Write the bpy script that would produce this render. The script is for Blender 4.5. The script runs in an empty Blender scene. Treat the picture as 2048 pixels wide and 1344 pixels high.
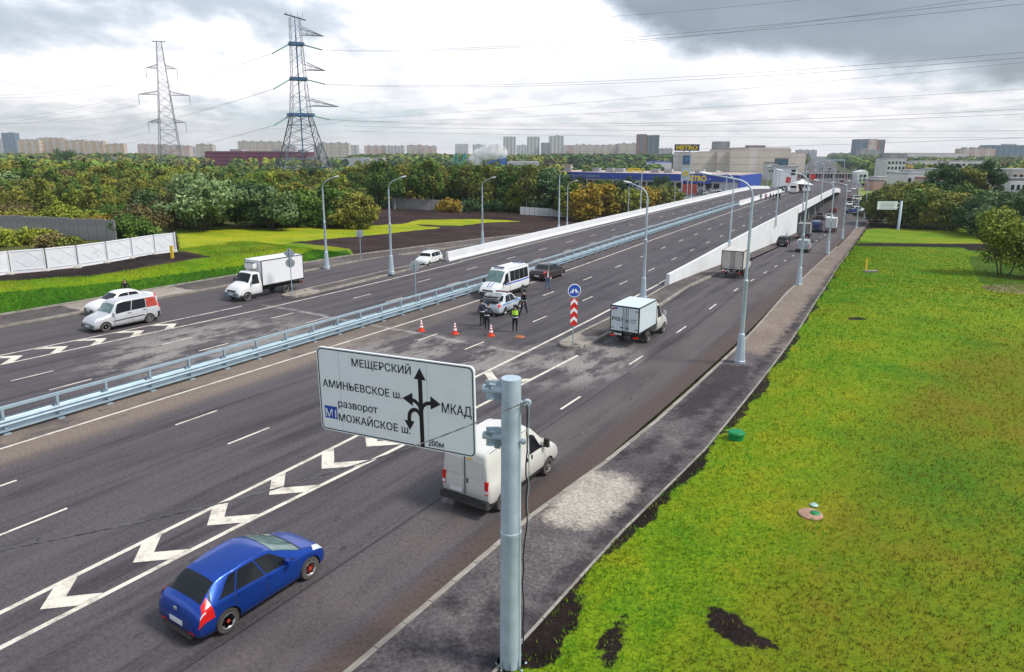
import bpy, bmesh, math, random
import numpy as np
from mathutils import Vector, Matrix
from bpy.app.handlers import persistent as _p
random.seed(7); np.random.seed(7)
sc = bpy.context.scene
COL = sc.collection
# ------------------------------------------------------------------ camera, sky, sun, exposure
FPX, CYP, ROLL, HC = 1365.0, 606.0, 0.003, 11.5
PITCH = math.atan((CYP - 303) / FPX)
cam = bpy.data.cameras.new('camera'); camo = bpy.data.objects.new('camera', cam); COL.objects.link(camo)
cam.sensor_width = 36; cam.sensor_fit = 'HORIZONTAL'; cam.lens = FPX / 2048 * 36
cam.shift_y = (CYP - 672) / 2048; cam.clip_start = 0.5; cam.clip_end = 30000
camo.location = (0, 0, HC)
camo.matrix_world = Matrix.Translation((0, 0, HC)) @ Matrix.Rotation(math.pi/2 - PITCH, 4, 'X') @ Matrix.Rotation(ROLL, 4, 'Z')
sc.camera = camo
sc.view_settings.view_transform = 'Standard'; sc.view_settings.look = 'None'
sc.view_settings.exposure = 1.38; sc.view_settings.gamma = 1.0; sc.view_settings.use_curve_mapping = False
sc.cycles.max_bounces = 5; sc.cycles.diffuse_bounces = 2; sc.cycles.glossy_bounces = 2
sc.cycles.transparent_max_bounces = 8; sc.cycles.volume_bounces = 3; sc.cycles.sample_clamp_indirect = 4

SUN_EL, SUN_AZ = math.radians(50), math.radians(105)          # azimuth measured from +Y towards +X
def nd(nt, t, **kw):
    n = nt.nodes.new(t)
    for k, v in kw.items():
        if k.startswith('i_'):
            n.inputs[k[2:].replace('_', ' ')].default_value = v
        else: setattr(n, k, v)
    return n
def build_world():
    w = bpy.data.worlds.new('World'); sc.world = w; w.use_nodes = True
    nt = w.node_tree; nt.nodes.clear(); L = nt.links.new
    out = nd(nt, 'ShaderNodeOutputWorld'); bg = nd(nt, 'ShaderNodeBackground'); L(bg.outputs[0], out.inputs[0])
    bg.inputs[1].default_value = 0.1
    sky = nd(nt, 'ShaderNodeTexSky', sky_type='NISHITA', sun_disc=False, sun_elevation=SUN_EL, sun_rotation=SUN_AZ)
    tc = nd(nt, 'ShaderNodeTexCoord'); sep = nd(nt, 'ShaderNodeSeparateXYZ'); L(tc.outputs['Generated'], sep.inputs[0])
    def math_(op, a, b=None, c=None, clamp=False):
        m = nd(nt, 'ShaderNodeMath', operation=op, use_clamp=clamp)
        for i, v in enumerate((a, b, c)):
            if v is None: continue
            if isinstance(v, (int, float)): m.inputs[i].default_value = v
            else: L(v, m.inputs[i])
        return m.outputs[0]
    zc = math_('MAXIMUM', sep.outputs[2], 0.0)
    den = math_('ADD', zc, 0.11)
    cx = math_('DIVIDE', sep.outputs[0], den); cy = math_('DIVIDE', sep.outputs[1], den)
    comb = nd(nt, 'ShaderNodeCombineXYZ'); L(cx, comb.inputs[0]); L(cy, comb.inputs[1])
    def noise(scale, detail, rough, dist, off=(0, 0, 0), src=None):
        mp = nd(nt, 'ShaderNodeMapping'); mp.inputs['Location'].default_value = off
        L(src or comb.outputs[0], mp.inputs['Vector'])
        n = nd(nt, 'ShaderNodeTexNoise'); L(mp.outputs[0], n.inputs['Vector'])
        n.inputs['Scale'].default_value = scale; n.inputs['Detail'].default_value = detail
        n.inputs['Roughness'].default_value = rough; n.inputs['Distortion'].default_value = dist
        return n.outputs['Fac']
    def mr(v, a, b, c, d, smooth=True):
        m = nd(nt, 'ShaderNodeMapRange', interpolation_type='SMOOTHSTEP' if smooth else 'LINEAR')
        L(v, m.inputs[0])
        for i, q in enumerate((a, b, c, d)): m.inputs[1+i].default_value = q
        return m.outputs[0]
    def blob(cxv, cyv, rx, ry):      # soft mask round a spot of the cloud deck
        a = math_('DIVIDE', math_('SUBTRACT', cx, cxv), rx); b = math_('DIVIDE', math_('SUBTRACT', cy, cyv), ry)
        d = math_('ADD', math_('MULTIPLY', a, a), math_('MULTIPLY', b, b))
        return math_('DIVIDE', 1.0, math_('ADD', 1.0, d))
    n1 = noise(0.55, 8, 0.55, 0.3, (3.1, 1.7, 0)); n2 = noise(1.7, 7, 0.6, 0.5, (7.3, 2.2, 0)); n3 = noise(0.22, 3, 0.5, 0.0, (0.4, 9.1, 0))
    az = math_('ARCTAN2', sep.outputs[0], sep.outputs[1]); el = sep.outputs[2]
    n1 = noise(0.9, 8, 0.56, 0.3, (3.1, 1.7, 0)); n2 = noise(2.6, 7, 0.6, 0.4, (7.3, 2.2, 0)); n3 = noise(0.45, 3, 0.5, 0.0, (0.4, 9.1, 0))
    cp = nd(nt, 'ShaderNodeCombineXYZ'); L(az, cp.inputs[0]); L(math_('MULTIPLY', el, 2.2), cp.inputs[1])
    n5 = noise(5.0, 7, 0.55, 0.2, (2.7, 0.3, 0), cp.outputs[0]); n6 = noise(14.0, 6, 0.6, 0.2, (5.1, 0.9, 0), cp.outputs[0])
    wob = math_('ADD', math_('MULTIPLY', math_('SUBTRACT', n5, 0.5), 0.11), math_('MULTIPLY', math_('SUBTRACT', n6, 0.5), 0.030))
    # ragged lower edge of the dark cloud bank that covers the right of the sky
    ln = nd(nt, 'ShaderNodeValToRGB'); e0 = ln.color_ramp; e0.interpolation = 'B_SPLINE'
    def g1(v): return (v, v, v, 1)
    e0.elements[0].position = 0.50; e0.elements[0].color = g1(0.66); e0.elements[1].position = 0.80; e0.elements[1].color = g1(0.12)
    for p_, v_ in ((0.54, .38), (0.58, .30), (0.62, .25), (0.66, .20), (0.72, .155)):
        q = e0.elements.new(p_); q.color = g1(v_)
    L(math_('ADD', math_('MULTIPLY', az, 0.5), 0.5), ln.inputs[0])
    edge = math_('ADD', math_('SUBTRACT', el, math_('MULTIPLY', ln.outputs[0], 0.5)), wob)
    dark = mr(edge, -0.006, 0.040, 0.0, 1.0)
    vary = math_('ADD', math_('MULTIPLY', n5, 0.35), math_('MULTIPLY', n1, 0.25))
    gd = math_('MULTIPLY', dark, math_('ADD', 0.56, vary))
    # soft grey mottling towards the left and low streaks
    lft = mr(az, -0.06, -0.34, 0.0, 1.0)
    gl = math_('MULTIPLY', math_('ADD', lft, 0.12), math_('MULTIPLY', mr(n5, 0.38, 0.64, 0.0, 1.0), 0.38))
    lowb = math_('MULTIPLY', mr(el, 0.11, 0.05, 0.0, 1.0), math_('MULTIPLY', mr(n2, 0.44, 0.62, 0.0, 1.0), 0.20))
    hi = math_('MULTIPLY', mr(n5, 0.42, 0.60, 0.0, 1.0), 0.13)
    g = math_('MAXIMUM', gd, math_('ADD', math_('ADD', gl, hi), lowb))
    rmp = nd(nt, 'ShaderNodeValToRGB'); cr = rmp.color_ramp
    cr.elements[0].position = 0.0; cr.elements[0].color = (4.0, 3.86, 3.98, 1)
    cr.elements[1].position = 1.0; cr.elements[1].color = (.55, .63, .74, 1)
    for p_, c_ in ((0.16, (3.2, 3.12, 3.25, 1)), (0.34, (2.3, 2.4, 2.6, 1)), (0.55, (1.55, 1.7, 1.9, 1)), (0.80, (.95, 1.07, 1.22, 1))):
        e = cr.elements.new(p_); e.color = c_
    L(g, rmp.inputs[0])
    hz = mr(el, 0.03, 0.10, 1.0, 0.0)
    br = math_('MULTIPLY', mr(n3, 0.47, 0.60, 0.0, 0.40), hz)
    mix = nd(nt, 'ShaderNodeMixRGB'); L(br, mix.inputs[0]); L(rmp.outputs[0], mix.inputs[1]); mix.inputs[2].default_value = (1.5, 2.2, 2.6, 1)
    hb = mr(el, 0.0, 0.07, 0.6, 0.0)
    mix2 = nd(nt, 'ShaderNodeMixRGB'); L(hb, mix2.inputs[0]); L(mix.outputs[0], mix2.inputs[1]); mix2.inputs[2].default_value = (3.5, 3.45, 3.5, 1)
    # clouds over the physical sky
    mix3 = nd(nt, 'ShaderNodeMixRGB'); mix3.inputs[0].default_value = 0.93
    L(sky.outputs[0], mix3.inputs[1]); L(mix2.outputs[0], mix3.inputs[2])
    cie = nd(nt, 'ShaderNodeVectorMath', operation='SCALE'); L(mix3.outputs[0], cie.inputs[0]); L(math_('ADD', 1.0, math_('MULTIPLY', zc, 2.2)), cie.inputs['Scale'])   # overcast sky: three times brighter at the zenith
    L(cie.outputs[0], bg.inputs[0])
build_world()
sd = bpy.data.lights.new('sun', 'SUN'); sd.energy = 1.5; sd.angle = math.radians(14); sd.color = (1.0, 0.96, 0.9)
so = bpy.data.objects.new('sun', sd); COL.objects.link(so)
so.rotation_euler = (math.pi/2 - SUN_EL, 0, math.pi - SUN_AZ)
so.rotation_euler = Vector((-math.sin(SUN_AZ)*math.cos(SUN_EL), -math.cos(SUN_AZ)*math.cos(SUN_EL), -math.sin(SUN_EL))).to_track_quat('-Z', 'Y').to_euler()
# ------------------------------------------------------------------ survey: road frame (s along, t to the right), heights
YAW = math.radians(32.4817); CA, SA = math.cos(YAW), math.sin(YAW)
def interp(x, tab):
    return float(np.interp(x, [a for a, b in tab], [b for a, b in tab]))
def smoothtab(tab, step=1.0, w=9):
    xs = np.arange(tab[0][0], tab[-1][0] + step, step); ys = np.interp(xs, [a for a, b in tab], [b for a, b in tab])
    k = np.ones(w) / w; yp = np.pad(ys, w//2, mode='edge'); ys = np.convolve(yp, k, 'valid')[:len(xs)]
    return list(zip(xs, ys))
_CD = smoothtab([(-60, 0), (33, 0), (43, -.12), (50, -.38), (60, -.85), (70, -1.5), (82, -2.35), (100, -3.5), (115, -4.4), (148, -6.4), (186, -8.4), (222, -10.6), (290, -17), (408, -31), (544, -52), (731, -84), (1079, -138), (1600, -216), (2600, -380)])
_ZR = smoothtab([(-60, 0), (58, 0), (70, -.7), (85, -1.6), (100, -2.4), (120, -3.4), (150, -4.6), (180, -5.3), (250, -5.8), (400, -6), (6000, -6)][:-1] + [(1000, -6)])
_ZL = smoothtab([(-60, 0), (52, 0), (77, -1), (100, -2.2), (140, -4), (200, -5.4), (300, -6), (1000, -6)])
_ZD = smoothtab([(-60, 0), (205, 0), (235, -.3), (270, -1.8), (330, -5.2), (360, -6), (1000, -6)])
def _fast(tab):
    xs = np.array([a for a, b in tab]); ys = np.array([b for a, b in tab])
    return lambda v: np.interp(v, xs, ys)
cdv, zrv, zlv, zdv = map(_fast, (_CD, _ZR, _ZL, _ZD))
def cd(s): return float(cdv(s))
def zr(s): return float(zrv(s))
def zl(s): return float(zlv(s))
def zd(s): return float(zdv(s))
def XY(s, tp):
    t = tp + cdv(s)
    return s*SA + t*CA, s*CA - t*SA
def ST(x, y):
    s = x*SA + y*CA; t = x*CA - y*SA
    return s, t - cdv(s)
def sst(a, b, v):
    u = np.clip((v - a) / (b - a), 0, 1); return u*u*(3 - 2*u)
def Tv(s, tp):
    s = np.asarray(s, float); tp = np.asarray(tp, float)
    right = zrv(s) + 0.22*sst(-6.8, -2.5, tp)*(1 - sst(60, 90, s)) * sst(-30, 0, s)
    left = zlv(s)*(1 - 0.45*sst(-58, -110, tp)*(1 - sst(150, 260, s)))
    bank = 1.25*sst(-55.9, -58.6, tp)*(1 - sst(48, 56, s))
    left = left + bank
    return np.where(tp > -19.6, right, np.where(tp < -44.2, left, np.where(s < 58, 0.0, np.minimum(zrv(s), zlv(s)))))
def T(x, y):
    s, tp = ST(x, y); return float(Tv(s, tp))
def ray(px, py):
    u = (px - 1024)/FPX; v = -(py - CYP)/FPX
    c, s_ = math.cos(ROLL), math.sin(ROLL); u, v = u*c - v*s_, u*s_ + v*c
    cp, sp = math.cos(PITCH), math.sin(PITCH)
    return Vector((u, cp + v*sp, -sp + v*cp))
def at(px, py, z=None):
    """where the line of sight through a point of the photograph meets the surveyed ground (or height z)"""
    d = ray(px, py)
    if z is not None:
        k = (z - HC)/d.z; return Vector((d.x*k, d.y*k, z))
    k = 8.0; last = k
    while k < 4000:
        x, y, zz = d.x*k, d.y*k, HC + d.z*k
        if zz < T(x, y): break
        last = k; k *= 1.02
    a, b = last, k
    for _ in range(30):
        m = (a + b)/2
        if HC + d.z*m < T(d.x*m, d.y*m): b = m
        else: a = m
    return Vector((d.x*b, d.y*b, HC + d.z*b))
def atd(px, py, dist):
    """point on the line of sight at a given forward distance"""
    d = ray(px, py); k = dist/d.y; return Vector((d.x*k, d.y*k, HC + d.z*k))
def stp(px, py, z=None):
    p = at(px, py, z); s, tp = ST(p.x, p.y); return float(s), float(tp)
def heading(s):   # rotation about z that turns local +X onto the road direction at s
    d = (cd(s+1) - cd(s-1))/2
    dx = SA + d*CA; dy = CA - d*SA
    return math.atan2(dy, dx)
# ------------------------------------------------------------------ materials
MATS = {}
def mat(name, col, rough=0.6, metal=0.0, var=0.12, scale=3.0, bump=0.0, bscale=30.0, emit=0.0, coat=0.0, spec=0.5, objvar=0.0, dirt=None):
    if name in MATS: return MATS[name]
    m = bpy.data.materials.new(name); m.use_nodes = True; nt = m.node_tree; L = nt.links.new
    b = nt.nodes['Principled BSDF']; b.inputs['Roughness'].default_value = rough; b.inputs['Metallic'].default_value = metal
    b.inputs['Specular IOR Level'].default_value = spec
    if coat: b.inputs['Coat Weight'].default_value = coat; b.inputs['Coat Roughness'].default_value = 0.05
    tc = nd(nt, 'ShaderNodeTexCoord')
    n = nd(nt, 'ShaderNodeTexNoise'); n.inputs['Scale'].default_value = scale; n.inputs['Detail'].default_value = 5
    L(tc.outputs['Object'], n.inputs['Vector'])
    mrn = nd(nt, 'ShaderNodeMapRange'); L(n.outputs['Fac'], mrn.inputs[0])
    mrn.inputs[1].default_value = .3; mrn.inputs[2].default_value = .7; mrn.inputs[3].default_value = 1 - var; mrn.inputs[4].default_value = 1 + var
    mx = nd(nt, 'ShaderNodeMixRGB', blend_type='MULTIPLY'); mx.inputs[0].default_value = 1; mx.inputs[1].default_value = (*col, 1)
    L(mrn.outputs[0], mx.inputs[2]); res = mx.outputs[0]
    if objvar:
        oi = nd(nt, 'ShaderNodeObjectInfo'); hs = nd(nt, 'ShaderNodeHueSaturation')
        m1 = nd(nt, 'ShaderNodeMapRange'); L(oi.outputs['Random'], m1.inputs[0]); m1.inputs[3].default_value = 1-objvar; m1.inputs[4].default_value = 1+objvar
        L(m1.outputs[0], hs.inputs['Value']); L(res, hs.inputs['Color']); res = hs.outputs[0]
    if dirt:   # road grime rising from the sills: (colour, height)
        gp = nd(nt, 'ShaderNodeSeparateXYZ'); L(tc.outputs['Object'], gp.inputs[0])
        m2 = nd(nt, 'ShaderNodeMapRange'); L(gp.outputs[2], m2.inputs[0]); m2.inputs[1].default_value = 0.1; m2.inputs[2].default_value = dirt[1]
        m2.inputs[3].default_value = 0.75; m2.inputs[4].default_value = 0.0
        n5 = nd(nt, 'ShaderNodeTexNoise'); n5.inputs['Scale'].default_value = 2.5; n5.inputs['Detail'].default_value = 6; L(tc.outputs['Object'], n5.inputs['Vector'])
        m3 = nd(nt, 'ShaderNodeMath', operation='MULTIPLY', use_clamp=True); L(m2.outputs[0], m3.inputs[0]); L(n5.outputs['Fac'], m3.inputs[1])
        m4 = nd(nt, 'ShaderNodeMath', operation='MULTIPLY', use_clamp=True); L(m3.outputs[0], m4.inputs[0]); m4.inputs[1].default_value = 1.7
        m5 = nd(nt, 'ShaderNodeMixRGB'); L(m4.outputs[0], m5.inputs[0]); L(res, m5.inputs[1]); m5.inputs[2].default_value = (*dirt[0], 1); res = m5.outputs[0]
        r1 = nd(nt, 'ShaderNodeMapRange'); L(m4.outputs[0], r1.inputs[0]); r1.inputs[3].default_value = rough; r1.inputs[4].default_value = 0.8; L(r1.outputs[0], b.inputs['Roughness'])
    L(res, b.inputs['Base Color'])
    if emit: L(res, b.inputs['Emission Color']); b.inputs['Emission Strength'].default_value = emit
    if bump:
        n2 = nd(nt, 'ShaderNodeTexNoise'); n2.inputs['Scale'].default_value = bscale; n2.inputs['Detail'].default_value = 4; L(tc.outputs['Object'], n2.inputs['Vector'])
        bp = nd(nt, 'ShaderNodeBump'); bp.inputs['Strength'].default_value = bump; bp.inputs['Distance'].default_value = .02
        L(n2.outputs['Fac'], bp.inputs['Height']); L(bp.outputs[0], b.inputs['Normal'])
    MATS[name] = m; return m
DIRT = (0.10, 0.085, 0.07)
# ------------------------------------------------------------------ mesh builder and scene tree helpers
class MB:
    def __init__(s): s.v = []; s.f = []; s.m = []; s.sm = []
    def add(s, vs, fs, mi=0, smooth=False):
        o = len(s.v); s.v += [tuple(p) for p in vs]; s.f += [tuple(i + o for i in f) for f in fs]
        s.m += [mi]*len(fs); s.sm += [smooth]*len(fs)
    def box(s, c, d, mi=0, rz=0.0, tap=1.0, bev=0.0):
        x, y, z = d[0]/2, d[1]/2, d[2]/2
        vs = []
        for sz, k in ((-1, 1.0), (1, tap)):
            for sx, sy in ((-1, -1), (1, -1), (1, 1), (-1, 1)):
                px, py = sx*x*k, sy*y*k
                vs.append((c[0] + px*math.cos(rz) - py*math.sin(rz), c[1] + px*math.sin(rz) + py*math.cos(rz), c[2] + sz*z))
        s.add(vs, [(3, 2, 1, 0), (4, 5, 6, 7), (0, 1, 5, 4), (1, 2, 6, 5), (2, 3, 7, 6), (3, 0, 4, 7)], mi)
    def tube(s, pts, r, n=8, mi=0, cap=True, smooth=True):
        pts = [Vector(p) for p in pts]; rs = r if isinstance(r, (list, tuple)) else [r]*len(pts)
        vs = []; fs = []; up = None
        for i, p in enumerate(pts):
            d = (pts[min(i+1, len(pts)-1)] - pts[max(i-1, 0)]).normalized()
            if up is None: up = Vector((0, 0, 1)) if abs(d.z) < .9 else Vector((1, 0, 0))
            a = d.cross(up).normalized(); b = a.cross(d).normalized()
            for k in range(n):
                t = 2*math.pi*k/n; vs.append(p + a*math.cos(t)*rs[i] + b*math.sin(t)*rs[i])
            if i:
                for k in range(n):
                    o = (i-1)*n; fs.append((o+k, o+(k+1) % n, o+n+(k+1) % n, o+n+k))
        s.add(vs, fs, mi, smooth)
        if cap:
            o = (len(pts)-1)*n; s.add([vs[k] for k in range(n)], [tuple(range(n))], mi); s.add([vs[o+k] for k in range(n)], [tuple(range(n-1, -1, -1))], mi)
    def bar(s, a, b, w, h=None, mi=0):
        a, b = Vector(a), Vector(b); h = h or w; d = (b-a).normalized()
        u = Vector((0, 0, 1)) if abs(d.z) < .95 else Vector((1, 0, 0)); x = d.cross(u).normalized(); y = x.cross(d).normalized()
        vs = []
        for p in (a, b):
            for sx, sy in ((-1, -1), (1, -1), (1, 1), (-1, 1)): vs.append(p + x*sx*w/2 + y*sy*h/2)
        s.add(vs, [(3, 2, 1, 0), (4, 5, 6, 7), (0, 1, 5, 4), (1, 2, 6, 5), (2, 3, 7, 6), (3, 0, 4, 7)], mi)
    def lathe(s, prof, c=(0, 0, 0), n=16, axis='z', mi=0, smooth=True, mis=None):
        vs = []; k = len(prof)
        for j in range(n):
            t = 2*math.pi*j/n
            for r, h in prof:
                if axis == 'z': vs.append((c[0] + r*math.cos(t), c[1] + r*math.sin(t), c[2] + h))
                else: vs.append((c[0] + r*math.cos(t), c[1] + h, c[2] + r*math.sin(t)))
        for i in range(k-1):
            fs = []
            for j in range(n):
                a = j*k + i; b = ((j+1) % n)*k + i
                fs.append((a, b, b+1, a+1) if axis == 'z' else (a, a+1, b+1, b))
            if i == 0: base = len(s.v); s.v += [tuple(p) for p in vs]
            s.f += [tuple(q + base for q in f) for f in fs]; s.m += [mis[i] if mis else mi]*len(fs); s.sm += [smooth]*len(fs)
    def prism(s, poly, z0, z1, mi=0):
        n = len(poly); vs = [(*p, z0) for p in poly] + [(*p, z1) for p in poly]
        fs = [tuple(range(n-1, -1, -1)), tuple(range(n, 2*n))] + [(i, (i+1) % n, n+(i+1) % n, n+i) for i in range(n)]
        s.add(vs, fs, mi)
    def xform(s, M, i0=0):
        for i in range(i0, len(s.v)): s.v[i] = tuple(M @ Vector(s.v[i]))
    def mesh(s, name, mats, sharp=None):
        me = bpy.data.meshes.new(name); me.from_pydata(s.v, [], s.f)
        for m in (mats if isinstance(mats, (list, tuple)) else [mats]): me.materials.append(m)
        me.polygons.foreach_set('material_index', s.m); me.polygons.foreach_set('use_smooth', s.sm); me.update()
        if sharp: sharpen(me, sharp)
        return me
    def build(s, name, mats, parent=None, loc=None, rz=0, sharp=None):
        return link(name, s.mesh(name, mats, sharp), parent, loc, rz)
def sharpen(me, deg):
    bm = bmesh.new(); bm.from_mesh(me); bmesh.ops.recalc_face_normals(bm, faces=bm.faces)
    for f in bm.faces: f.smooth = True
    for e in bm.edges:
        e.smooth = not (len(e.link_faces) != 2 or e.calc_face_angle(0) > math.radians(deg) or e.link_faces[0].material_index != e.link_faces[1].material_index)
    bm.to_mesh(me); bm.free()
def link(name, me, parent=None, loc=None, rz=0):
    o = bpy.data.objects.new(name, me); COL.objects.link(o); o.parent = parent
    if loc is not None: o.location = loc
    if rz: o.rotation_euler = (0, 0, rz)
    return o
def tag(o, label, cat, group=None, kind=None):
    if label: o['label'] = label
    if cat: o['category'] = cat
    if group: o['group'] = group
    if kind: o['kind'] = kind
    return o
def thing(name, label, cat, loc=(0, 0, 0), rz=0, group=None):
    return tag(link(name, None, None, loc, rz), label, cat, group)
def struct(o): o['kind'] = 'structure'; return o
def stuff(o): o['kind'] = 'stuff'; return o
def copy_tree(o, parent=None, loc=None, rz=None, label=None, scale=None):
    c = o.copy(); COL.objects.link(c); c.parent = parent
    if loc is not None: c.location = loc
    if rz is not None: c.rotation_euler = (0, 0, rz)
    if label: c['label'] = label
    if scale is not None: c.scale = scale if hasattr(scale, '__len__') else (scale,)*3
    for ch in o.children: copy_tree(ch, c)
    return c
def npmesh(name, v, quads, mats, mi=None, smooth=False, attrs=None):
    me = bpy.data.meshes.new(name); v = np.asarray(v, np.float32); quads = np.asarray(quads, np.int32); k = quads.shape[1]
    me.vertices.add(len(v)); me.vertices.foreach_set('co', v.ravel())
    me.loops.add(quads.size); me.loops.foreach_set('vertex_index', quads.ravel())
    me.polygons.add(len(quads)); me.polygons.foreach_set('loop_start', np.arange(0, quads.size, k, dtype=np.int32))
    for m in (mats if isinstance(mats, (list, tuple)) else [mats]): me.materials.append(m)
    if mi is not None: me.polygons.foreach_set('material_index', np.asarray(mi, np.int32))
    me.polygons.foreach_set('use_smooth', np.full(len(quads), smooth))
    for nme, arr in (attrs or {}).items():
        a = me.attributes.new(nme, 'FLOAT', 'POINT'); a.data.foreach_set('value', np.asarray(arr, np.float32).ravel())
    me.update(calc_edges=True); return me
def grid_mesh(name, P, mats, uv=None, attrs=None, smooth=True):
    """P: (n, m, 3) array of points"""
    n, m = P.shape[:2]; idx = np.arange(n*m).reshape(n, m)
    q = np.stack([idx[:-1, :-1], idx[:-1, 1:], idx[1:, 1:], idx[1:, :-1]], -1).reshape(-1, 4)
    me = npmesh(name, P.reshape(-1, 3), q, mats, smooth=smooth, attrs=attrs)
    if uv is not None:
        l = me.uv_layers.new(name='st'); l.data.foreach_set('uv', np.asarray(uv, np.float32).reshape(-1, 2)[q.ravel()].ravel())
    return me
# ------------------------------------------------------------------ ground materials
def road_mat():
    m = bpy.data.materials.new('asphalt'); m.use_nodes = True; nt = m.node_tree; L = nt.links.new; b = nt.nodes['Principled BSDF']
    uv = nd(nt, 'ShaderNodeUVMap', uv_map='st'); sep = nd(nt, 'ShaderNodeSeparateXYZ'); L(uv.outputs[0], sep.inputs[0]); t, s = sep.outputs[0], sep.outputs[1]
    def M(op, a, b_=None, c=None, clamp=False):
        n = nd(nt, 'ShaderNodeMath', operation=op, use_clamp=clamp)
        for i, v in enumerate((a, b_, c)):
            if v is None: continue
            if isinstance(v, (int, float)): n.inputs[i].default_value = v
            else: L(v, n.inputs[i])
        return n.outputs[0]
    def mr(v, a, b_, c, d):
        n = nd(nt, 'ShaderNodeMapRange', interpolation_type='SMOOTHSTEP'); L(v, n.inputs[0])
        for i, q in enumerate((a, b_, c, d)): n.inputs[1+i].default_value = q
        return n.outputs[0]
    def noise(scale, st=(1, 1, 1), detail=5, rough=.6, off=(0, 0, 0)):
        mp = nd(nt, 'ShaderNodeMapping'); mp.inputs['Scale'].default_value = st; mp.inputs['Location'].default_value = off; L(uv.outputs[0], mp.inputs[0])
        n = nd(nt, 'ShaderNodeTexNoise'); n.inputs['Scale'].default_value = scale; n.inputs['Detail'].default_value = detail; n.inputs['Roughness'].default_value = rough
        L(mp.outputs[0], n.inputs['Vector']); return n.outputs['Fac']
    def band(c, w, soft):   # 1 inside |t-c|<w
        return mr(M('ABSOLUTE', M('SUBTRACT', t, c)), w, w+soft, 1, 0)
    def spot(ct, cs, rt, rs):
        a = M('DIVIDE', M('SUBTRACT', t, ct), rt); q = M('DIVIDE', M('SUBTRACT', s, cs), rs)
        return mr(M('ADD', M('MULTIPLY', a, a), M('MULTIPLY', q, q)), 0.2, 1.3, 1, 0)
    fine = noise(9, detail=6, rough=.9); grit = noise(70, detail=2, rough=.9); streak = noise(1.0, (1.6, .07, 1), 7, .68); patch = noise(.3, (1, .3, 1), 9, .72, (5, 2, 0))
    streak2 = noise(1.0, (4.5, .12, 1), 5, .7, (9, 4, 0)); cloud = noise(.55, (1, .35, 1), 7, .7, (2, 8, 0))
    dust = noise(.5, (1, .45, 1), 9, .74, (12, 3, 0))
    def mixc(f, a, c, typ='MIX'):
        n = nd(nt, 'ShaderNodeMixRGB', blend_type=typ)
        if isinstance(f, (int, float)): n.inputs[0].default_value = f
        else: L(f, n.inputs[0])
        if isinstance(a, tuple): n.inputs[1].default_value = (*a, 1)
        else: L(a, n.inputs[1])
        if isinstance(c, tuple): n.inputs[2].default_value = (*c, 1)
        else: L(c, n.inputs[2])
        return n.outputs[0]
    col = mixc(mr(streak, .36, .62, 0, 1), (.036, .031, .035), (.084, .073, .079))
    col = mixc(mr(patch, .42, .6, 0, .55), col, (.088, .078, .080))
    col = mixc(mr(streak2, .5, .72, 0, .45), col, (.042, .039, .043))
    # wheel tracks: lanes are 3.5 m wide
    lane = M('PINGPONG', M('ADD', t, 20.4), 0.875)
    col = mixc(M('MULTIPLY', mr(lane, .35, .8, 0, 1), mr(cloud, .35, .6, .15, .45)), col, (.094, .083, .084))
    # sand and dried mud: beside the median rail, in the right gutter, round the construction joint
    med = band(-31.1, 1.3, 2.0); gut = band(-10.4, .35, .55); lg = band(-52.0, .2, .9)
    j1 = spot(-23.5, 29.5, 7.5, 4.5); j2 = spot(-37.5, 24.0, 5.5, 8.0); j3 = spot(-17.0, 33.0, 4, 5.5)
    md = M('MULTIPLY', med, mr(s, 50, 20, 0.15, 1.15))
    dm = M('MULTIPLY', md, mr(dust, .34, .52, .2, 1), clamp=True)
    col = mixc(M('MULTIPLY', dm, .82), col, (.21, .165, .13))
    sp = M('MAXIMUM', j1, M('MAXIMUM', j2, j3)); sp = M('MULTIPLY', sp, mr(dust, .44, .56, 0, 1.0), clamp=True)
    col = mixc(M('MULTIPLY', sp, .8), col, (.27, .25, .225))
    wet = M('MULTIPLY', mr(s, 26, 34, 0, 1), M('MULTIPLY', band(-25, 5.0, 3), mr(noise(1.1, (1.5, .3, 1), 9, .78, (3, 3, 0)), .44, .60, .0, .45)))
    col = mixc(wet, col, (.032, .031, .034))
    col = mixc(M('MULTIPLY', gut, .85), col, (.075, .052, .043)); col = mixc(M('MULTIPLY', lg, .6), col, (.10, .085, .07))
    # brownish tyre-dried strips in the right-hand lane
    col = mixc(M('MULTIPLY', band(-12.3, .5, .9), mr(dust, .35, .6, .15, .75)), col, (.105, .088, .080))
    jt = M('ABSOLUTE', M('SUBTRACT', s, M('ADD', 32.1, M('MULTIPLY', noise(.25, (1, .01, 1), 2, .5, (8, 1, 0)), 1.2)))); jm = M('MULTIPLY', mr(jt, .05, .35, 1, 0), mr(dust, .40, .56, .1, 1))
    col = mixc(M('MULTIPLY', M('MULTIPLY', jm, mr(M('ABSOLUTE', M('SUBTRACT', t, -31)), 12, 13, 1, 0)), .75), col, (.30, .285, .26))
    vo = nd(nt, 'ShaderNodeTexVoronoi', feature='DISTANCE_TO_EDGE'); vm = nd(nt, 'ShaderNodeMapping'); vm.inputs['Scale'].default_value = (.22, .06, 1); L(uv.outputs[0], vm.inputs[0]); vn = nd(nt, 'ShaderNodeVectorMath', operation='ADD'); L(vm.outputs[0], vn.inputs[0])
    nn = nd(nt, 'ShaderNodeTexNoise'); nn.inputs['Scale'].default_value = 1.6; nn.inputs['Detail'].default_value = 4; L(vm.outputs[0], nn.inputs['Vector']); L(nn.outputs['Color'], vn.inputs[1]); L(vn.outputs[0], vo.inputs['Vector'])
    col = mixc(M('MULTIPLY', mr(vo.outputs['Distance'], .002, .006, 1, 0), mr(patch, .45, .6, 0, .55)), col, (.022, .020, .022))
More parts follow.
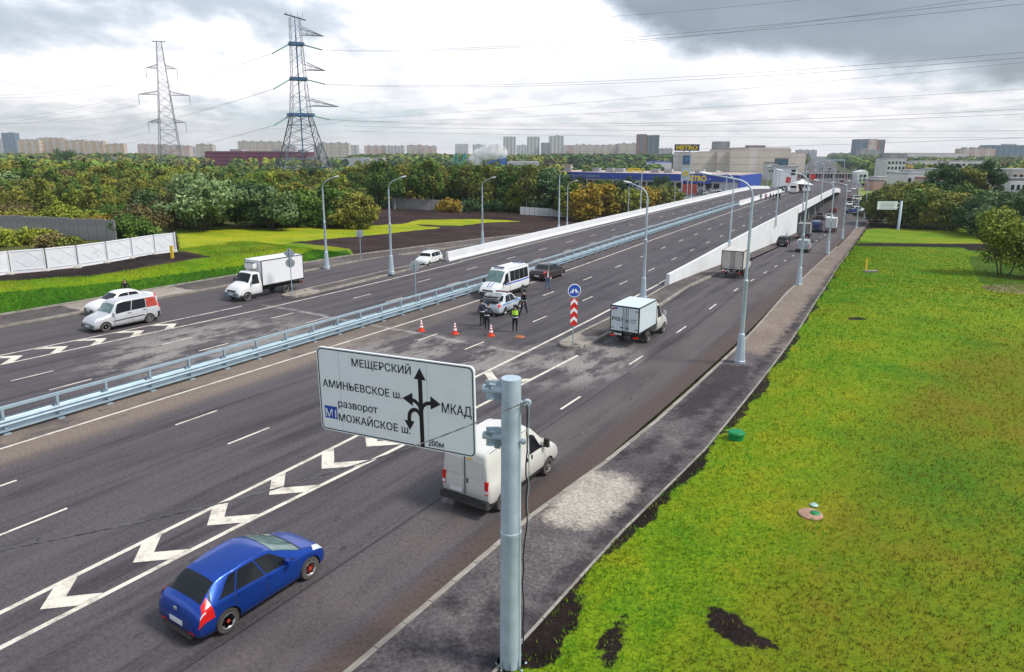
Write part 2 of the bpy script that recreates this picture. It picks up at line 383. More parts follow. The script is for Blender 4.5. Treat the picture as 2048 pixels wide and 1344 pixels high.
    oil = noise(2.2, (1, .5, 1), 3, .6, (31, 7, 0)); col = mixc(mr(oil, .66, .72, 0, .6), col, (.024, .022, .024))
    # fresh asphalt seam lines
    seam = M('MULTIPLY', band(-13.4, .02, .03), .8); col = mixc(seam, col, (.018, .017, .018))
    col = mixc(.9, col, mixc(mr(fine, .3, .7, 0, 1), (.52, .51, .52), (1.5, 1.48, 1.5)), 'MULTIPLY')
    col = mixc(.8, col, mixc(mr(grit, .3, .7, 0, 1), (.5, .5, .5), (1.5, 1.5, 1.5)), 'MULTIPLY')
    L(col, b.inputs['Base Color']); L(M('SUBTRACT', .82, M('MULTIPLY', wet, .35)), b.inputs['Roughness'])
    b.inputs['Specular IOR Level'].default_value = .35
    bp = nd(nt, 'ShaderNodeBump'); bp.inputs['Strength'].default_value = .35; bp.inputs['Distance'].default_value = .01; L(fine, bp.inputs['Height']); L(bp.outputs[0], b.inputs['Normal'])
    return m
def ground_mix(name, layers, base, rough=.95, extra=None, bump=.6):
    """layers: (attribute, (colour a, colour b, colour c), edge noise) blended over base by attribute > 0 (metres inside)"""
    m = bpy.data.materials.new(name); m.use_nodes = True; nt = m.node_tree; L = nt.links.new; b = nt.nodes['Principled BSDF']
    geo = nd(nt, 'ShaderNodeNewGeometry'); pos = geo.outputs['Position']
    def noise(scale, detail=5, rough_=.6, sc3=(1, 1, 1)):
        mp = nd(nt, 'ShaderNodeMapping'); mp.inputs['Scale'].default_value = sc3; L(pos, mp.inputs[0])
        n = nd(nt, 'ShaderNodeTexNoise'); n.inputs['Scale'].default_value = scale; n.inputs['Detail'].default_value = detail; n.inputs['Roughness'].default_value = rough_; L(mp.outputs[0], n.inputs['Vector']); return n.outputs['Fac']
    def ramp(f, cols, lo=.3, hi=.7):
        r = nd(nt, 'ShaderNodeValToRGB'); e = r.color_ramp.elements; e[0].position = lo; e[0].color = (*cols[0], 1); e[1].position = hi; e[1].color = (*cols[-1], 1)
        for i, c in enumerate(cols[1:-1]): q = e.new(lo + (hi-lo)*(i+1)/(len(cols)-1)); q.color = (*c, 1)
        L(f, r.inputs[0]); return r.outputs[0]
    big = noise(.16, 4, .6); mid = noise(1.3, 6, .7); fin = noise(9, 4, .75); vf = noise(45, 2, .8)
    def addn(a, b_, wa, wb):
        x = nd(nt, 'ShaderNodeMath', operation='MULTIPLY'); L(a, x.inputs[0]); x.inputs[1].default_value = wa
        y = nd(nt, 'ShaderNodeMath', operation='MULTIPLY_ADD'); L(b_, y.inputs[0]); y.inputs[1].default_value = wb; L(x.outputs[0], y.inputs[2]); return y.outputs[0]
    f = addn(addn(big, mid, .5, .3), fin, 1, .2)
    col = ramp(f, base, .40, .60)
    for attr, cols, ed, *sf in layers:
        a = nd(nt, 'ShaderNodeAttribute', attribute_name=attr); n = noise(1.6, 6, .7)
        x = nd(nt, 'ShaderNodeMath', operation='SUBTRACT'); L(n, x.inputs[0]); x.inputs[1].default_value = .5
        y = nd(nt, 'ShaderNodeMath', operation='MULTIPLY_ADD'); L(x.outputs[0], y.inputs[0]); y.inputs[1].default_value = ed; L(a.outputs['Fac'], y.inputs[2])
        z = nd(nt, 'ShaderNodeMapRange'); L(y.outputs[0], z.inputs[0]); w_ = sf[0] if sf else .04; z.inputs[1].default_value = -w_; z.inputs[2].default_value = w_
        mx = nd(nt, 'ShaderNodeMixRGB'); L(z.outputs[0], mx.inputs[0]); L(col, mx.inputs[1]); L(ramp(f, cols, .40, .60), mx.inputs[2]); col = mx.outputs[0]
    mr = nd(nt, 'ShaderNodeMapRange'); L(addn(fin, vf, .6, .4), mr.inputs[0]); mr.inputs[1].default_value = .35; mr.inputs[2].default_value = .65; mr.inputs[3].default_value = .5; mr.inputs[4].default_value = 1.5
    mx = nd(nt, 'ShaderNodeMixRGB', blend_type='MULTIPLY'); mx.inputs[0].default_value = 1; L(col, mx.inputs[1]); L(mr.outputs[0], mx.inputs[2])
    L(mx.outputs[0], b.inputs['Base Color']); b.inputs['Roughness'].default_value = rough; b.inputs['Specular IOR Level'].default_value = .15
    bp = nd(nt, 'ShaderNodeBump'); bp.inputs['Strength'].default_value = bump; bp.inputs['Distance'].default_value = .08; L(addn(mid, fin, .5, .5), bp.inputs['Height']); L(bp.outputs[0], b.inputs['Normal'])
    return m
ASPH = road_mat()
GREEN = ((.070, .17, .004), (.135, .21, .005), (.20, .215, .006)); SOIL = ((.006, .004, .003), (.015, .009, .008), (.028, .018, .015))
YELLOWGREEN = ((.17, .24, .006), (.25, .29, .008), (.33, .31, .012)); DRY = ((.10, .08, .045), (.16, .13, .07), (.22, .18, .10))
SCRUB = ((.035, .060, .012), (.075, .085, .02), (.11, .085, .035))
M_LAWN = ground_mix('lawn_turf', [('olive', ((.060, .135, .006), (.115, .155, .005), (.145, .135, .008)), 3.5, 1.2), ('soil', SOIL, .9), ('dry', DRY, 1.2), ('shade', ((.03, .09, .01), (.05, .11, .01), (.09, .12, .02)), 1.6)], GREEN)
M_FIELD = ground_mix('field_ground', [('grass', GREEN, .5), ('bright', YELLOWGREEN, .7), ('darkgrass', ((.025, .085, .004), (.045, .125, .005), (.07, .15, .006)), .4), ('scrub', SCRUB, 3.0), ('soil', SOIL, .5)], ((.020, .010, .009), (.034, .020, .018), (.055, .034, .03)))
M_FAR = ground_mix('far_ground', [], ((.03, .05, .012), (.06, .07, .025), (.09, .085, .05)), bump=.1)
def sidewalk_mat():
    m = ground_mix('sidewalk_asphalt', [('sand', ((.26, .23, .20), (.36, .32, .275), (.44, .40, .34)), 1.9, .28), ('tan', ((.15, .115, .095), (.19, .15, .125), (.23, .185, .155)), 1.6, .3), ('damp', ((.034, .029, .032), (.045, .039, .042), (.056, .049, .052)), 2.2, .25)],
                   ((.070, .061, .063), (.10, .087, .089), (.15, .13, .125)), rough=.85, bump=.25)
    return m
M_SIDE = sidewalk_mat()
M_KERB = mat('kerb_concrete', (.27, .245, .21), .9, var=.3, scale=2.0, bump=.4, objvar=.18)
M_WHITE_LINE = None
def line_mat():
    m = bpy.data.materials.new('road_paint'); m.use_nodes = True; nt = m.node_tree; L = nt.links.new; b = nt.nodes['Principled BSDF']
    geo = nd(nt, 'ShaderNodeNewGeometry')
    a = nd(nt, 'ShaderNodeTexNoise'); a.inputs['Scale'].default_value = 1.2; a.inputs['Detail'].default_value = 8; a.inputs['Roughness'].default_value = .75; L(geo.outputs['Position'], a.inputs['Vector'])
    c = nd(nt, 'ShaderNodeTexNoise'); c.inputs['Scale'].default_value = 30; c.inputs['Detail'].default_value = 3; L(geo.outputs['Position'], c.inputs['Vector'])
    r = nd(nt, 'ShaderNodeValToRGB'); e = r.color_ramp.elements; e[0].position = .33; e[0].color = (.30, .26, .22, 1); e[1].position = .52; e[1].color = (.72, .66, .56, 1); L(a.outputs['Fac'], r.inputs[0])
    q = nd(nt, 'ShaderNodeMapRange'); L(c.outputs['Fac'], q.inputs[0]); q.inputs[1].default_value = .3; q.inputs[2].default_value = .7; q.inputs[3].default_value = .75; q.inputs[4].default_value = 1.1
    mx = nd(nt, 'ShaderNodeMixRGB', blend_type='MULTIPLY'); mx.inputs[0].default_value = 1; L(r.outputs[0], mx.inputs[1]); L(q.outputs[0], mx.inputs[2]); L(mx.outputs[0], b.inputs['Base Color'])
    b.inputs['Roughness'].default_value = .7; return m
M_LINE = line_mat()
# ------------------------------------------------------------------ ribbons that follow the road
def fn(v): return v if callable(v) else (lambda s: np.full_like(np.asarray(s, float), v))
def ribbon(name, tl, tr, s0, s1, zf, off, m, ds=1.5, cols=8, attrs=None, parent=None):
    n = max(2, int((s1-s0)/ds)+1); s = np.linspace(s0, s1, n); a, b = fn(tl)(s), fn(tr)(s)
    u = np.linspace(0, 1, cols); tp = a[:, None]*(1-u) + b[:, None]*u; S = np.repeat(s[:, None], cols, 1)
    X, Y = XY(S, tp); Z = zf(S, tp) + off
    at_ = {k: f(S, tp).ravel() for k, f in (attrs or {}).items()}
    me = grid_mesh(name, np.stack([X, Y, Z], -1), m, uv=np.stack([tp, S], -1), attrs=at_)
    return link(name, me, parent)
Z0 = lambda S, t: np.zeros_like(S)
ZRf = lambda S, t: zrv(S); ZLf = lambda S, t: zlv(S); ZDf = lambda S, t: zdv(S)
# signed distance (positive inside) to a polygon given in world xy
def sdf(poly, X, Y):
    P = np.array(poly); d = np.full(X.shape, 1e9); ins = np.zeros(X.shape, bool)
    for i in range(len(P)):
        (x0, y0), (x1, y1) = P[i-1], P[i]; ex, ey = x1-x0, y1-y0
        k = np.clip(((X-x0)*ex + (Y-y0)*ey)/(ex*ex+ey*ey+1e-9), 0, 1)
        d = np.minimum(d, np.hypot(X-x0-k*ex, Y-y0-k*ey))
        c = ((y0 > Y) != (y1 > Y)) & (X < (x1-x0)*(Y-y0)/((y1-y0) if y1 != y0 else 1e-9) + x0); ins ^= c
    return np.where(ins, d, -d)
def pxpoly(pts): return [tuple(at(*p)[:2]) for p in pts]
def union(*ds):
    r = ds[0]
    for d in ds[1:]: r = np.maximum(r, d)
    return r
# roads
struct(ribbon('road', -52.0, -10.0, -40, 58, Z0, 0, ASPH, 1.5, 60))
struct(ribbon('bridge_deck_road', -43.75, -19.75, 58, 360, ZDf, .003, ASPH, 2, 30))
struct(ribbon('slip_road_right', -17.6, -10.0, 58, 420, ZRf, .003, ASPH, 2, 14))
struct(ribbon('slip_road_left', -52.0, -45.6, 58, 420, ZLf, .003, ASPH, 2, 14))
struct(ribbon('junction_road', -45.6, -17.7, 147.5, 362, lambda S, t: np.minimum(zrv(S), zlv(S)), -.02, ASPH, 3, 8))
struct(ribbon('avenue', -47.0, -9.0, 360, 2400, lambda S, t: zdv(S)*0-6, .05, ASPH, 12, 12))
# side street that crosses under the viaduct
# ------------------------------------------------------------------ far ground sheet
def far_ground():
    rs = np.concatenate([np.arange(0, 60, 6), np.geomspace(60, 3500, 42)]); an = np.linspace(0, 2*math.pi, 145)
    R, A_ = np.meshgrid(rs, an, indexing='ij'); X, Y = R*np.sin(A_), R*np.cos(A_); s, tp = ST(X, Y)
    Z = Tv(s, tp)*1.0 - .55; near = (tp > -60) & (tp < 5) & (s < 420)
    Z = np.where((tp > -19.6-6) & (tp < -10) | (tp < -44.2+6) & (tp > -55), Z-.5, Z)
    Z = np.where((s > 45) & (tp > -50) & (tp < -12), np.minimum(zrv(s), zlv(s)) - 1.0, Z)
    return grid_mesh('ground', np.stack([X, Y, Z], -1), M_FAR)
struct(link('ground', far_ground()))
# ------------------------------------------------------------------ right: sidewalk, kerbs, lawn
KT = lambda s: np.interp(s, [-40, 9, 17, 22, 27, 41, 60, 80, 170, 400], [-10.2, -10.2, -10.2, -9.85, -9.7, -9.72, -9.9, -9.9, -9.9, -9.9])       # kerb line
BT = lambda s: np.interp(s, [-40, 11, 17.5, 25, 40, 60, 90, 170, 400], [-7.4, -7.4, -7.35, -7.0, -7.15, -7.35, -7.6, -7.6, -7.6])    # sidewalk / lawn border
KT2 = lambda s: KT(s) + .16
sandp = pxpoly([(1085, 1050), (1130, 960), (1180, 945), (1250, 962), (1288, 985), (1270, 1015), (1230, 1050), (1150, 1062)])
dampp = [pxpoly(q) for q in ([(1330, 850), (1400, 770), (1430, 735), (1500, 735), (1500, 770), (1440, 800), (1400, 840)], [(1230, 910), (1280, 895), (1330, 865), (1300, 905), (1240, 925)],
                             [(700, 1344), (1000, 1300), (1020, 1180), (1000, 1190), (960, 1260), (860, 1300), (780, 1344)], [(880, 1220), (930, 1165), (935, 1190), (905, 1230)])]
def a_sand(S, t): X, Y = XY(S, t); return sdf(sandp, X, Y)
def a_tan(S, t): return sst(37, 42, S)*3 - 1.5
def a_damp(S, t): X, Y = XY(S, t); return union(union(*[sdf(p, X, Y) for p in dampp]), .25 - np.abs(t - (-7.55)))
struct(ribbon('sidewalk', KT2, BT, -40, 190, ZRf, .13, M_SIDE, .5, 12, {'sand': a_sand, 'tan': a_tan, 'damp': a_damp}))
M_SIDE2 = ground_mix('left_sidewalk_asphalt', [('sand', ((.24, .205, .175), (.30, .26, .22), (.36, .31, .27)), 2.0)], ((.06, .05, .05), (.10, .085, .08), (.16, .135, .125)), rough=.85, bump=.25)
def a_sl(S, t): return np.where((S > 24) & (S < 33), .25, -.55)
struct(ribbon('left_sidewalk', -55.4, -52.2, -30, 190, ZLf, .13, M_SIDE2, .6, 8, {'sand': a_sl}))
def kerb_run(name, label, tf, zf, s0, s1, L_=1.0, w=.16, h=.30, top=.15, cat='kerb', n_ind=280, group='kerbs'):
    k = thing(name, label, cat, group=group); k0 = None
    b = MB(); b.box((0, 0, -h/2), (L_-.02, w, h)); me = b.mesh('kerb_stone', M_KERB); cnt = 0; s = s0
    rest = MB()
    while s < s1:
        sm = s + L_/2; x, y = XY(sm, float(fn(tf)(np.array([sm]))[0])); z = float(zf(np.array([sm]), 0)[0]) + top + random.uniform(-.008, .008)
        t0 = XY(sm-.5, float(fn(tf)(np.array([sm-.5]))[0])); t1 = XY(sm+.5, float(fn(tf)(np.array([sm+.5]))[0])); rz = math.atan2(t1[1]-t0[1], t1[0]-t0[0])
        if cnt < n_ind:
            o = link('kerb_stone', me, k, (float(x), float(y), z), rz + random.uniform(-.006, .006))
        else:
            rest.box((float(x), float(y), z-h/2), (L_-.02, w, h), rz=rz)
        s += L_; cnt += 1
    if rest.v: stuff(rest.build('far_kerb_stones', M_KERB, k))
    return k
kerb_run('road_kerb', 'pale kerb of single stones between the right-hand lane and the sidewalk', lambda s: KT(s)+.08, ZRf, 4, 120, 1.0, n_ind=75)
kerb_run('lawn_border', 'thin concrete edging between the sidewalk and the big right-hand lawn', lambda s: BT(s)+.05, ZRf, 4, 110, 1.0, w=.09, top=.15, n_ind=60)
kerb_run('left_road_kerb', 'worn kerb between the left slip road and its sidewalk', lambda s: fn(-52.1)(s), ZLf, 8, 120, 1.0, n_ind=60)
kerb_run('left_lawn_border', 'kerb at the foot of the grass bank on the left', lambda s: fn(-55.5)(s), ZLf, 8, 120, 1.0, w=.14, top=.24, n_ind=60)
# lawn on the right
soil_r = [pxpoly(q) for q in ([(1395, 1235), (1440, 1222), (1500, 1262), (1560, 1300), (1500, 1315), (1440, 1290)], [(1175, 1344), (1195, 1290), (1235, 1250), (1262, 1228), (1248, 1275), (1230, 1344)],
          [(1690, 640), (1720, 640), (1745, 646), (1700, 647)], [(1020, 1344), (1045, 1275), (1110, 1225), (1165, 1185), (1163, 1250), (1120, 1320), (1110, 1344)])]
band_far = pxpoly([(1712, 488), (1990, 489), (2000, 506), (1935, 503), (1925, 497), (1712, 494)])
back_soil = pxpoly([(1700, 466), (1735, 437), (1760, 432), (1860, 452), (1990, 470), (2048, 480), (2048, 500), (1975, 488), (1950, 473), (1930, 463), (1770, 457), (1722, 461)])
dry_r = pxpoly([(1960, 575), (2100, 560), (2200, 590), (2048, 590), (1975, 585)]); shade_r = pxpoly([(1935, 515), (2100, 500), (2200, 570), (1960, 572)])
def lawn():
    S1 = np.concatenate([np.arange(-8, 60, .6), np.arange(60, 190, 1.5)]); u = np.concatenate([np.arange(0, 12, .4), np.arange(12, 80, 1.2), np.arange(80, 200, 6)])
    S, U = np.meshgrid(S1, u, indexing='ij'); t = BT(S) + .1 + U; X, Y = XY(S, t)
    rng = np.sin(X*1.7+Y*.6)*np.sin(Y*1.3-X*.4)*.03 + np.sin(X*.31)*np.cos(Y*.27)*.05
    Z = Tv(S, t) + .16 + rng*np.clip(U, 0, 1)
    edge = .30 + .28*np.sin(S*.9)*np.sin(S*.31) - U*1.0
    edge = np.where(S > 42, edge - .15, edge)
    soil = union(edge, *[sdf(p, X, Y) for p in soil_r], sdf(band_far, X, Y), sdf(back_soil, X, Y))
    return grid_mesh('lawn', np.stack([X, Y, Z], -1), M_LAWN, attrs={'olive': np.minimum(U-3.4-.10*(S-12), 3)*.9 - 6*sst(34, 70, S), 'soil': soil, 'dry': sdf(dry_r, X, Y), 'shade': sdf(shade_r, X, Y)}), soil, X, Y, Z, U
lm, LSOIL, LX, LY, LZ, LU = lawn(); struct(link('lawn', lm))
# left field
g_all = pxpoly([(0, 640), (0, 560), (180, 556), (400, 520), (430, 516), (360, 505), (350, 460), (420, 452), (470, 455), (560, 460), (590, 452), (700, 455), (830, 452), (880, 457), (740, 472), (700, 473), (575, 488), (640, 492), (700, 500), (712, 518), (512, 553), (0, 636)])
g_bright = pxpoly([(360, 470), (470, 455), (560, 460), (590, 452), (720, 455), (800, 449), (885, 457), (730, 474), (600, 484), (480, 488), (360, 500)])
g_isl = pxpoly([(808, 449), (835, 441), (960, 439), (1050, 444), (985, 446), (915, 453), (850, 451)])
g_dark = pxpoly([(-60, 594), (0, 589), (200, 572), (512, 531), (600, 514), (690, 501), (718, 520), (512, 556), (0, 640), (-60, 650)])
g_soilw = pxpoly([(-40, 571), (0, 566), (200, 553), (330, 527), (400, 517), (350, 507), (200, 522), (0, 545), (-40, 550)])
g_scrub = pxpoly([(-400, 470), (0, 543), (340, 470), (355, 455), (480, 455), (590, 458), (740, 450), (720, 430), (730, 412), (-600, 385)])
def field():
    S1 = np.concatenate([np.arange(-30, 70, .6), np.arange(70, 230, 2)]); u = np.concatenate([np.arange(0, 30, .5), np.arange(30, 120, 1.5), np.arange(120, 300, 8)])
    S, U = np.meshgrid(S1, u, indexing='ij'); t = -55.5 - U; X, Y = XY(S, t)
    Z = Tv(S, t) + .14 + .06*np.sin(X*1.1)*np.sin(Y*.9+X*.3)*np.clip(U/3, 0, 1) + .02*np.sin(X*3.1)*np.sin(Y*3.3)
    A = {'grass': sdf(g_all, X, Y), 'bright': union(sdf(g_bright, X, Y), sdf(g_isl, X, Y)), 'darkgrass': sdf(g_dark, X, Y), 'scrub': sdf(g_scrub, X, Y), 'soil': sdf(g_soilw, X, Y)}
    return grid_mesh('field', np.stack([X, Y, Z], -1), M_FIELD, attrs=A), A, X, Y, Z
fm, FA, FX, FY, FZ = field(); struct(link('field', fm))
# ------------------------------------------------------------------ grass blades
def grass_mat(name, cols):
    m = bpy.data.materials.new(name); m.use_nodes = True; nt = m.node_tree; L = nt.links.new; b = nt.nodes['Principled BSDF']
    geo = nd(nt, 'ShaderNodeNewGeometry'); n = nd(nt, 'ShaderNodeTexNoise'); n.inputs['Scale'].default_value = .5; n.inputs['Detail'].default_value = 8; n.inputs['Roughness'].default_value = .7; L(geo.outputs['Position'], n.inputs['Vector'])
    a = nd(nt, 'ShaderNodeAttribute', attribute_name='v'); x = nd(nt, 'ShaderNodeMath', operation='MULTIPLY_ADD'); L(a.outputs['Fac'], x.inputs[0]); x.inputs[1].default_value = .28; L(n.outputs['Fac'], x.inputs[2])
    r = nd(nt, 'ShaderNodeValToRGB'); e = r.color_ramp.elements; e[0].position = .40; e[0].color = (*cols[0], 1); e[1].position = .78; e[1].color = (*cols[-1], 1)
    for i, c in enumerate(cols[1:-1]): q = e.new(.40 + .38*(i+1)/(len(cols)-1)); q.color = (*c, 1)
    L(x.outputs[0], r.inputs[0]); L(r.outputs[0], b.inputs['Base Color']); b.inputs['Roughness'].default_value = .8; b.inputs['Specular IOR Level'].default_value = .2
    return m
def blades(name, S, t, z, m, h=.09, per=3, ol=True):
    n = len(S); X, Y = XY(S, t); v = .08 + np.random.rand(n)*.30 + (.72*sst(1.8, 6.5, t-BT(S)-.1*(S-12))*(1-.75*sst(28, 60, S)) + .25*np.sin(X*.23+1)*np.sin(Y*.19) + .2*np.sin(X*.9)*np.sin(Y*.8+X*.3) if ol else .2)
    X = np.repeat(X, per) + np.random.normal(0, .03, n*per); Y = np.repeat(Y, per) + np.random.normal(0, .03, n*per); Z = np.repeat(z, per)
    a = np.random.rand(n*per)*2*np.pi; hh = h*np.random.uniform(.6, 1.4, n*per); w = (.012 + .010*np.random.rand(n*per))*(1 + np.repeat(sst(25, 90, S), per)*1.6); le = np.random.normal(0, .35, (n*per, 2))*hh[:, None]
    P = np.zeros((n*per, 3, 3)); ca, sa = np.cos(a)*w, np.sin(a)*w
    P[:, 0] = np.stack([X-ca, Y-sa, Z-.03], -1); P[:, 1] = np.stack([X+ca, Y+sa, Z-.03], -1); P[:, 2] = np.stack([X+le[:, 0], Y+le[:, 1], Z+hh], -1)
    me = npmesh(name, P.reshape(-1, 3), np.arange(n*per*3).reshape(-1, 3), m, attrs={'v': np.repeat(v, per*3)})
    return me
def lawn_points(n, s0, s1, d0, d1, p=1.6):
    S = s0 + (s1-s0)*np.random.rand(n)**2.1; U = d0 + (d1-d0)*np.random.rand(n)**p; t = BT(S) + .1 + U; X, Y = XY(S, t)
    edge = .30 + .28*np.sin(S*.9)*np.sin(S*.31) - U; edge = np.where(S > 42, edge-.15, edge)
    so_ = union(edge, *[sdf(q, X, Y) for q in soil_r], sdf(band_far, X, Y), sdf(back_soil, X, Y))
    k = (so_ + np.random.normal(0, .26, n) < .04) & (np.hypot(X-9, Y-25.7) > .5) & (np.hypot(X-9.6, Y-19.9) > .5); S, t, U, X, Y = S[k], t[k], U[k], X[k], Y[k]
    rng = np.sin(X*1.7+Y*.6)*np.sin(Y*1.3-X*.4)*.03 + np.sin(X*.31)*np.cos(Y*.27)*.05
    return S, t, Tv(S, t) + .16 + rng*np.clip(U, 0, 1)
M_BL = grass_mat('grass_blade', ((.050, .22, .020), (.100, .31, .010), (.165, .27, .008), (.175, .205, .008), (.15, .13, .012)))
S, t, z = lawn_points(185000, 5, 135, 0, 46, 1.35); stuff(tag(link('lawn_grass', blades('lawn_grass', S, t, z, M_BL, .085, 2)), 'bright green grass of the big lawn to the right of the sidewalk', 'grass'))
n = 26000; S = np.random.uniform(10, 55, n); U = np.random.uniform(0, 12, n)**1.0; t = -55.8 - U; X, Y = XY(S, t)
k = (sdf(g_all, X, Y) > -.1) & (sdf(g_soilw, X, Y) < 0); dk_ = sdf(g_dark, X, Y)[k] > 0; S, t = S[k], t[k]
M_BLD = grass_mat('bank_grass_blade', ((.018, .085, .006), (.030, .13, .005), (.055, .16, .006)))
stuff(tag(link('bank_grass', blades('bank_grass', S[dk_], t[dk_], Tv(S[dk_], t[dk_])+.14, M_BLD, .16, 3, False)), 'dark green grass on the steep bank above the left sidewalk', 'grass'))
stuff(tag(link('upper_lawn_grass', blades('upper_lawn_grass', S[~dk_], t[~dk_], Tv(S[~dk_], t[~dk_])+.14, M_BL, .12, 2, False)), 'light green grass along the top of the left bank', 'grass'))
# ------------------------------------------------------------------ painted markings (parts of their roads)
road = bpy.data.objects['road']; deck = bpy.data.objects['bridge_deck_road']; slipr = bpy.data.objects['slip_road_right']; slipl = bpy.data.objects['slip_road_left']
def solid_line(par, tf, s0, s1, zf, off=.008, w=.15, name='solid_line'):
    f = fn(tf); return ribbon(name, lambda s: f(s)-w/2, lambda s: f(s)+w/2, s0, s1, zf, off, M_LINE, 1.0, 2, parent=par)
_b = MB(); _b.add([(-1.0, -.06, 0), (1.0, -.06, 0), (1.0, .06, 0), (-1.0, .06, 0)], [(0, 1, 2, 3)]); DASH = _b.mesh('lane_dash', M_LINE)
def dashes(par, tf, s0, s1, zf, off=.009, step=8.0):
    s = s0; f = fn(tf)
    while s < s1:
        x, y = XY(s, float(f(np.array([s]))[0])); z = float(zf(np.array([s]), 0)[0]) + off
        o = link('lane_dash', DASH, par, (float(x), float(y), z), heading(s)); sl = float(zf(np.array([s+1]), 0)[0] - zf(np.array([s-1]), 0)[0])/2
        o.rotation_euler = (0, -math.atan(sl), heading(s)); s += step
for t_, ph in ((-26.9, 0.4), (-23.3, 0.4), (-36.2, -.4), (-39.3, -.8)):
    dashes(road, t_, 8.0+ph+(0 if t_ > -30 else -.0), 57, Z0); dashes(deck, t_, 8.0+ph+8*math.ceil((58-8-ph)/8), 215, ZDf)
dashes(road, -13.9, 19.0, 57, Z0); dashes(slipr, -13.9, 59, 180, ZRf)
solid_line(road, -30.4, -30, 58, Z0); solid_line(deck, -30.4, 58, 215, ZDf, .011)
solid_line(road, lambda s: np.interp(s, [10, 15, 31, 45, 58], [-43.0, -42.85, -42.2, -42.3, -42.5]), -20, 58, Z0); solid_line(deck, -42.75, 58, 200, ZDf, .011)
CL = lambda s: np.interp(s, [-20, 6, 14, 28, 45, 60], [-18.2, -19.15, -19.4, -19.85, -20.25, -20.35]); CR = lambda s: np.interp(s, [-20, 5, 12, 19, 34], [-17.9, -17.7, -17.63, -17.35, -17.1])
solid_line(road, CL, -20, 58, Z0, w=.17); solid_line(deck, -20.4, 58, 215, ZDf, .011)
solid_line(road, CR, -20, 34, Z0, w=.17)
LT = lambda s: np.interp(s, [-20, 15.8, 22.4, 31.5], [-45.2, -44.9, -44.5, -44.3]); solid_line(road, LT, -20, 31.5, Z0)
solid_line(road, -19.0, 37, 58, Z0, w=.10)
def chevron(par, sa, tL, tR, dirn, w=.62, k=1.0):
    """V of two arms between the lines; apex points along dirn"""
    tm = (tL + tR)/2; hw = (tR - tL)/2; P = [(sa, tm), (sa + dirn*-k*hw*.92, tR), (sa + dirn*(-k*hw*.92 - w), tR), (sa - dirn*w, tm), (sa + dirn*(-k*hw*.92 - w), tL), (sa + dirn*-k*hw*.92, tL)]
    vs = [(*map(float, XY(s_, t_)), .010) for s_, t_ in P]; b = MB(); b.add(vs, [(0, 1, 2, 3), (0, 3, 4, 5)]); b.build('chevron_marking', M_LINE, par)
for px, py in ((84, 1222), (268, 1127), (419, 1054), (540, 991), (643, 938), (728, 892), (985, 768)):
    s_, t_ = stp(px, py); s2 = s_ + 1.2; chevron(road, s_, float(CL(s2))+.1, float(CR(s2))-.1, -1)
for px, py in ((-28, 730), (50, 712), (135, 692), (214, 676.5), (289, 661), (353, 647)):
    s_, t_ = stp(px, py); chevron(road, s_, float(LT(s_))+.08, float(np.interp(s_, [15, 31], [-42.85, -42.2]))-.08, 1)
# expansion joint of the viaduct
M_JOINT = mat('joint_rubber', (.02, .02, .02), .8)
for a, b_ in ((-43.5, -33.2), (-31.0, -20.2)):
    r_ = ribbon('expansion_joint', a, b_, 147, 147.6, ZDf, .014, M_JOINT, .3, 12, parent=deck)
# ------------------------------------------------------------------ kerbed gore islands
def island(name, label, tl, tr, s0, s1, zf, tipround=True):
    top = ribbon(name, tl, tr, s0+.8, s1, zf, .13, M_SIDE2, 1.0, 5, {'sand': lambda S, t: np.where(S < s0+3, .2, -.8)}); top['kind'] = 'structure'; k = 0
    kb = thing('island_kerb', label, 'kerb', group='island kerbs'); b = MB(); b.box((0, 0, -.14), (.98, .15, .32)); me = b.mesh('kerb_stone', M_KERB)
    f1, f2 = fn(tl), fn(tr); P = []
    m0 = (float(f1(np.array([s0]))[0]) + float(f2(np.array([s0]))[0]))/2; hw = abs(float(f2(np.array([s0]))[0]) - m0)
    for i in range(7):
        a = math.pi*(i/6); P.append((s0 + .8 - .8*math.sin(a), m0 - hw*math.cos(a)))
    side = [[(s, float(f(np.array([s]))[0])) for s in np.arange(s0+.8, min(s1, s0+50), 1.0)] for f in (f1, f2)]
    b2 = MB(); fan = [(*map(float, XY(*p)), .13) for p in P]; cxy = XY(s0+.9, m0); b2.add([(float(cxy[0]), float(cxy[1]), .13)] + fan, [(0, i+2, i+1) for i in range(6)]); b2.build('island_tip', M_SIDE2, top)
    for Q in (P, side[0], side[1]):
        for (a0, b0), (a1, b1) in zip(Q, Q[1:]):
            p, q = XY(a0, b0), XY(a1, b1); L_ = math.hypot(q[0]-p[0], q[1]-p[1])
            o = link('kerb_stone', me, kb, (float(p[0]+q[0])/2, float(p[1]+q[1])/2, float(zf(np.array([a0+.5]), 0)[0])+.155), math.atan2(q[1]-p[1], q[0]-p[0])); o.scale = (L_/.99, 1, 1)
island('gore_island', 'muddy rounded kerb of the traffic island with the blue and chevron sign', lambda s: np.interp(s, [35, 36.5, 45, 58], [-19.05, -19.1, -19.0, -19.45]), lambda s: np.interp(s, [35, 36.5, 46, 58], [-17.6, -17.5, -17.35, -17.7]), 34.9, 150, ZRf)
island('left_gore_island', 'worn kerb of the narrow traffic island beside the long white truck', lambda s: np.interp(s, [35, 37, 60], [-44.8, -44.9, -45.6]), lambda s: np.interp(s, [35, 37, 60], [-43.4, -43.2, -44.5]), 35.4, 150, ZLf)
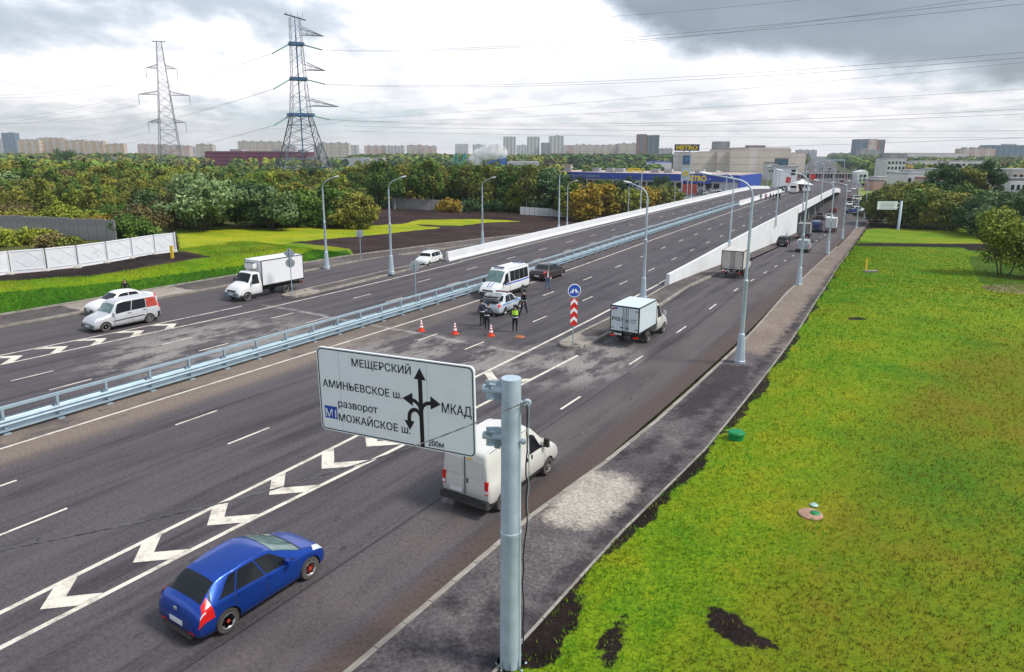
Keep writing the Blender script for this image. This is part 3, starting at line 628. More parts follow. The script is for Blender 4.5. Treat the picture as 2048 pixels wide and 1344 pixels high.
# ------------------------------------------------------------------ parapets, retaining walls, viaduct
M_WALL = mat('white_concrete', (.66, .67, .68), .75, var=.06, scale=.6, bump=.15, bscale=6)
M_CONC = mat('grey_concrete', (.34, .36, .37), .85, var=.15, scale=.8)
def sweep(name, prof, s0, s1, tf, zf, m, ds=2.0, parent=None, cap=True, zlow=None):
    """prof: list of (dt, dz) closed; dz None means zlow(s) (the wall runs down to the ground)"""
    n = int((s1-s0)/ds)+1; S = np.linspace(s0, s1, n); b = MB(); k = len(prof); vs = []
    for s in S:
        for dt, dz in prof:
            x, y = XY(s, float(fn(tf)(np.array([s]))[0]) + dt)
            z = float(zf(np.array([s]), 0)[0]) + dz if not isinstance(dz, str) else float(zlow(s))
            vs.append((float(x), float(y), z))
    fs = [((i)*k+j, (i)*k+(j+1) % k, (i+1)*k+(j+1) % k, (i+1)*k+j) for i in range(n-1) for j in range(k)]
    if cap: fs += [tuple(range(k-1, -1, -1)), tuple((n-1)*k + j for j in range(k))]
    b.add(vs, fs, 0, False); me = b.mesh(name, m); bm = bmesh.new(); bm.from_mesh(me); bmesh.ops.recalc_face_normals(bm, faces=bm.faces); bm.to_mesh(me); bm.free()
    return link(name, me, parent)
JER = [(-.08, 1.0), (.08, 1.0), (.14, .35), (.30, .12), (.30, -.05), (-.30, -.05), (-.30, .12), (-.14, .35)]
def barrier(name, label, tf, side, zlow):
    w = thing(name, label, 'parapet wall', group='ramp parapet walls')
    o = side*1.0
    prof = [(-.12*o, 1.0), (.16*o, 1.0), (.20*o, 'g'), (-.26*o, 'g'), (-.30*o, .10), (-.17*o, .34)]
    seg = [58, 70, 82, 94, 106, 118, 130, 148]
    s_ = 57.4
    for i, e in enumerate(seg[1:]):
        sweep('wall_panel', prof, s_ if i else 57.3, e-.03, tf, lambda S, t: ZDf(S, t), M_WALL, 2, w, zlow=zlow); s_ = e
    prof2 = [(-.12*o, 1.0), (.16*o, 1.0), (.24*o, -.55), (.05*o, -.60), (-.30*o, -.05), (-.30*o, .10), (-.17*o, .34)]
    s_ = 148
    for e in list(range(160, 345, 12)):
        sweep('wall_panel', prof2, s_, e-.04, tf, ZDf, M_WALL, 3, w, zlow=zlow); s_ = e
    return w
barrier('ramp_wall', 'white parapet and retaining wall along the right edge of the ramp', -19.5, 1, lambda s: min(zr(s), 0) - .3)
barrier('ramp_wall', 'white concrete parapet along the far left edge of the ramp', -44.0, -1, lambda s: min(zl(s), 0) - .3)
mw = thing('median_wall', 'white concrete median wall on the crest of the viaduct', 'barrier wall')
s_ = 155
for e in range(163, 330, 8): sweep('wall_segment', JER, s_, e-.04, -32.6, ZDf, M_WALL, 4, mw); s_ = e
v = thing('viaduct', 'grey concrete viaduct with tapered piers carrying the ramp over the crossing', 'viaduct')
sweep('deck_slab', [(-24.2, -.02), (-.2, -.02), (-.3, -.5), (-1.6, -.95), (-22.8, -.95), (-24.1, -.5)], 148, 345, -19.75, ZDf, M_CONC, 3, v)
sweep('abutment', [(-24.1, -.9), (-.35, -.9), (-.35, 'g'), (-24.1, 'g')], 147, 148.2, -19.75, ZDf, M_CONC, 1, v, zlow=lambda s: -7)
for s in (160, 176, 192, 208, 224, 240):
    for tc_ in (-23.2, -31.8, -40.4):
        p = MB(); zt = zd(s)-.93; zb = -6.6; h = zt-zb
        p.add([(-.6, -1.2, zb), (.6, -1.2, zb), (.6, 1.2, zb), (-.6, 1.2, zb), (-.6, -1.2, zt-1.5), (.6, -1.2, zt-1.5), (.6, 1.2, zt-1.5), (-.6, 1.2, zt-1.5), (-.7, -3.2, zt-.35), (.7, -3.2, zt-.35), (.7, 3.2, zt-.35), (-.7, 3.2, zt-.35), (-.7, -3.2, zt), (.7, -3.2, zt), (.7, 3.2, zt), (-.7, 3.2, zt)],
              [(0, 1, 5, 4), (1, 2, 6, 5), (2, 3, 7, 6), (3, 0, 4, 7), (4, 5, 9, 8), (5, 6, 10, 9), (6, 7, 11, 10), (7, 4, 8, 11), (8, 9, 13, 12), (9, 10, 14, 13), (10, 11, 15, 14), (11, 8, 12, 15), (12, 13, 14, 15)])
        x, y = XY(s, tc_); p.build('pier', M_CONC, v, (float(x), float(y), 0), heading(s))
# ------------------------------------------------------------------ median guard rail
M_GALV = mat('galvanised_steel', (.34, .44, .50), .5, metal=.3, var=.12, scale=2)
gr = thing('guard_rail', 'double-sided galvanised guard rail with a tubular top rail along the median', 'guard rail')
TG = lambda s: np.interp(s, [0, 20, 40, 60, 155], [-31.95, -32.0, -32.45, -32.5, -32.6])
p = MB(); p.box((0, 0, .52), (.10, .14, 1.04)); p.box((0, -.14, .34), (.12, .10, .26)); p.box((0, .14, .34), (.12, .10, .26)); p.box((0, 0, .02), (.26, .5, .04)); p.box((0, 0, 1.07), (.14, .16, .10))
me = p.mesh('post', M_GALV)
r_ = MB(); r_.box((0, 0, 0), (.015, .05, .06)); RMAT = mat('red_reflector', (.5, .03, .03), .4); rme = r_.mesh('reflector', RMAT)
for i, s in enumerate(np.arange(-3.5, 154, 2.08)):
    t_ = float(TG(s)); x, y = XY(s, t_); po = link('post', me, gr, (float(x), float(y), 0), heading(s))
    if i % 2 == 0: link('reflector', rme, po, (-.06, -.26, .60))
W = [(-.06, .29), (-.13, .23), (-.06, .15), (-.06, .13), (-.13, .07), (-.06, .0), (-.03, .0), (-.09, .07), (-.03, .13), (-.03, .15), (-.09, .23), (-.03, .29)]
for o, nm in ((1, 'beam'), (-1, 'beam')):
    prof = [((-.16+a)*-o, b_+.36) for a, b_ in W]; s_ = -6
    for e in range(2, 156, 8): sweep('beam', prof, s_, e, TG, ZDf, M_GALV, 2, gr, cap=False); s_ = e
s_ = -6
for e in range(6, 157, 12): sweep('top_rail', [(-.07, 1.04), (.07, 1.04), (.07, 1.16), (-.07, 1.16)], s_, min(e, 154), TG, ZDf, M_GALV, 2, gr); s_ = e
s_ = -6
for e in range(6, 157, 12): sweep('low_rail', [(-.20, .13), (.20, .13), (.20, .20), (-.20, .20)], s_, min(e, 154), TG, ZDf, M_GALV, 2, gr); s_ = e
# ------------------------------------------------------------------ street lamps
M_POLE = mat('lamp_steel', (.44, .52, .58), .5, metal=.25, var=.08, scale=2); M_HEAD = mat('lamp_head', (.72, .74, .76), .4); M_GLASS = mat('lamp_glass', (.75, .78, .8), .15)
def lamp(kind):
    r = thing('street_lamp', 'street lamp', 'street lamp', group='street lamps')
    h, arm, rb = {'tall': (9.2, 2.4, .17), 'mid': (7.9, 1.6, .15), 'par': (7.3, 1.7, .13)}[kind]
    b = MB()
    if kind != 'par':
        b.lathe([(.30, 0), (.30, .25), (.27, .28), (.17, 1.75), (.13, 1.8)], n=8, smooth=False); b.build('pole_base', M_POLE, r)
        b = MB(); b.lathe([(.125, 1.78), (.115, 4.6), (.125, 4.62), (.125, 4.75), (.085, 4.8), (.075, h)], n=10); b.build('pole', M_POLE, r, sharp=30)
    else:
        b.lathe([(.24, 0), (.24, .12), (.13, .55), (.12, .6)], n=8, smooth=False); b.build('pole_base', M_POLE, r)
        b = MB(); b.lathe([(.11, .58), (.10, 4.0), (.075, 4.1), (.07, h)], n=10); b.build('pole', M_POLE, r, sharp=30)
    b = MB(); P = [(0, 0, h-.05)]
    for i in range(1, 8): a = i/7*math.radians(78); P.append((0, .95*(1-math.cos(a)), h-.05 + .95*math.sin(a)))
    P.append((0, arm, P[-1][2]+.30)); b.tube(P, [.05]*8+[.035], 8); b.build('arm', M_POLE, r)
    e = P[-1]; b = MB(); prof = [(.03, -.35), (.10, -.25), (.16, 0), (.17, .22), (.12, .42), (.0, .50)]; b.lathe(prof, n=12, axis='y')
    b.xform(Matrix.Translation(e) @ Matrix.Rotation(math.radians(10), 4, 'X') @ Matrix.Diagonal((.72, .85, .45, 1))); b.build('lamp_head', M_HEAD, r, sharp=40)
    b = MB(); b.lathe([(.0, -.02), (.10, .0)], n=10); b.xform(Matrix.Translation((e[0], e[1]+.12, e[2]-.09))); b.build('lamp_lens', M_GLASS, r)
    return r
LP = {}
def put_lamp(kind, pos, rz, label, sc_=1.0):
    if kind not in LP: LP[kind] = lamp(kind); o = LP[kind]; o.location = pos; o.rotation_euler = (0, 0, rz); o['label'] = label; o.scale = (sc_,)*3
    else: copy_tree(LP[kind], None, pos, rz, label, sc_)
def on(s, tp, z): x, y = XY(s, tp); return (float(x), float(y), z)
# right-hand sidewalk row: arms reach over the road (to the left)
a0 = at(1479, 729); put_lamp('tall', a0, heading(37)+.25, 'tall street lamp on the right sidewalk nearest the camera, arm crossing the ramp view')
R2 = [((1597, 573), 'second street lamp of the right sidewalk row, beside the lawn with the yellow stake'), ((1655, 508), 'third street lamp of the right sidewalk row, beside the silver van'), ((1684, 478), 'fourth street lamp of the right sidewalk row, short of the lawn sign'),
      ((1712, 457), 'fifth street lamp of the right sidewalk row, where the sidewalk bends'), ((1728, 441), 'farthest street lamp of the right sidewalk row, by the side street')]
for (q, lb) in R2: p_ = at(*q); s_, t_ = ST(p_.x, p_.y); put_lamp('tall', p_, heading(float(s_))+.15, lb)
p_ = at(1286, 599, .13); put_lamp('mid', p_, heading(47), 'street lamp on the traffic island behind the small box truck numbered on its doors')
for px, py, lb in ((654, 538, 'street lamp on the left sidewalk behind the long white truck'), (965, 489, 'street lamp on the left sidewalk behind the start of the far parapet')):
    p_ = at(px, py); s_, t_ = ST(p_.x, p_.y); put_lamp('mid', p_, heading(float(s_))+math.pi+.15, lb)
p_ = at(783, 548, .13); put_lamp('mid', p_, heading(48)+math.pi+.1, 'street lamp on the left traffic island beside the white crossover')
M_PIL = M_WALL
def par_lamp(s, tp, side, label, rz):
    x, y = XY(s, tp); o = MB(); o.box((0, 0, -.4), (.8, .5, 1.1)); pd = tag(o.build('lamp_plinth', M_WALL, None, (float(x), float(y), zd(s)+.62), heading(s)), 'plinth of the ' + label, 'plinth', 'lamp plinths')
    put_lamp('par', (float(x), float(y), zd(s)+.78), rz, label)
for s, lb in ((82, 'street lamp on the right parapet beside the white box truck'), (118, 'street lamp on the right parapet above the dark crossover'), (154, 'street lamp on the right parapet above the abutment'), (190, 'street lamp on the right parapet over the viaduct piers'), (226, 'farthest street lamp on the right parapet at the crest')):
    par_lamp(s, -19.25, 1, lb, heading(s)+.1)
for s, lb in ((86, 'street lamp on the left parapet in front of the dark soil'), (122, 'street lamp on the left parapet in front of the orange trees'), (158, 'street lamp on the left parapet in front of the store sign'), (194, 'street lamp on the left parapet by the parking lot')):
    par_lamp(s, -44.25, -1, lb, heading(s)+math.pi)
for s, lb in ((108, 'first street lamp behind the left parapet beside the soil field'), (140, 'second street lamp behind the left parapet before the orange trees'), (175, 'third street lamp behind the left parapet'), (205, 'fourth street lamp behind the left parapet near the red hoarding'), (240, 'farthest street lamp behind the left parapet')):
    x, y = XY(s, -53.2); put_lamp('mid', (float(x), float(y), zl(s)), heading(s)+math.pi, lb)
for i, s in enumerate((300, 350, 400)):
    for tp, sd_ in ((-12, 'right'), (-47, 'left')):
        x, y = XY(s, tp); put_lamp('mid', (float(x), float(y), -6), heading(s)+.1, ['near', 'middle', 'farthest'][i] + ' lamp on the ' + sd_ + ' side of the avenue beyond the viaduct', 1.0)
# ------------------------------------------------------------------ direction sign on its mast
DJV = None
M_SIGNW = mat('sign_white', (.84, .88, .90), .35, var=.03); M_SIGNK = mat('sign_black', (.008, .008, .010), .5, var=.02); M_SIGNB = mat('sign_blue', (.02, .08, .42), .4, var=.04); M_SIGNR = mat('sign_red', (.62, .02, .015), .4, var=.04); M_SIGNG = mat('sign_back_grey', (.33, .36, .38), .5, metal=.3)
M_MAST = mat('mast_grey_paint', (.40, .49, .56), .45, var=.16, scale=2.2, bump=.12, bscale=14)
M_TXTW = mat('sign_letter_white', (.85, .87, .88), .4, var=.02)
def text_mesh(txt, size=1.0, bold=.012, extr=.002, align='LEFT', sx=1.0):
    c = bpy.data.curves.new('t', 'FONT'); c.body = txt; c.size = size; c.offset = bold*size*1.05; c.extrude = extr; c.align_x = align; c.resolution_u = 3
    o = bpy.data.objects.new('t', c); COL.objects.link(o); dg = bpy.context.evaluated_depsgraph_get(); me = bpy.data.meshes.new_from_object(o.evaluated_get(dg)); bpy.data.objects.remove(o)
    if sx != 1.0:
        for v_ in me.vertices: v_.co.x *= sx
    return me
def fit_text(txt, m, x0, y0, width, cap, parent, name='lettering', z=.006, bold=.004, M_=None, color=None):
    me = text_mesh(txt, 1.0, bold); xs = [v_.co.x for v_ in me.vertices]; ys = [v_.co.y for v_ in me.vertices]
    w = max(xs)-min(xs); capv = .73; kx = width/w; ky = cap/capv; mn = min(xs)
    for v_ in me.vertices: v_.co.x = (v_.co.x-mn)*kx + x0; v_.co.y = v_.co.y*ky + y0; v_.co.z = v_.co.z + z
    me.materials.clear(); me.materials.append(m); o = link(name, me, parent)
    if M_ is not None: o.matrix_local = M_
    return o
def rounded(w, h, r, n=6):
    P = []
    for cx_, cy_, a0_ in ((w-r, r, -90), (w-r, h-r, 0), (r, h-r, 90), (r, r, 180)):
        for i in range(n+1): a = math.radians(a0_ + 90*i/n); P.append((cx_ + r*math.cos(a), cy_ + r*math.sin(a)))
    return P
def poly_plate(b, poly, z0, z1, mi=0): b.prism(poly, z0, z1, mi)
SX0, SD, SYAW, SL, SZT, SZB = -.738, 13.2, .4397, 4.08, 7.165, 5.168
sgn = thing('direction_sign', 'large white direction sign with black place names and arrows on a thick grey mast', 'road sign', (-.01, 13.35, 0))
SW, SH = SL, SZT-SZB
# sign plane frame: local x to the right along the sign, y up, z towards the viewer
ex = Vector((math.cos(SYAW), -math.sin(SYAW), .018)).normalized(); ey = Vector((0, 0, 1)); ez = ex.cross(ey); ey = ez.cross(ex)
org = Vector((SX0 - math.cos(SYAW)*SL, SD + math.sin(SYAW)*SL, SZB + .0))
SM = Matrix((ex, ey, ez)).transposed().to_4x4(); SM.translation = org - Vector((-.01, 13.35, 0))
def spx(px, py):
    d = ray(px, py); o = Vector((0, 0, HC)); k = (org-o).dot(ez)/d.dot(ez); q = o + d*k - org; return q.dot(ex), q.dot(ey)
b = MB(); b.prism(rounded(SW, SH, .12), -.05, 0); pl = b.build('sign_panel', M_SIGNW, sgn); pl.matrix_local = SM
b = MB(); o_, i_ = rounded(SW-.05, SH-.05, .11), rounded(SW-.10, SH-.10, .09); n_ = len(o_)
b.add([(x+.025, y+.025, .004) for x, y in o_] + [(x+.05, y+.05, .004) for x, y in i_], [(i, (i+1) % n_, n_+(i+1) % n_, n_+i) for i in range(n_)]); b.build('border_line', M_SIGNK, pl)
for xx in (.62, SW*.72):
    b = MB(); b.add([(xx, .06, .0035), (xx+.008, .06, .0035), (xx+.008, SH-.06, .0035), (xx, SH-.06, .0035)], [(0, 1, 2, 3)]); b.build('panel_seam', M_MAST, pl)
b = MB()
for y_ in (.35, 1.0, SH-.35): b.box((SW/2, y_, -.08), (SW-.1, .06, .05))
b.build('stiffener_rails', M_GALV, pl)
def line_text(txt, pl0, pr0, cap, m=M_SIGNK):
    a, c_ = spx(*pl0), spx(*pr0); fit_text(txt, m, a[0], (a[1]+c_[1])/2, c_[0]-a[0], cap, pl)
line_text('МЕЩЕРСКИЙ', (703.5, 728), (822, 753), .18); line_text('АМИНЬЕВСКОЕ ш.', (646, 768), (804, 802), .18)
line_text('разворот', (677, 811), (755.5, 829), .18); line_text('МОЖАЙСКОЕ ш.', (678, 836), (821.5, 873), .18)
line_text('МКАД', (884, 821), (943.5, 838), .22); line_text('200м', (857, 889), (888, 898), .14)
a, c_ = spx(651, 834), spx(674, 814); b = MB(); b.prism([(a[0], a[1]), (c_[0], a[1]), (c_[0], c_[1]), (a[0], c_[1])], .001, .005); b.build('route_badge', M_SIGNB, pl)
fit_text('М1', M_TXTW, a[0]+.03, a[1]+.035, c_[0]-a[0]-.06, (c_[1]-a[1])*.66, pl, z=.009)
ax0 = spx(844, 892); tip = spx(840.3, 736); J = spx(843, 806); lt = spx(805, 795.5); rt_ = spx(882, 809); ut = spx(820, 860); b = MB(); xs_ = (ax0[0]+tip[0])/2 + .0
def path_strip(b, P, w, z=.003):
    vs = []; fs = []
    for i, p in enumerate(P):
        q0, q1 = P[max(i-1, 0)], P[min(i+1, len(P)-1)]; dx, dy = q1[0]-q0[0], q1[1]-q0[1]; l = math.hypot(dx, dy); nx, ny = -dy/l*w/2, dx/l*w/2
        vs += [(p[0]+nx, p[1]+ny, z), (p[0]-nx, p[1]-ny, z)]
        if i: k = 2*i; fs.append((k-2, k-1, k+1, k))
    b.add(vs, fs)
def head(b, tip_, d, l=.26, w=.30, z=.0045):
    dx, dy = d; b.add([(tip_[0], tip_[1], z), (tip_[0]-dx*l-dy*w/2, tip_[1]-dy*l+dx*w/2, z), (tip_[0]-dx*l+dy*w/2, tip_[1]-dy*l-dx*w/2, z)], [(0, 1, 2)])
path_strip(b, [(xs_, .02), (xs_, tip[1]-.2)], .105); head(b, (xs_, tip[1]), (0, 1))
yl = lt[1]+.0
path_strip(b, [(xs_, yl-.22), (xs_-.05, yl-.10), (xs_-.14, yl-.03), (lt[0]+.2, yl)], .085, .0038); head(b, (lt[0], yl), (-1, 0))
yr = rt_[1]; path_strip(b, [(xs_, yr-.22), (xs_+.05, yr-.10), (xs_+.14, yr-.03), (rt_[0]-.2, yr)], .085, .0052); head(b, (rt_[0], yr), (1, 0))
cxu = (ut[0]+xs_)/2; ru = (xs_-ut[0])/2
yu = ut[1]+.30; path_strip(b, [(xs_, yu-.05)] + [(cxu + ru*math.cos(a), yu + .12*1.6*math.sin(a)) for a in np.linspace(.15, math.pi, 9)] + [(ut[0], ut[1]+.2)], .09, .0060); head(b, ut, (0, -1), .22, .26)
b.build('arrows', M_SIGNK, pl)
b = MB(); b.lathe([(.24, .12), (.225, 3.4), (.232, 3.42), (.232, 3.5), (.22, 3.52), (.205, 6.96), (.0, 6.98)], n=28); b.build('mast', M_MAST, sgn, sharp=30)
b = MB(); b.box((0, 0, .05), (.75, .75, .05)); 
for a in range(8):
    t_ = a*math.pi/4; c_, s__ = math.cos(t_), math.sin(t_); b.add([(c_*.23, s__*.23, .07), (c_*.36, s__*.36, .07), (c_*.23, s__*.23, .42)], [(0, 1, 2), (2, 1, 0)])
    b.lathe([(.03, .07), (.03, .16), (0, .16)], (c_*.33+.02, s__*.33+.02, 0), n=6, smooth=False)
b.build('base_flange', M_MAST, sgn)
for zz in (6.66, 5.62):      # two bracket arms with clamping plates
    d_ = Vector((-1, .35, 0)).normalized(); s0_ = d_*.19 + Vector((0, 0, zz)); e0_ = d_*.62 + Vector((0, 0, zz)); b = MB()
    b.tube([s0_, e0_], .085, 14); b.bar(d_*.34+Vector((0, 0, zz-.21)), d_*.34+Vector((0, 0, zz+.21)), .03, .30)
    b.bar(d_*.40+Vector((0, 0, zz-.21)), d_*.40+Vector((0, 0, zz+.21)), .03, .30); n__ = d_.cross(Vector((0, 0, 1)))
    for sg in (-1, 1):
        b.add([d_*.20+n__*.1*sg+Vector((0, 0, zz-.22)), d_*.33+n__*.13*sg+Vector((0, 0, zz-.2)), d_*.33+n__*.13*sg+Vector((0, 0, zz-.03)), d_*.2+n__*.1*sg+Vector((0, 0, zz-.03))], [(0, 1, 2, 3), (3, 2, 1, 0)])
        b.add([d_*.41+n__*.1*sg+Vector((0, 0, zz+.18)), d_*.58+n__*.06*sg+Vector((0, 0, zz+.06)), d_*.41+n__*.1*sg+Vector((0, 0, zz+.02))], [(0, 1, 2), (2, 1, 0)])
        for zz2 in (-.15, .15): b.tube([d_*.31+n__*.11*sg+Vector((0, 0, zz+zz2)), d_*.44+n__*.11*sg+Vector((0, 0, zz+zz2))], .022, 6)
    b.build('bracket_arm', M_MAST, sgn, sharp=35)
b = MB(); b.tube([(.18, -.06, 6.46), (.36, -.10, 6.46)], .035, 8); b.lathe([(.0, -.05), (.07, -.05), (.09, 0), (.07, .05), (0, .05)], (.33, -.10, 6.46), n=14, axis='y'); b.build('cable_bracket', M_MAST, sgn, sharp=35)
b = MB(); b.tube([(.17, -.1, 5.62), (.27, -.14, 5.62)], .03, 8); b.lathe([(0, -.03), (.06, -.03), (.06, .03), (0, .03)], (.25, -.13, 5.62), n=12, axis='y'); b.build('cable_bracket', M_MAST, sgn)
M_CABLE = mat('black_cable', (.014, .014, .016), .6, var=.1)
cb = MB(); rnd = random.Random(3); P = [(.33 + rnd.uniform(-.02, .02), -.16, z_) for z_ in np.linspace(6.44, 3.6, 12)] + [(.27+rnd.uniform(-.03, .03), -.16, z_) for z_ in np.linspace(3.3, .3, 10)]
cb.tube([(p_[0]-.01, 13.35+p_[1], p_[2]) for p_ in P], .016, 5); tag(cb.build('dropped_cable', M_CABLE), 'thin black cable hanging down the right side of the sign mast', 'cable')
cb = MB(); cb.tube([(p_[0]+.03+.01*math.sin(p_[2]*4), 13.30+p_[1], p_[2]) for p_ in P[:12]], .007, 4); tag(cb.build('dropped_cable', M_GALV), 'pale thin wire hanging beside the black cable on the mast', 'cable')
# grey twisted cable sagging from the mast out of frame to the left
cb = MB(); p0 = Vector((.30, 13.2, 6.5)); ctrl = [p0, atd(840, 888, 11.2), atd(520, 986, 10.2), atd(250, 1050, 9.6), atd(0, 1100, 9.2), atd(-200, 1128, 8.9)]; pts = []
def cr(P, n):
    out = []
    for i in range(len(P)-1):
        a, b_, c_, d_ = P[max(i-1, 0)], P[i], P[i+1], P[min(i+2, len(P)-1)]
        for k in range(n):
            u = k/n; out.append(.5*((2*b_) + (c_-a)*u + (2*a-5*b_+4*c_-d_)*u*u + (3*b_-a-3*c_+d_)*u*u*u))
    return out + [P[-1]]
cp_ = cr(ctrl, 26)
for ph in (0, math.pi):
    cb.tube([q + Vector((0, math.cos(i*1.1+ph)*.008, math.sin(i*1.1+ph)*.008)) for i, q in enumerate(cp_)], .008, 5, mi=0)
tag(cb.build('sagging_cable', mat('twisted_grey_cable', (.09, .09, .10), .6, var=.6, scale=3)), 'long twisted cable sagging across the road from the sign mast to the left', 'cable')
# ------------------------------------------------------------------ small road signs
def facing(p): return math.atan2(-p.y, -p.x) + math.pi/2     # rotation so that local -Y looks towards the camera column
isg = thing('island_sign', 'blue round sign over a red and white chevron board on the right traffic island', 'road sign', at(1145.5, 691, .13), .22)
k = 1.0; b = MB(); b.tube([(0, 0, 0), (0, 0, 3.75)], .038, 10); b.build('post', M_GALV, isg)
b = MB(); b.box((0, -.07, 2.08), (.42, .03, 1.62)); bd = b.build('chevron_board', M_SIGNR, isg)
for i, z_ in enumerate((1.42, 1.95, 2.48)):
    b = MB()
    b.add([(-.21, -.09, z_+.0), (0, -.09, z_+.22), (.21, -.09, z_+.0), (.21, -.09, z_+.20), (0, -.09, z_+.42), (-.21, -.09, z_+.20)], [(0, 1, 4, 5), (1, 2, 3, 4)]); b.build('white_chevron', M_TXTW, bd)
b = MB(); b.lathe([(.0, -.09), (.36, -.09), (.40, -.085), (.40, -.06), (0, -.06)], (0, 0, 3.38), n=28, axis='y', mis=[0, 1, 1, 2], smooth=False); rd = b.build('round_sign', [M_SIGNB, M_TXTW, M_SIGNG], isg)
b = MB()
b.add([(-.20, -.096, 3.30), (-.10, -.096, 3.22), (-.02, -.096, 3.40), (-.05, -.096, 3.50), (-.13, -.096, 3.46), (-.26, -.096, 3.36), (-.24, -.096, 3.18)], [(0, 1, 2, 3, 4), (5, 0, 6)])
b.add([(.20, -.096, 3.30), (.10, -.096, 3.22), (.02, -.096, 3.40), (.05, -.096, 3.50), (.13, -.096, 3.46), (.26, -.096, 3.36), (.24, -.096, 3.18)], [(4, 3, 2, 1, 0), (6, 0, 5)])
b.build('arrow_symbol', M_TXTW, rd)
def back_sign(name, pos, h, shapes, label):
    r = thing(name, label, 'road sign', pos, .35); b = MB(); b.tube([(0, 0, 0), (0, 0, h)], .035, 8); b.build('post', M_GALV, r)
    for kind, z_, sz in shapes:
        b = MB(); n = {'round': 20, 'oct': 8, 'square': 4, 'dia': 4}[kind]; rot = {'round': 0, 'oct': math.pi/8, 'square': math.pi/4, 'dia': 0}[kind]
        P = [(sz*math.cos(2*math.pi*i/n+rot), z_+sz*math.sin(2*math.pi*i/n+rot)) for i in range(n)]
        b.add([(x, .05, z2) for x, z2 in P] + [(x, .08, z2) for x, z2 in P], [tuple(range(n)), tuple(range(2*n-1, n-1, -1))] + [(i, (i+1) % n, n+(i+1) % n, n+i) for i in range(n)]); b.build('sign_plate', M_SIGNG, r)
        b = MB(); b.box((0, .04, z_+.1), (sz*1.2, .03, .04)); b.box((0, .04, z_-.1), (sz*1.2, .03, .04)); b.build('sign_clamp', M_GALV, r)
    return r
back_sign('road_sign', at(585, 593, .13), 3.9, [('dia', 3.45, .46), ('round', 2.70, .36)], 'grey backs of a diamond and a round sign in front of the long white truck')
back_sign('road_sign', at(832, 609, .0), 3.2, [('oct', 3.0, .42)], 'grey back of an octagonal sign rising behind the median guard rail')
back_sign('road_sign', at(722, 523), 3.2, [('square', 3.0, .5)], 'grey back of a square sign on the left sidewalk edge')
back_sign('road_sign', at(1173, 440), 2.9, [('square', 2.7, .7)], 'small grey sign panel behind the left parapet')
# far direction sign on the lawn
p_ = at(1796, 461); fs_ = thing('lawn_sign', 'distant white board sign with rows of text on a leaning grey mast in the lawn', 'road sign', p_, .0)
k = p_.length/1365; b = MB(); b.lathe([(.42, 0), (.28, .3), (.24, 6.4), (0, 6.4)], n=14); b.build('mast', M_MAST, fs_)
sc_ = (p_ - Vector((0, 0, HC))).length/1365
b = MB(); b.box((-3.1, -.2, 5.45), (4.3, .08, 1.75)); fp = b.build('sign_panel', M_SIGNW, fs_)
b = MB(); 
for i in range(5): b.box((-3.1, -.245, 4.85+i*.28), (3.4 - .5*(i % 2), .008, .08))
b.build('text_rows', mat('grey_print', (.18, .2, .22), .6), fp)
for z_ in (5.0, 5.9): b = MB(); b.tube([(-.1, 0, z_), (-1.1, -.15, z_)], .09, 8); b.build('bracket_arm', M_MAST, fs_)
# traffic cones and small things
M_CONE = mat('cone_orange', (.72, .06, .015), .5, var=.08)
def cone():
    r = thing('traffic_cone', 'x', 'traffic cone', group='orange and white traffic cones'); b = MB(); b.box((0, 0, .02), (.42, .42, .04)); b.build('base', M_CONE, r)
    b = MB(); pr = [(.17, .04), (.148, .16), (.125, .27), (.10, .38), (.083, .47), (.062, .57), (.048, .63), (.03, .74), (0, .74)]; b.lathe(pr, n=14, mis=[0, 0, 1, 0, 1, 0, 1, 0]); b.build('body', [M_CONE, M_TXTW], r); return r
c0 = None
for px, py, lb in ((843, 662, 'traffic cone standing alone nearest the median guard rail, leftmost of the three'), (910, 668, 'traffic cone in the middle of the three in front of the officers'), (982, 672, 'traffic cone beside the two officers at the open car boot, rightmost of the three')):
    p_ = at(px, py, 0)
    if c0 is None: c0 = cone(); c0.location = p_; c0.rotation_euler = (0, 0, .4); c0['label'] = lb
    else: copy_tree(c0, None, p_, random.random()*2, lb)
b = MB(); b.lathe([(.34, .012), (.30, .035), (.0, .03)], n=22, smooth=False); b.lathe([(.24, .037), (.22, .045), (0, .045)], n=20, smooth=False)
M_RUST = mat('rusty_iron', (.32, .11, .045), .8, var=.4, scale=8)
tag(b.build('manhole_cover', M_RUST, None, at(1040, 674, .005)), 'rusty orange manhole cover in the closed lane near the officers', 'manhole cover')
M_GRNB = mat('green_plastic', (.0, .20, .055), .45, var=.1)
w = thing('green_well_ring', 'green plastic well shaft standing in the lawn edge by the sidewalk', 'well shaft', at(1471, 886) + Vector((0, 0, .2))); b = MB(); b.lathe([(.30, -.1), (.30, .20), (.34, .21), (.34, .27), (.30, .28)], n=24); b.build('shaft', M_GRNB, w, sharp=30)
b = MB(); b.lathe([(.31, .285), (.29, .31), (.08, .32), (0, .32)], n=24); b.build('lid', M_GRNB, w, sharp=30)
w = thing('concrete_well_lid', 'flat round concrete well lid with a green cap lying in the lawn', 'well lid', at(1620, 1040) + Vector((0, 0, .2))); b = MB(); b.lathe([(.36, -.15), (.36, .02), (.34, .035), (0, .035)], n=26); b.build('slab', mat('pinkish_concrete', (.36, .21, .15), .9, var=.2), w, sharp=40)
b = MB(); b.lathe([(.15, .035), (.15, .055), (0, .06)], (.14, .0, 0), n=18); b.build('cap', M_GRNB, w)
b = MB(); b.lathe([(.14, 0), (.05, .06), (0, .06)], (0, 0, 0), n=8); tag(b.build('green_scrap', mat('pale_green_plastic', (.30, .45, .38), .6), None, at(1627, 1021) + Vector((0, 0, .2))), 'small pale green scrap in the grass behind the well lid', 'litter')
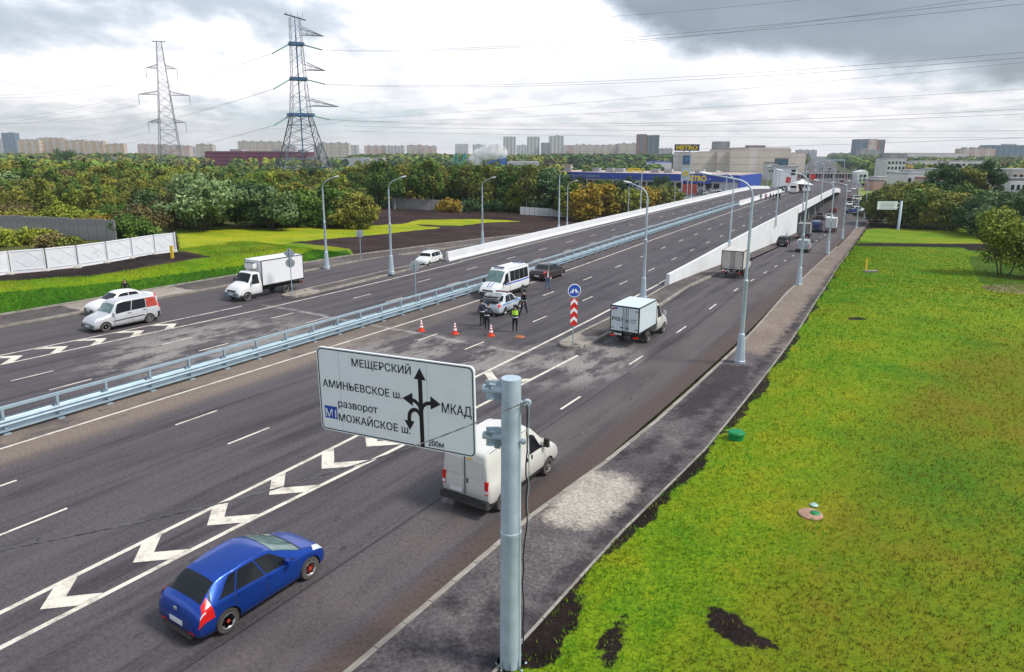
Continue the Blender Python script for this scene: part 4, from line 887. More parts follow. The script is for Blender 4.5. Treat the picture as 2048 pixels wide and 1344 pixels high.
M_YEL = mat('yellow_paint', (.72, .48, .02), .5)
w = thing('gas_marker', 'slim yellow marker post with a concrete foot in the lawn', 'marker post', at(1731, 547) + Vector((0, 0, .2))); b = MB(); b.box((0, 0, .75), (.2, .12, 1.5), tap=.85); b.build('post', M_YEL, w)
b = MB(); b.box((.45, -.2, .08), (1.5, .35, .22)); b.build('foot_block', M_KERB, w)
w = thing('gas_marker', 'yellow marker post at the end of the white concrete fence', 'marker post', at(345, 518)); b = MB(); b.box((0, 0, .62), (.22, .22, 1.25)); b.build('post', M_YEL, w); b = MB(); b.box((0, 0, 1.27), (.26, .26, .06)); b.build('cap', M_YEL, w)
w = thing('gas_marker', 'small orange marker post in the dark soil before the far lattice fence', 'marker post', at(1902, 452)); b = MB(); b.box((0, 0, .9), (.3, .3, 1.8)); b.build('post', mat('dull_orange', (.45, .22, .05), .6), w); b = MB(); b.box((0, 0, 1.83), (.34, .34, .06)); b.build('cap', M_YEL, w)
# ------------------------------------------------------------------ fences at the left
M_FW = mat('fence_whitewash', (.70, .71, .74), .85, var=.06, scale=1.5, bump=.1); M_FG = mat('fence_old_concrete', (.30, .29, .29), .9, var=.2, scale=.7, bump=.2)
fence = thing('concrete_fence', 'whitewashed concrete panel fence on block feet', 'fence')
FP = [at(*q) for q in ((-310, 610), (-200, 588), (-70, 566), (22, 551), (95, 544.5), (157, 537), (215, 528), (265, 519), (310, 511), (350, 506))]
HF = 1.95
for i, (a, b_) in enumerate(zip(FP, FP[1:])):
    d = b_-a; L_ = math.hypot(d.x, d.y); rz = math.atan2(d.y, d.x); pn = MB(); w_ = L_-.10
    pn.box((0, 0, .12+HF/2), (w_, .10, HF))
    for z_ in (.16, .42, HF+.05): pn.box((0, -.065, z_), (w_, .035, .05))
    for sx_ in (-1, 1): pn.box((sx_*(w_/2-.05), -.065, .12+HF/2), (.08, .035, HF-.02))
    cx_, cz_ = 0, .1+.42+(HF-.5)/2
    for (x0, z0), (x1, z1) in (((-w_*.33, cz_), (0, cz_+.62)), ((0, cz_+.62), (w_*.33, cz_)), ((w_*.33, cz_), (0, cz_-.62)), ((0, cz_-.62), (-w_*.33, cz_))): pn.bar((x0, -.058, z0), (x1, -.058, z1), .03, .02)
    m_ = (a+b_)/2; pan = pn.build('panel', M_FW, fence, m_, rz)
    if i == 5:
        for txt, x_, z_ in (('25', .1, 1.12), ('8', .45, .78)):
            t_ = fit_text(txt, mat('faded_paint', (.42, .42, .44), .8), x_, z_, .42 if txt == '25' else .14, .26 if txt == '25' else .2, pan, 'painted_number', z=0); t_.matrix_local = Matrix.Translation((0, -.053, 0)) @ Matrix.Rotation(math.pi/2, 4, 'X')
    if i < 5:
        st_ = MB(); st_.box((0, -.04, .02), (w_, .06, .34)); st_.build('red_kickboard', mat('red_brick_paint', (.40, .085, .06), .85, var=.3), fence, m_, rz)
for p_ in FP[2:]:
    ft = MB(); ft.box((0, -.12, .13), (.62, .62, .36), tap=.72); ft.build('foot_block', mat('foot_concrete', (.52, .50, .45), .9, var=.2), fence, p_, .35)
b = MB(); b.bar(FP[-1]+Vector((.1, .05, 0)), FP[-1]+Vector((.1, .05, 2.15)), .12); b.build('end_post', M_FW, fence)
# return leg of the white fence going back from its end post
f2 = thing('grey_slab_fence', 'old grey concrete slab fence running behind the white fence', 'fence', group=None)
A_, B_ = at(-60, 449.5), at(232, 473); A_ = at(-60, 470); B_ = at(235, 486); n_ = 17
for i in range(n_):
    a, c_ = A_.lerp(B_, i/n_), A_.lerp(B_, (i+1)/n_); d = c_-a; L_ = math.hypot(d.x, d.y); o = MB(); o.box((0, 0, 1.3), (L_-.07, .14, 2.6)); o.build('slab', M_FG, f2, ((a+c_)/2) + Vector((0, 0, random.uniform(-.05, .05))), math.atan2(d.y, d.x)+random.uniform(-.012, .012))
def slabfence(px0, px1, n, h, label, m):
    f_ = thing('slab_fence', label, 'fence'); A1, B1 = at(*px0), at(*px1)
    for i in range(n):
        a, c_ = A1.lerp(B1, i/n), A1.lerp(B1, (i+1)/n); d = c_-a; L_ = math.hypot(d.x, d.y); o = MB(); o.box((0, 0, h/2), (L_-.06, .12, h)); z_ = min(T(a.x, a.y), T(c_.x, c_.y)); o.build('slab', m, f_, Vector(((a.x+c_.x)/2, (a.y+c_.y)/2, z_)), math.atan2(d.y, d.x))
slabfence((785, 418), (925, 425), 16, 2.6, 'weathered grey slab fence at the foot of the birches', M_FG)
slabfence((1040, 430), (1165, 437), 13, 2.0, 'pale concrete fence behind the soil field near the left parapet', mat('pale_fence', (.5, .52, .53), .85, var=.12))
lf = thing('lattice_fence', 'white lattice panel fence beyond the lawns on the right', 'fence'); A1, B1 = at(1922, 446), at(1985, 474); n_ = 8
for i in range(n_):
    a, c_ = A1.lerp(B1, i/n_), A1.lerp(B1, (i+1)/n_); d = c_-a; L_ = math.hypot(d.x, d.y); o = MB(); o.box((0, .03, 1.5), (L_-.1, .10, 3.0))
    for k_ in range(4): o.box((0, -.04, .4+k_*.75), (L_-.1, .06, .10))
    for k_ in range(-2, 3): o.box((k_*L_/5, -.045, 1.5), (.10, .06, 3.0))
    o.build('panel', mat('lattice_grey', (.42, .43, .46), .8), lf, (a+c_)/2, math.atan2(d.y, d.x))
# ------------------------------------------------------------------ vehicles
M_TYRE = mat('tyre_rubber', (.018, .018, .019), .8, var=.15, dirt=(DIRT, .9)); M_RIM = mat('alloy_rim', (.42, .43, .44), .35, metal=.7); M_RIMD = mat('steel_rim_grey', (.22, .22, .22), .5, metal=.4); M_RIMR = mat('red_rim_centre', (.42, .05, .03), .4)
M_WELL = mat('wheel_well_black', (.008, .008, .008), .9); M_GLS = mat('dark_glass', (.010, .012, .015), .10, var=0, spec=.35); M_GLT = mat('windscreen_reflection_green', (.10, .17, .16), .08, var=.3, scale=2.5, spec=.8)  # M_GLT: pale green sky reflection on the windscreens, put into the base colour
M_TRIM = mat('black_trim', (.022, .022, .024), .55, var=.1, dirt=(DIRT, .6)); M_TAIL = mat('tail_light_red', (.60, .012, .01), .2, var=.05); M_TAILON = mat('tail_light_lit', (.9, .05, .03), .3, emit=.8); M_LAMP = mat('headlamp_clear', (.62, .65, .67), .12); M_PLATE = mat('number_plate', (.62, .64, .64), .5)
M_CHASSIS = mat('chassis_black', (.02, .018, .017), .8, dirt=(DIRT, .8))
def paint(name, col, **k): return mat(name, col, k.pop('rough', .28), coat=k.pop('coat', .3), var=.03, scale=1.5, dirt=(DIRT, k.pop('dh', .55)), **k)
def wheel_mesh(r, w, rimmat, cmat=None, spokes=5):
    b = MB(); b.lathe([(r*.62, -w/2), (r*.93, -w/2), (r, -w*.3), (r, w*.3), (r*.93, w/2), (r*.62, w/2)], n=22, axis='y'); ty = b.mesh('tyre', M_TYRE); sharpen(ty, 50)
    b = MB(); b.lathe([(r*.66, -w*.46), (r*.60, -w*.52), (r*.52, -w*.34), (0, -w*.30)], n=22, axis='y', mis=[0, 0, 2])
    for i in range(spokes):
        a = 2*math.pi*i/spokes; c_, s__ = math.cos(a), math.sin(a); px_, pz_ = -s__, c_; ws = r*.11
        b.add([(c_*r*.14+px_*ws, -w*.46, s__*r*.14+pz_*ws), (c_*r*.14-px_*ws, -w*.46, s__*r*.14-pz_*ws), (c_*r*.40-px_*ws*.8, -w*.46, s__*r*.40-pz_*ws*.8), (c_*r*.40+px_*ws*.8, -w*.46, s__*r*.40+pz_*ws*.8), (c_*r*.61-px_*ws, -w*.44, s__*r*.61-pz_*ws), (c_*r*.61+px_*ws, -w*.44, s__*r*.61+pz_*ws)], [(0, 1, 2, 3), (3, 2, 1, 0)], 1); b.add([b.v[-3-1], b.v[-3], b.v[-2], b.v[-1]], [(0, 1, 2, 3), (3, 2, 1, 0)], 0)
    b.lathe([(r*.17, -w*.36), (r*.15, -w*.49), (0, -w*.5)], n=12, axis='y', mi=1)
    rim = b.mesh('rim', [rimmat, cmat or rimmat, M_WELL]); sharpen(rim, 40); return ty, rim
def put_wheel(par, meshes, x, y, r, side):
    e = link('wheel', meshes[0], par, (x, y, r)); rm = link('rim', meshes[1], e)
    if side > 0: e.rotation_euler = (0, 0, math.pi)
    return e
def pchip(xs, ys):
    h = np.diff(xs); d = np.diff(ys)/h; m = np.zeros(len(xs)); m[0], m[-1] = d[0], d[-1]
    for i in range(1, len(xs)-1):
        if d[i-1]*d[i] > 0: w1, w2 = 2*h[i]+h[i-1], h[i]+2*h[i-1]; m[i] = (w1+w2)/(w1/d[i-1]+w2/d[i])
    def f(x):
        i = int(np.clip(np.searchsorted(xs, x)-1, 0, len(xs)-2)); u = min(max((x-xs[i])/h[i], 0), 1); return float((1+2*u)*(1-u)**2*ys[i]+u*(1-u)**2*h[i]*m[i]+u*u*(3-2*u)*ys[i+1]+u*u*(u-1)*h[i]*m[i+1])
    return f
class Loft:
    """body shell from stations: x, zb bottom, zs shoulder, zt top, w half width, wt half width at the roof edge, crown"""
    def __init__(s, st, kind='car'):
        s.st = np.array(sorted(st), float); s.kind = kind; s.f = [pchip(s.st[:, 0], s.st[:, i]) for i in range(1, 7)]; s.c = {}
    def p(s, x): return [f(x) for f in s.f]
    def ring(s, x):
        x = round(float(x), 4)
        if x in s.c: return s.c[x]
        zb, zs, zt, w, wt, cr = s.p(x); zm = zb + (zs-zb)*.55
        s.c[x] = np.array([(0, zb), (w*.80, zb), (w*.93, zb+.03), (w*.985, zb+(zs-zb)*.22), (w, zm), (w*.985, zs-(zs-zb)*.12), (w*.955, zs), (wt, zt-.045*min(1, (zt-zs)*4+.2)), (wt*.90, zt-.008), (wt*.55, zt+cr*.75), (0, zt+cr)]); return s.c[x]
    def q(s, x, r):
        R = s.ring(x); r = min(max(r, 0), 10); i = min(int(r), 9); u = r-i; b_, c = R[i], R[i+1]; a = R[i-1] if i > 0 else np.array((-R[1][0], R[1][1])); d = R[i+2] if i < 9 else np.array((-R[9][0], R[9][1])); k = .6
        m0, m1 = (c-a)/2*k, (d-b_)/2*k
        return (2*u**3-3*u*u+1)*b_ + (u**3-2*u*u+u)*m0 + (3*u*u-2*u**3)*c + (u**3-u*u)*m1
    def pt(s, x, r, side=1, off=0.0):
        y, z = s.q(x, r); A_ = Vector((x, side*y, z))
        if off:
            r2 = min(r+.05, 10); r1 = r2-.1; p1, p2 = s.q(x, r1), s.q(x, r2); p3, p4 = s.q(x-.015, r), s.q(x+.015, r)
            C_ = Vector((0, side*(p2[0]-p1[0]), p2[1]-p1[1])); B_ = Vector((.03, side*(p4[0]-p3[0]), p4[1]-p3[1])); n = B_.cross(C_)
            if n.length < 1e-9: n = Vector((0, side, 0))
            n.normalize()
            if n.dot(Vector((0, side*.8, .6))) < 0: n = -n
            return A_ + n*off
        return A_
    def body(s, wheels, rw, mats, ds=.07, yin=.55):
        xs = np.unique(np.concatenate([np.arange(s.st[0, 0], s.st[-1, 0], ds), s.st[:, 0]])); b = MB(); rr = np.concatenate([np.arange(0, 1, 1), np.arange(1, 10.01, .5)])
        for x in xs:
            R = [s.q(x, r_) for r_ in rr]; P = [(x, -y, z) for y, z in R] + [(x, y, z) for y, z in R[-2:0:-1]]
            b.v += P
        k = len(P); n = len(xs); fs = [(i*k+j, i*k+(j+1) % k, (i+1)*k+(j+1) % k, (i+1)*k+j) for i in range(n-1) for j in range(k)] + [tuple(range(k-1, -1, -1)), tuple((n-1)*k+j for j in range(k))]
        b.f = fs; b.m = [0]*len(fs); b.sm = [True]*len(fs); me = b.mesh('body', mats)
        bm = bmesh.new(); bm.from_mesh(me); bmesh.ops.recalc_face_normals(bm, faces=bm.faces); bm.to_mesh(me); bm.free()
        o = link('body', me); cut = MB(); W = s.st[:, 4].max()
        for xw in wheels:
            for sd_ in (-1, 1):
                cut.lathe([(0, sd_*yin), (rw*1.14, sd_*yin), (rw*1.14, sd_*(W+.2)), (0, sd_*(W+.2))] if sd_ > 0 else [(0, -(W+.2)), (rw*1.14, -(W+.2)), (rw*1.14, -yin), (0, -yin)], (xw, 0, rw), n=26, axis='y', mi=1)
        cm = cut.mesh('cut', mats); bm = bmesh.new(); bm.from_mesh(cm); bmesh.ops.remove_doubles(bm, verts=bm.verts, dist=1e-4); bmesh.ops.recalc_face_normals(bm, faces=bm.faces); bm.to_mesh(cm); bm.free()
        co = link('cut', cm); md = o.modifiers.new('b', 'BOOLEAN'); md.object = co; md.operation = 'DIFFERENCE'; md.solver = 'EXACT'; md.material_mode = 'INDEX'
        dg = bpy.context.evaluated_depsgraph_get(); m2 = bpy.data.meshes.new_from_object(o.evaluated_get(dg)); bpy.data.objects.remove(o); bpy.data.objects.remove(co); sharpen(m2, 44); return m2
    def side_patch(s, b, x0, x1, xt0, xt1, ra, rb, side, off=.007, nx=8, nr=5, mi=0):
        """patch between ring params ra..rb; lower edge x0..x1, upper edge xt0..xt1"""
        vs = []; 
        for j in range(nr+1):
            v = j/nr; a, c = x0+(xt0-x0)*v, x1+(xt1-x1)*v
            for i in range(nx+1): vs.append(s.pt(a+(c-a)*i/nx, ra+(rb-ra)*v, side, off))
        fs = [(j*(nx+1)+i, j*(nx+1)+i+1, (j+1)*(nx+1)+i+1, (j+1)*(nx+1)+i) for j in range(nr) for i in range(nx)]
        if side > 0: fs = [f[::-1] for f in fs]
        b.add(vs, fs, mi, True)
    def top_patch(s, b, x0, x1, k=.93, off=.008, nx=6, rmin=7.15, mi=0, skew=0.0):
        cols = [(-1, r) for r in np.linspace(rmin, 10, 8)] + [(1, r) for r in np.linspace(10, rmin, 8)[1:]]
        vs = []
        for i in range(nx+1):
            x = x0+(x1-x0)*i/nx
            for sd_, r in cols: vs.append(s.pt(x + skew*abs((10-r)/3)**2, min(r, 9.999), sd_, off))
        m_ = len(cols); fs = [(i*m_+j, i*m_+j+1, (i+1)*m_+j+1, (i+1)*m_+j) for i in range(nx) for j in range(m_-1)]
        b.add(vs, fs, mi, True)
def mirror_part(par, x, y, z, m, sd_, sz=(.12, .2, .14)):
    b = MB(); b.box((x, sd_*(y+.12), z), sz, tap=.85); b.bar((x+.03, sd_*(y-.03), z-.05), (x, sd_*(y+.06), z-.03), .04); b.build('mirror', m, par, sharp=30)
def plate_part(par, x, z, rear=True, y=0):
    b = MB(); b.box((x, y, z), (.02, .50, .12)); b.build('number_plate', M_PLATE, par)
def passenger_car(name, label, cat, kind, paintm, L_=4.3, W_=1.75, H_=1.47, rims=(M_RIM, None, 5), glass=M_GLS, wb=2.6, rw=.31, group=None, trunk_open=False):
    """local +X is the nose"""
    r = thing(name, label, cat, group=group); h = L_/2; w = W_/2; H = H_
    zs = .60*H; fx = wb/2 + .08; rx = -wb/2 + .08
    if kind == 'hatch':
        st = [(-h, .40, .58, .64, w*.84, w*.66, .02), (-h+.04, .30, .66, .76, w*.92, w*.76, .03), (-h+.10, .25, .80, .90, w*.96, w*.80, .03), (-h+.20, .22, .92, 1.01, w*.985, w*.80, .03), (-h+.46, .20, .95, 1.22, w, w*.72, .03), (-h+.72, .20, .95, H-.09, w, w*.68, .03), (-h+.90, .19, .94, H-.05, w, w*.69, .035), (-h+1.4, .18, .92, H-.01, w, w*.72, .04), (-.22, .18, .89, H, w, w*.73, .04), (.10, .18, .88, H-.03, w, w*.73, .04),
              (.30, .18, .87, H-.09, w, w*.73, .04), (1.14, .18, .84, .99, w, w*.85, .04), (1.24, .18, .83, .95, w, w*.86, .04), (h-.45, .18, .77, .85, w*.985, w*.84, .04), (h-.20, .20, .68, .75, w*.94, w*.74, .03), (h-.06, .24, .58, .64, w*.86, w*.64, .01), (h, .32, .50, .54, w*.76, w*.55, .01)]
        ws, wr = (.34, 1.12), (-h+.22, -h+.70); sw = (-h+.58, .94, -h+1.02, .24)
    elif kind == 'sedan':
        st = [(-h, .40, .62, .74, w*.84, w*.66, .01), (-h+.06, .28, .78, .94, w*.93, w*.76, .02), (-h+.16, .22, zs, 1.00, w*.97, w*.82, .02), (-h+.62, .20, zs+.02, 1.03, w, w*.84, .02), (-h+.72, .20, zs+.02, 1.05, w, w*.83, .02), (-h+1.30, .18, zs, H-.09, w, w*.70, .03), (-h+1.5, .18, zs, H-.03, w, w*.70, .035), (-.15, .18, zs-.02, H, w, w*.71, .04), (.30, .18, zs-.03, H-.04, w, w*.71, .04),
              (.50, .18, zs-.04, H-.11, w, w*.72, .035), (h-1.15, .18, zs-.05, .98, w, w*.85, .03), (h-1.05, .18, zs-.06, .95, w, w*.86, .03), (h-.45, .18, zs-.12, .83, w*.985, w*.84, .03), (h-.18, .20, zs-.2, .74, w*.93, w*.74, .02), (h-.05, .24, .58, .64, w*.84, w*.66, .01), (h, .32, .50, .56, w*.76, w*.58, .01)]
        ws, wr = (.54, h-1.18), (-h+.76, -h+1.28); sw = (-h+1.02, h-1.42, -h+1.42, .40)
    elif kind == 'suv':
        zs = .62*H
        st = [(-h, .50, .80, .90, w*.84, w*.70, .02), (-h+.08, .36, zs, 1.04, w*.95, w*.78, .03), (-h+.14, .32, zs+.02, 1.12, w*.97, w*.79, .03), (-h+.42, .28, zs+.03, H-.10, w, w*.76, .03), (-h+.62, .26, zs+.02, H-.03, w, w*.76, .03), (-.2, .25, zs, H, w, w*.77, .035), (.45, .25, zs-.02, H-.05, w, w*.77, .035), (.66, .25, zs-.03, H-.13, w, w*.78, .03),
              (h-1.12, .25, zs-.04, 1.13, w, w*.86, .03), (h-1.02, .25, zs-.05, 1.10, w, w*.87, .03), (h-.4, .25, zs-.12, .99, w*.985, w*.84, .03), (h-.14, .28, zs-.22, .86, w*.93, w*.74, .02), (h, .36, .60, .68, w*.82, w*.62, .01)]
        ws, wr = (.70, h-1.14), (-h+.16, -h+.42); sw = (-h+.50, h-1.36, -h+.66, .56)
    elif kind == 'mpv':   # high roofed compact van
        zs = .57*H
        st = [(-h, .42, .80, .92, w*.90, w*.80, .01), (-h+.05, .32, zs+.02, 1.1, w*.97, w*.84, .02), (-h+.10, .28, zs+.04, H-.25, w*.985, w*.82, .03), (-h+.20, .26, zs+.04, H-.05, w, w*.80, .03), (-h+.4, .24, zs+.04, H-.01, w, w*.80, .03), (.1, .22, zs, H, w, w*.80, .03), (.52, .22, zs-.03, H-.05, w, w*.79, .035), (.72, .22, zs-.04, H-.15, w, w*.80, .03),
              (h-1.05, .22, zs-.08, 1.12, w, w*.88, .03), (h-.95, .22, zs-.09, 1.08, w, w*.88, .03), (h-.35, .22, zs-.20, .92, w*.97, w*.82, .03), (h-.12, .24, zs-.34, .78, w*.92, w*.74, .02), (h, .32, .56, .62, w*.82, w*.64, .01)]
        ws, wr = (.76, h-1.07), (-h+.06, -h+.10); sw = (-h+.18, h-1.30, -h+.24, .60)
    lo = Loft(st); body = link('body', lo.body((fx, rx), rw, [paintm, M_WELL]), r)
    b = MB(); b.box((0, 0, .20), (L_-.5, W_*.82, .14)); b.build('underbody', M_WELL, r)
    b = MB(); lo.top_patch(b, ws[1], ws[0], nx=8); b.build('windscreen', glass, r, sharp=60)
    if kind != 'mpv': b = MB(); lo.top_patch(b, wr[0]+.02, wr[1]-.02, nx=6, rmin=7.3); b.build('rear_window', M_GLS, r, sharp=60)
    else: b = MB(); b.box((-h+.055, 0, 1.28), (.05, W_*.62, .42)); b.build('rear_window', M_GLS, r)
    x0, x1, xt0, xt1 = sw; cuts = {'hatch': [0, .20, .58, 1], 'sedan': [0, .48, 1], 'suv': [0, .2, .58, 1], 'mpv': [0, .27, .62, 1]}[kind]; g = .012
    for sd_ in (-1, 1):
        for i, (a, c) in enumerate(zip(cuts, cuts[1:])):
            b = MB(); mm = glass if False else M_GLS; lo.side_patch(b, x0+(x1-x0)*a+g*3, x0+(x1-x0)*c-g, xt0+(xt1-xt0)*a+g*3, xt0+(xt1-xt0)*c-g, 6.12, 6.88, sd_)
            b.build('side_window', mm, r, sharp=60)
        b = MB()   # door shut lines and handles
        for q in cuts[1:-1] + [1.0]:
            xx = x0+(x1-x0)*q; lo.side_patch(b, xx-.007, xx+.007, xx-.007, xx+.007, 3.0, 6.05, sd_, .004, 1, 8)
        b.build('door_seam', M_TRIM, r)
        for q in cuts[1:-1]:
            xx = x0+(x1-x0)*q; b = MB(); pp = lo.pt(xx+.16, 5.2, sd_, .015); b.box(pp, (.18, .03, .035)); b.build('door_handle', paintm if kind != 'mpv' else M_TRIM, r)
        mirror_part(r, h-1.42 if kind != 'mpv' else h-1.28, w*.93, zs+.09, paintm, sd_)
        b = MB(); lo.side_patch(b, h-.50, h-.10, h-.42, h-.14, 6.0, 7.9, sd_, .006, 5, 3); b.build('headlight', M_LAMP, r, sharp=60)
        b = MB()
        if kind == 'hatch': lo.side_patch(b, -h+.05, -h+.46, -h+.22, -h+.40, 4.2, 6.9, sd_, .010, 6, 7)
        elif kind == 'sedan': lo.side_patch(b, -h+.03, -h+.32, -h+.05, -h+.24, 5.2, 7.2, sd_, .008, 4, 4)
        else: lo.side_patch(b, -h+.03, -h+.14, -h+.06, -h+.16, 4.9, 6.6, sd_, .008, 3, 5)
        tl = b.build('tail_light', M_TAIL, r, sharp=60)
        if kind == 'hatch':
            b = MB(); lo.side_patch(b, -h+.10, -h+.24, -h+.12, -h+.26, 5.2, 5.6, sd_, .016, 3, 2); b.build('reversing_lamp', M_LAMP, tl)
            b = MB(); b.box((-h+.03, sd_*w*.62, .36), (.05, .22, .06)); b.build('reflector', M_TAIL, r)
    b = MB(); b.box((h-.01, 0, .40), (.06, W_*.62, .16)); b.build('grille', M_TRIM, r)
    
    plate_part(r, -h-.012, .52); plate_part(r, h+.03, .42)
    ms = wheel_mesh(rw, .2, *rims)
    for x in (fx, rx):
        for sd_ in (-1, 1): put_wheel(r, ms, x, sd_*(w-.115), rw, sd_)
    r['lo'] = 0; del r['lo']; return r, lo
def place(o, pos, rz, scale=None):
    o.location = pos; o.rotation_euler = (0, 0, rz)
    if scale: o.scale = (scale,)*3
    return o
def van(name, label, paintm, L_=5.2, W_=1.97, H_=2.35, nose=1.0, windows='cargo', rims=(M_RIMD, None, 5), wb=3.3, rw=.34, glass=M_GLS, stripe=None, group=None, cat='van'):
    r = thing(name, label, cat, group=group); h = L_/2; w = W_/2; H = H_; zs = 1.25
    st = [(-h, .45, zs, H-.16, w*.93, w*.80, .03), (-h+.05, .40, zs, H-.08, w*.97, w*.82, .04), (-h+.15, .36, zs, H-.03, w*.99, w*.83, .05), (-h+.6, .34, zs, H, w, w*.84, .05), (h-nose-1.35, .34, zs, H, w, w*.84, .06), (h-nose-1.05, .34, zs, H-.05, w, w*.82, .07), (h-nose-.80, .34, zs, H-.20, w, w*.80, .06), (h-nose+.0, .34, zs-.06, 1.36, w, w*.84, .05), (h-nose+.1, .34, zs-.08, 1.29, w, w*.85, .05), (h-.32, .34, zs-.28, 1.05, w*.97, w*.82, .05), (h-.10, .36, zs-.48, .84, w*.93, w*.80, .03), (h, .42, .62, .70, w*.88, w*.74, .01)]
    lo = Loft(st); fx, rx = h-.88, h-.88-wb; link('body', lo.body((fx, rx), rw, [paintm, M_WELL]), r)
    b = MB(); b.box((-.05, 0, .34), (L_-.3, W_*.86, .16)); b.build('underbody', M_CHASSIS, r)
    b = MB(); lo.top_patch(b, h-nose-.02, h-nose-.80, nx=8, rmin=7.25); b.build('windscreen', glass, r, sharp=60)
    for sd_ in (-1, 1):
        b = MB(); lo.side_patch(b, h-nose-1.22, h-nose-.28, h-nose-1.18, h-nose-.75, 6.05, 6.72 if H > 2.1 else 6.85, sd_); b.build('side_window', M_GLS, r, sharp=60)
        if windows == 'bus':
            xs = np.linspace(-h+.22, h-nose-1.45, 5)
            for a, c in zip(xs, xs[1:]): b = MB(); lo.side_patch(b, a+.015, c-.015, a+.015, c-.015, 6.10, 6.76, sd_); b.build('side_window', M_GLS, r, sharp=60)
        b = MB()
        for xx in (h-nose-1.30, h-nose-.22, -h+.1 + L_*.32 if windows == 'cargo' else h-nose-1.38): lo.side_patch(b, xx-.008, xx+.008, xx-.008, xx+.008, 2.6, 6.9, sd_, .004, 1, 8)
        lo.side_patch(b, -h+.2, h-nose-1.3, -h+.2, h-nose-1.3, 7.02, 7.10, sd_, .004, 8, 1)
        b.build('door_seam', M_TRIM, r)
        b = MB(); lo.side_patch(b, -h+.05, h-.25, -h+.05, h-.25, 2.0, 2.75 if windows == 'cargo' else 3.0, sd_, .012, 24, 2); 
        kill = []
        b.build('sill_trim', M_TRIM if windows == 'cargo' else M_TRIM, r)
        b = MB(); pp = lo.pt(h-nose-1.12, 5.3, sd_, .02); b.box(pp, (.05, .03, .14)); pp = lo.pt(h-nose-1.42, 5.3, sd_, .02); b.box(pp, (.05, .03, .14)); b.build('door_handle', M_TRIM, r)
        mirror_part(r, h-nose-.30, w*.98, 1.42, M_TRIM, sd_, (.14, .20, .30))
        b = MB(); b.box((-h+.005, sd_*w*.86, 1.06), (.06, .13, .46)); tl = b.build('tail_light', M_TAIL, r); b = MB(); b.box((-h-.03, sd_*w*.86, .93), (.02, .11, .11)); b.build('reversing_lamp', M_LAMP, tl)
        b = MB(); lo.side_patch(b, h-.42, h-.08, h-.36, h-.12, 5.4, 7.4, sd_, .008, 4, 3); b.build('headlight', M_LAMP, r, sharp=60)
        b = MB(); b.box((-h-.008, sd_*w*.40, 1.60), (.02, w*.62, .55)); b.build('rear_door_panel', paintm if windows == 'cargo' else M_GLS, r)
        b = MB(); b.box((-h-.004, sd_*w*.44, .98), (.02, w*.70, .40)); b.build('rear_door_panel', paintm, r)
        if stripe:
            b = MB(); lo.side_patch(b, -h+.06, h-nose-.5, -h+.06, h-nose-.5, 4.9, 5.95, sd_, .012, 12, 3); b.build('stripe', stripe, r)
    b = MB(); b.box((-h-.012, 0, 1.4), (.02, .025, 1.5)); b.box((-h-.02, -.10, 1.15), (.03, .04, .16)); b.build('rear_door_seam', M_TRIM, r)
    b = MB(); b.box((-h-.04, 0, .50), (.18, W_*.97, .24), tap=.96); b.build('rear_bumper', M_TRIM, r); b = MB(); b.box((h-.02, 0, .50), (.14, W_*.84, .30), tap=.94); b.build('front_bumper', M_TRIM if windows == 'cargo' else M_TRIM, r)
    b = MB(); b.box((h-.07, 0, .74), (.12, W_*.52, .22)); b.build('grille', M_TRIM, r); plate_part(r, h+.06, .5); plate_part(r, -h-.03, .76, y=.35)
    ms = wheel_mesh(rw, .21, *rims)
    for x in (fx, rx):
        for sd_ in (-1, 1): put_wheel(r, ms, x, sd_*(w-.12), rw, sd_)
    return r, lo
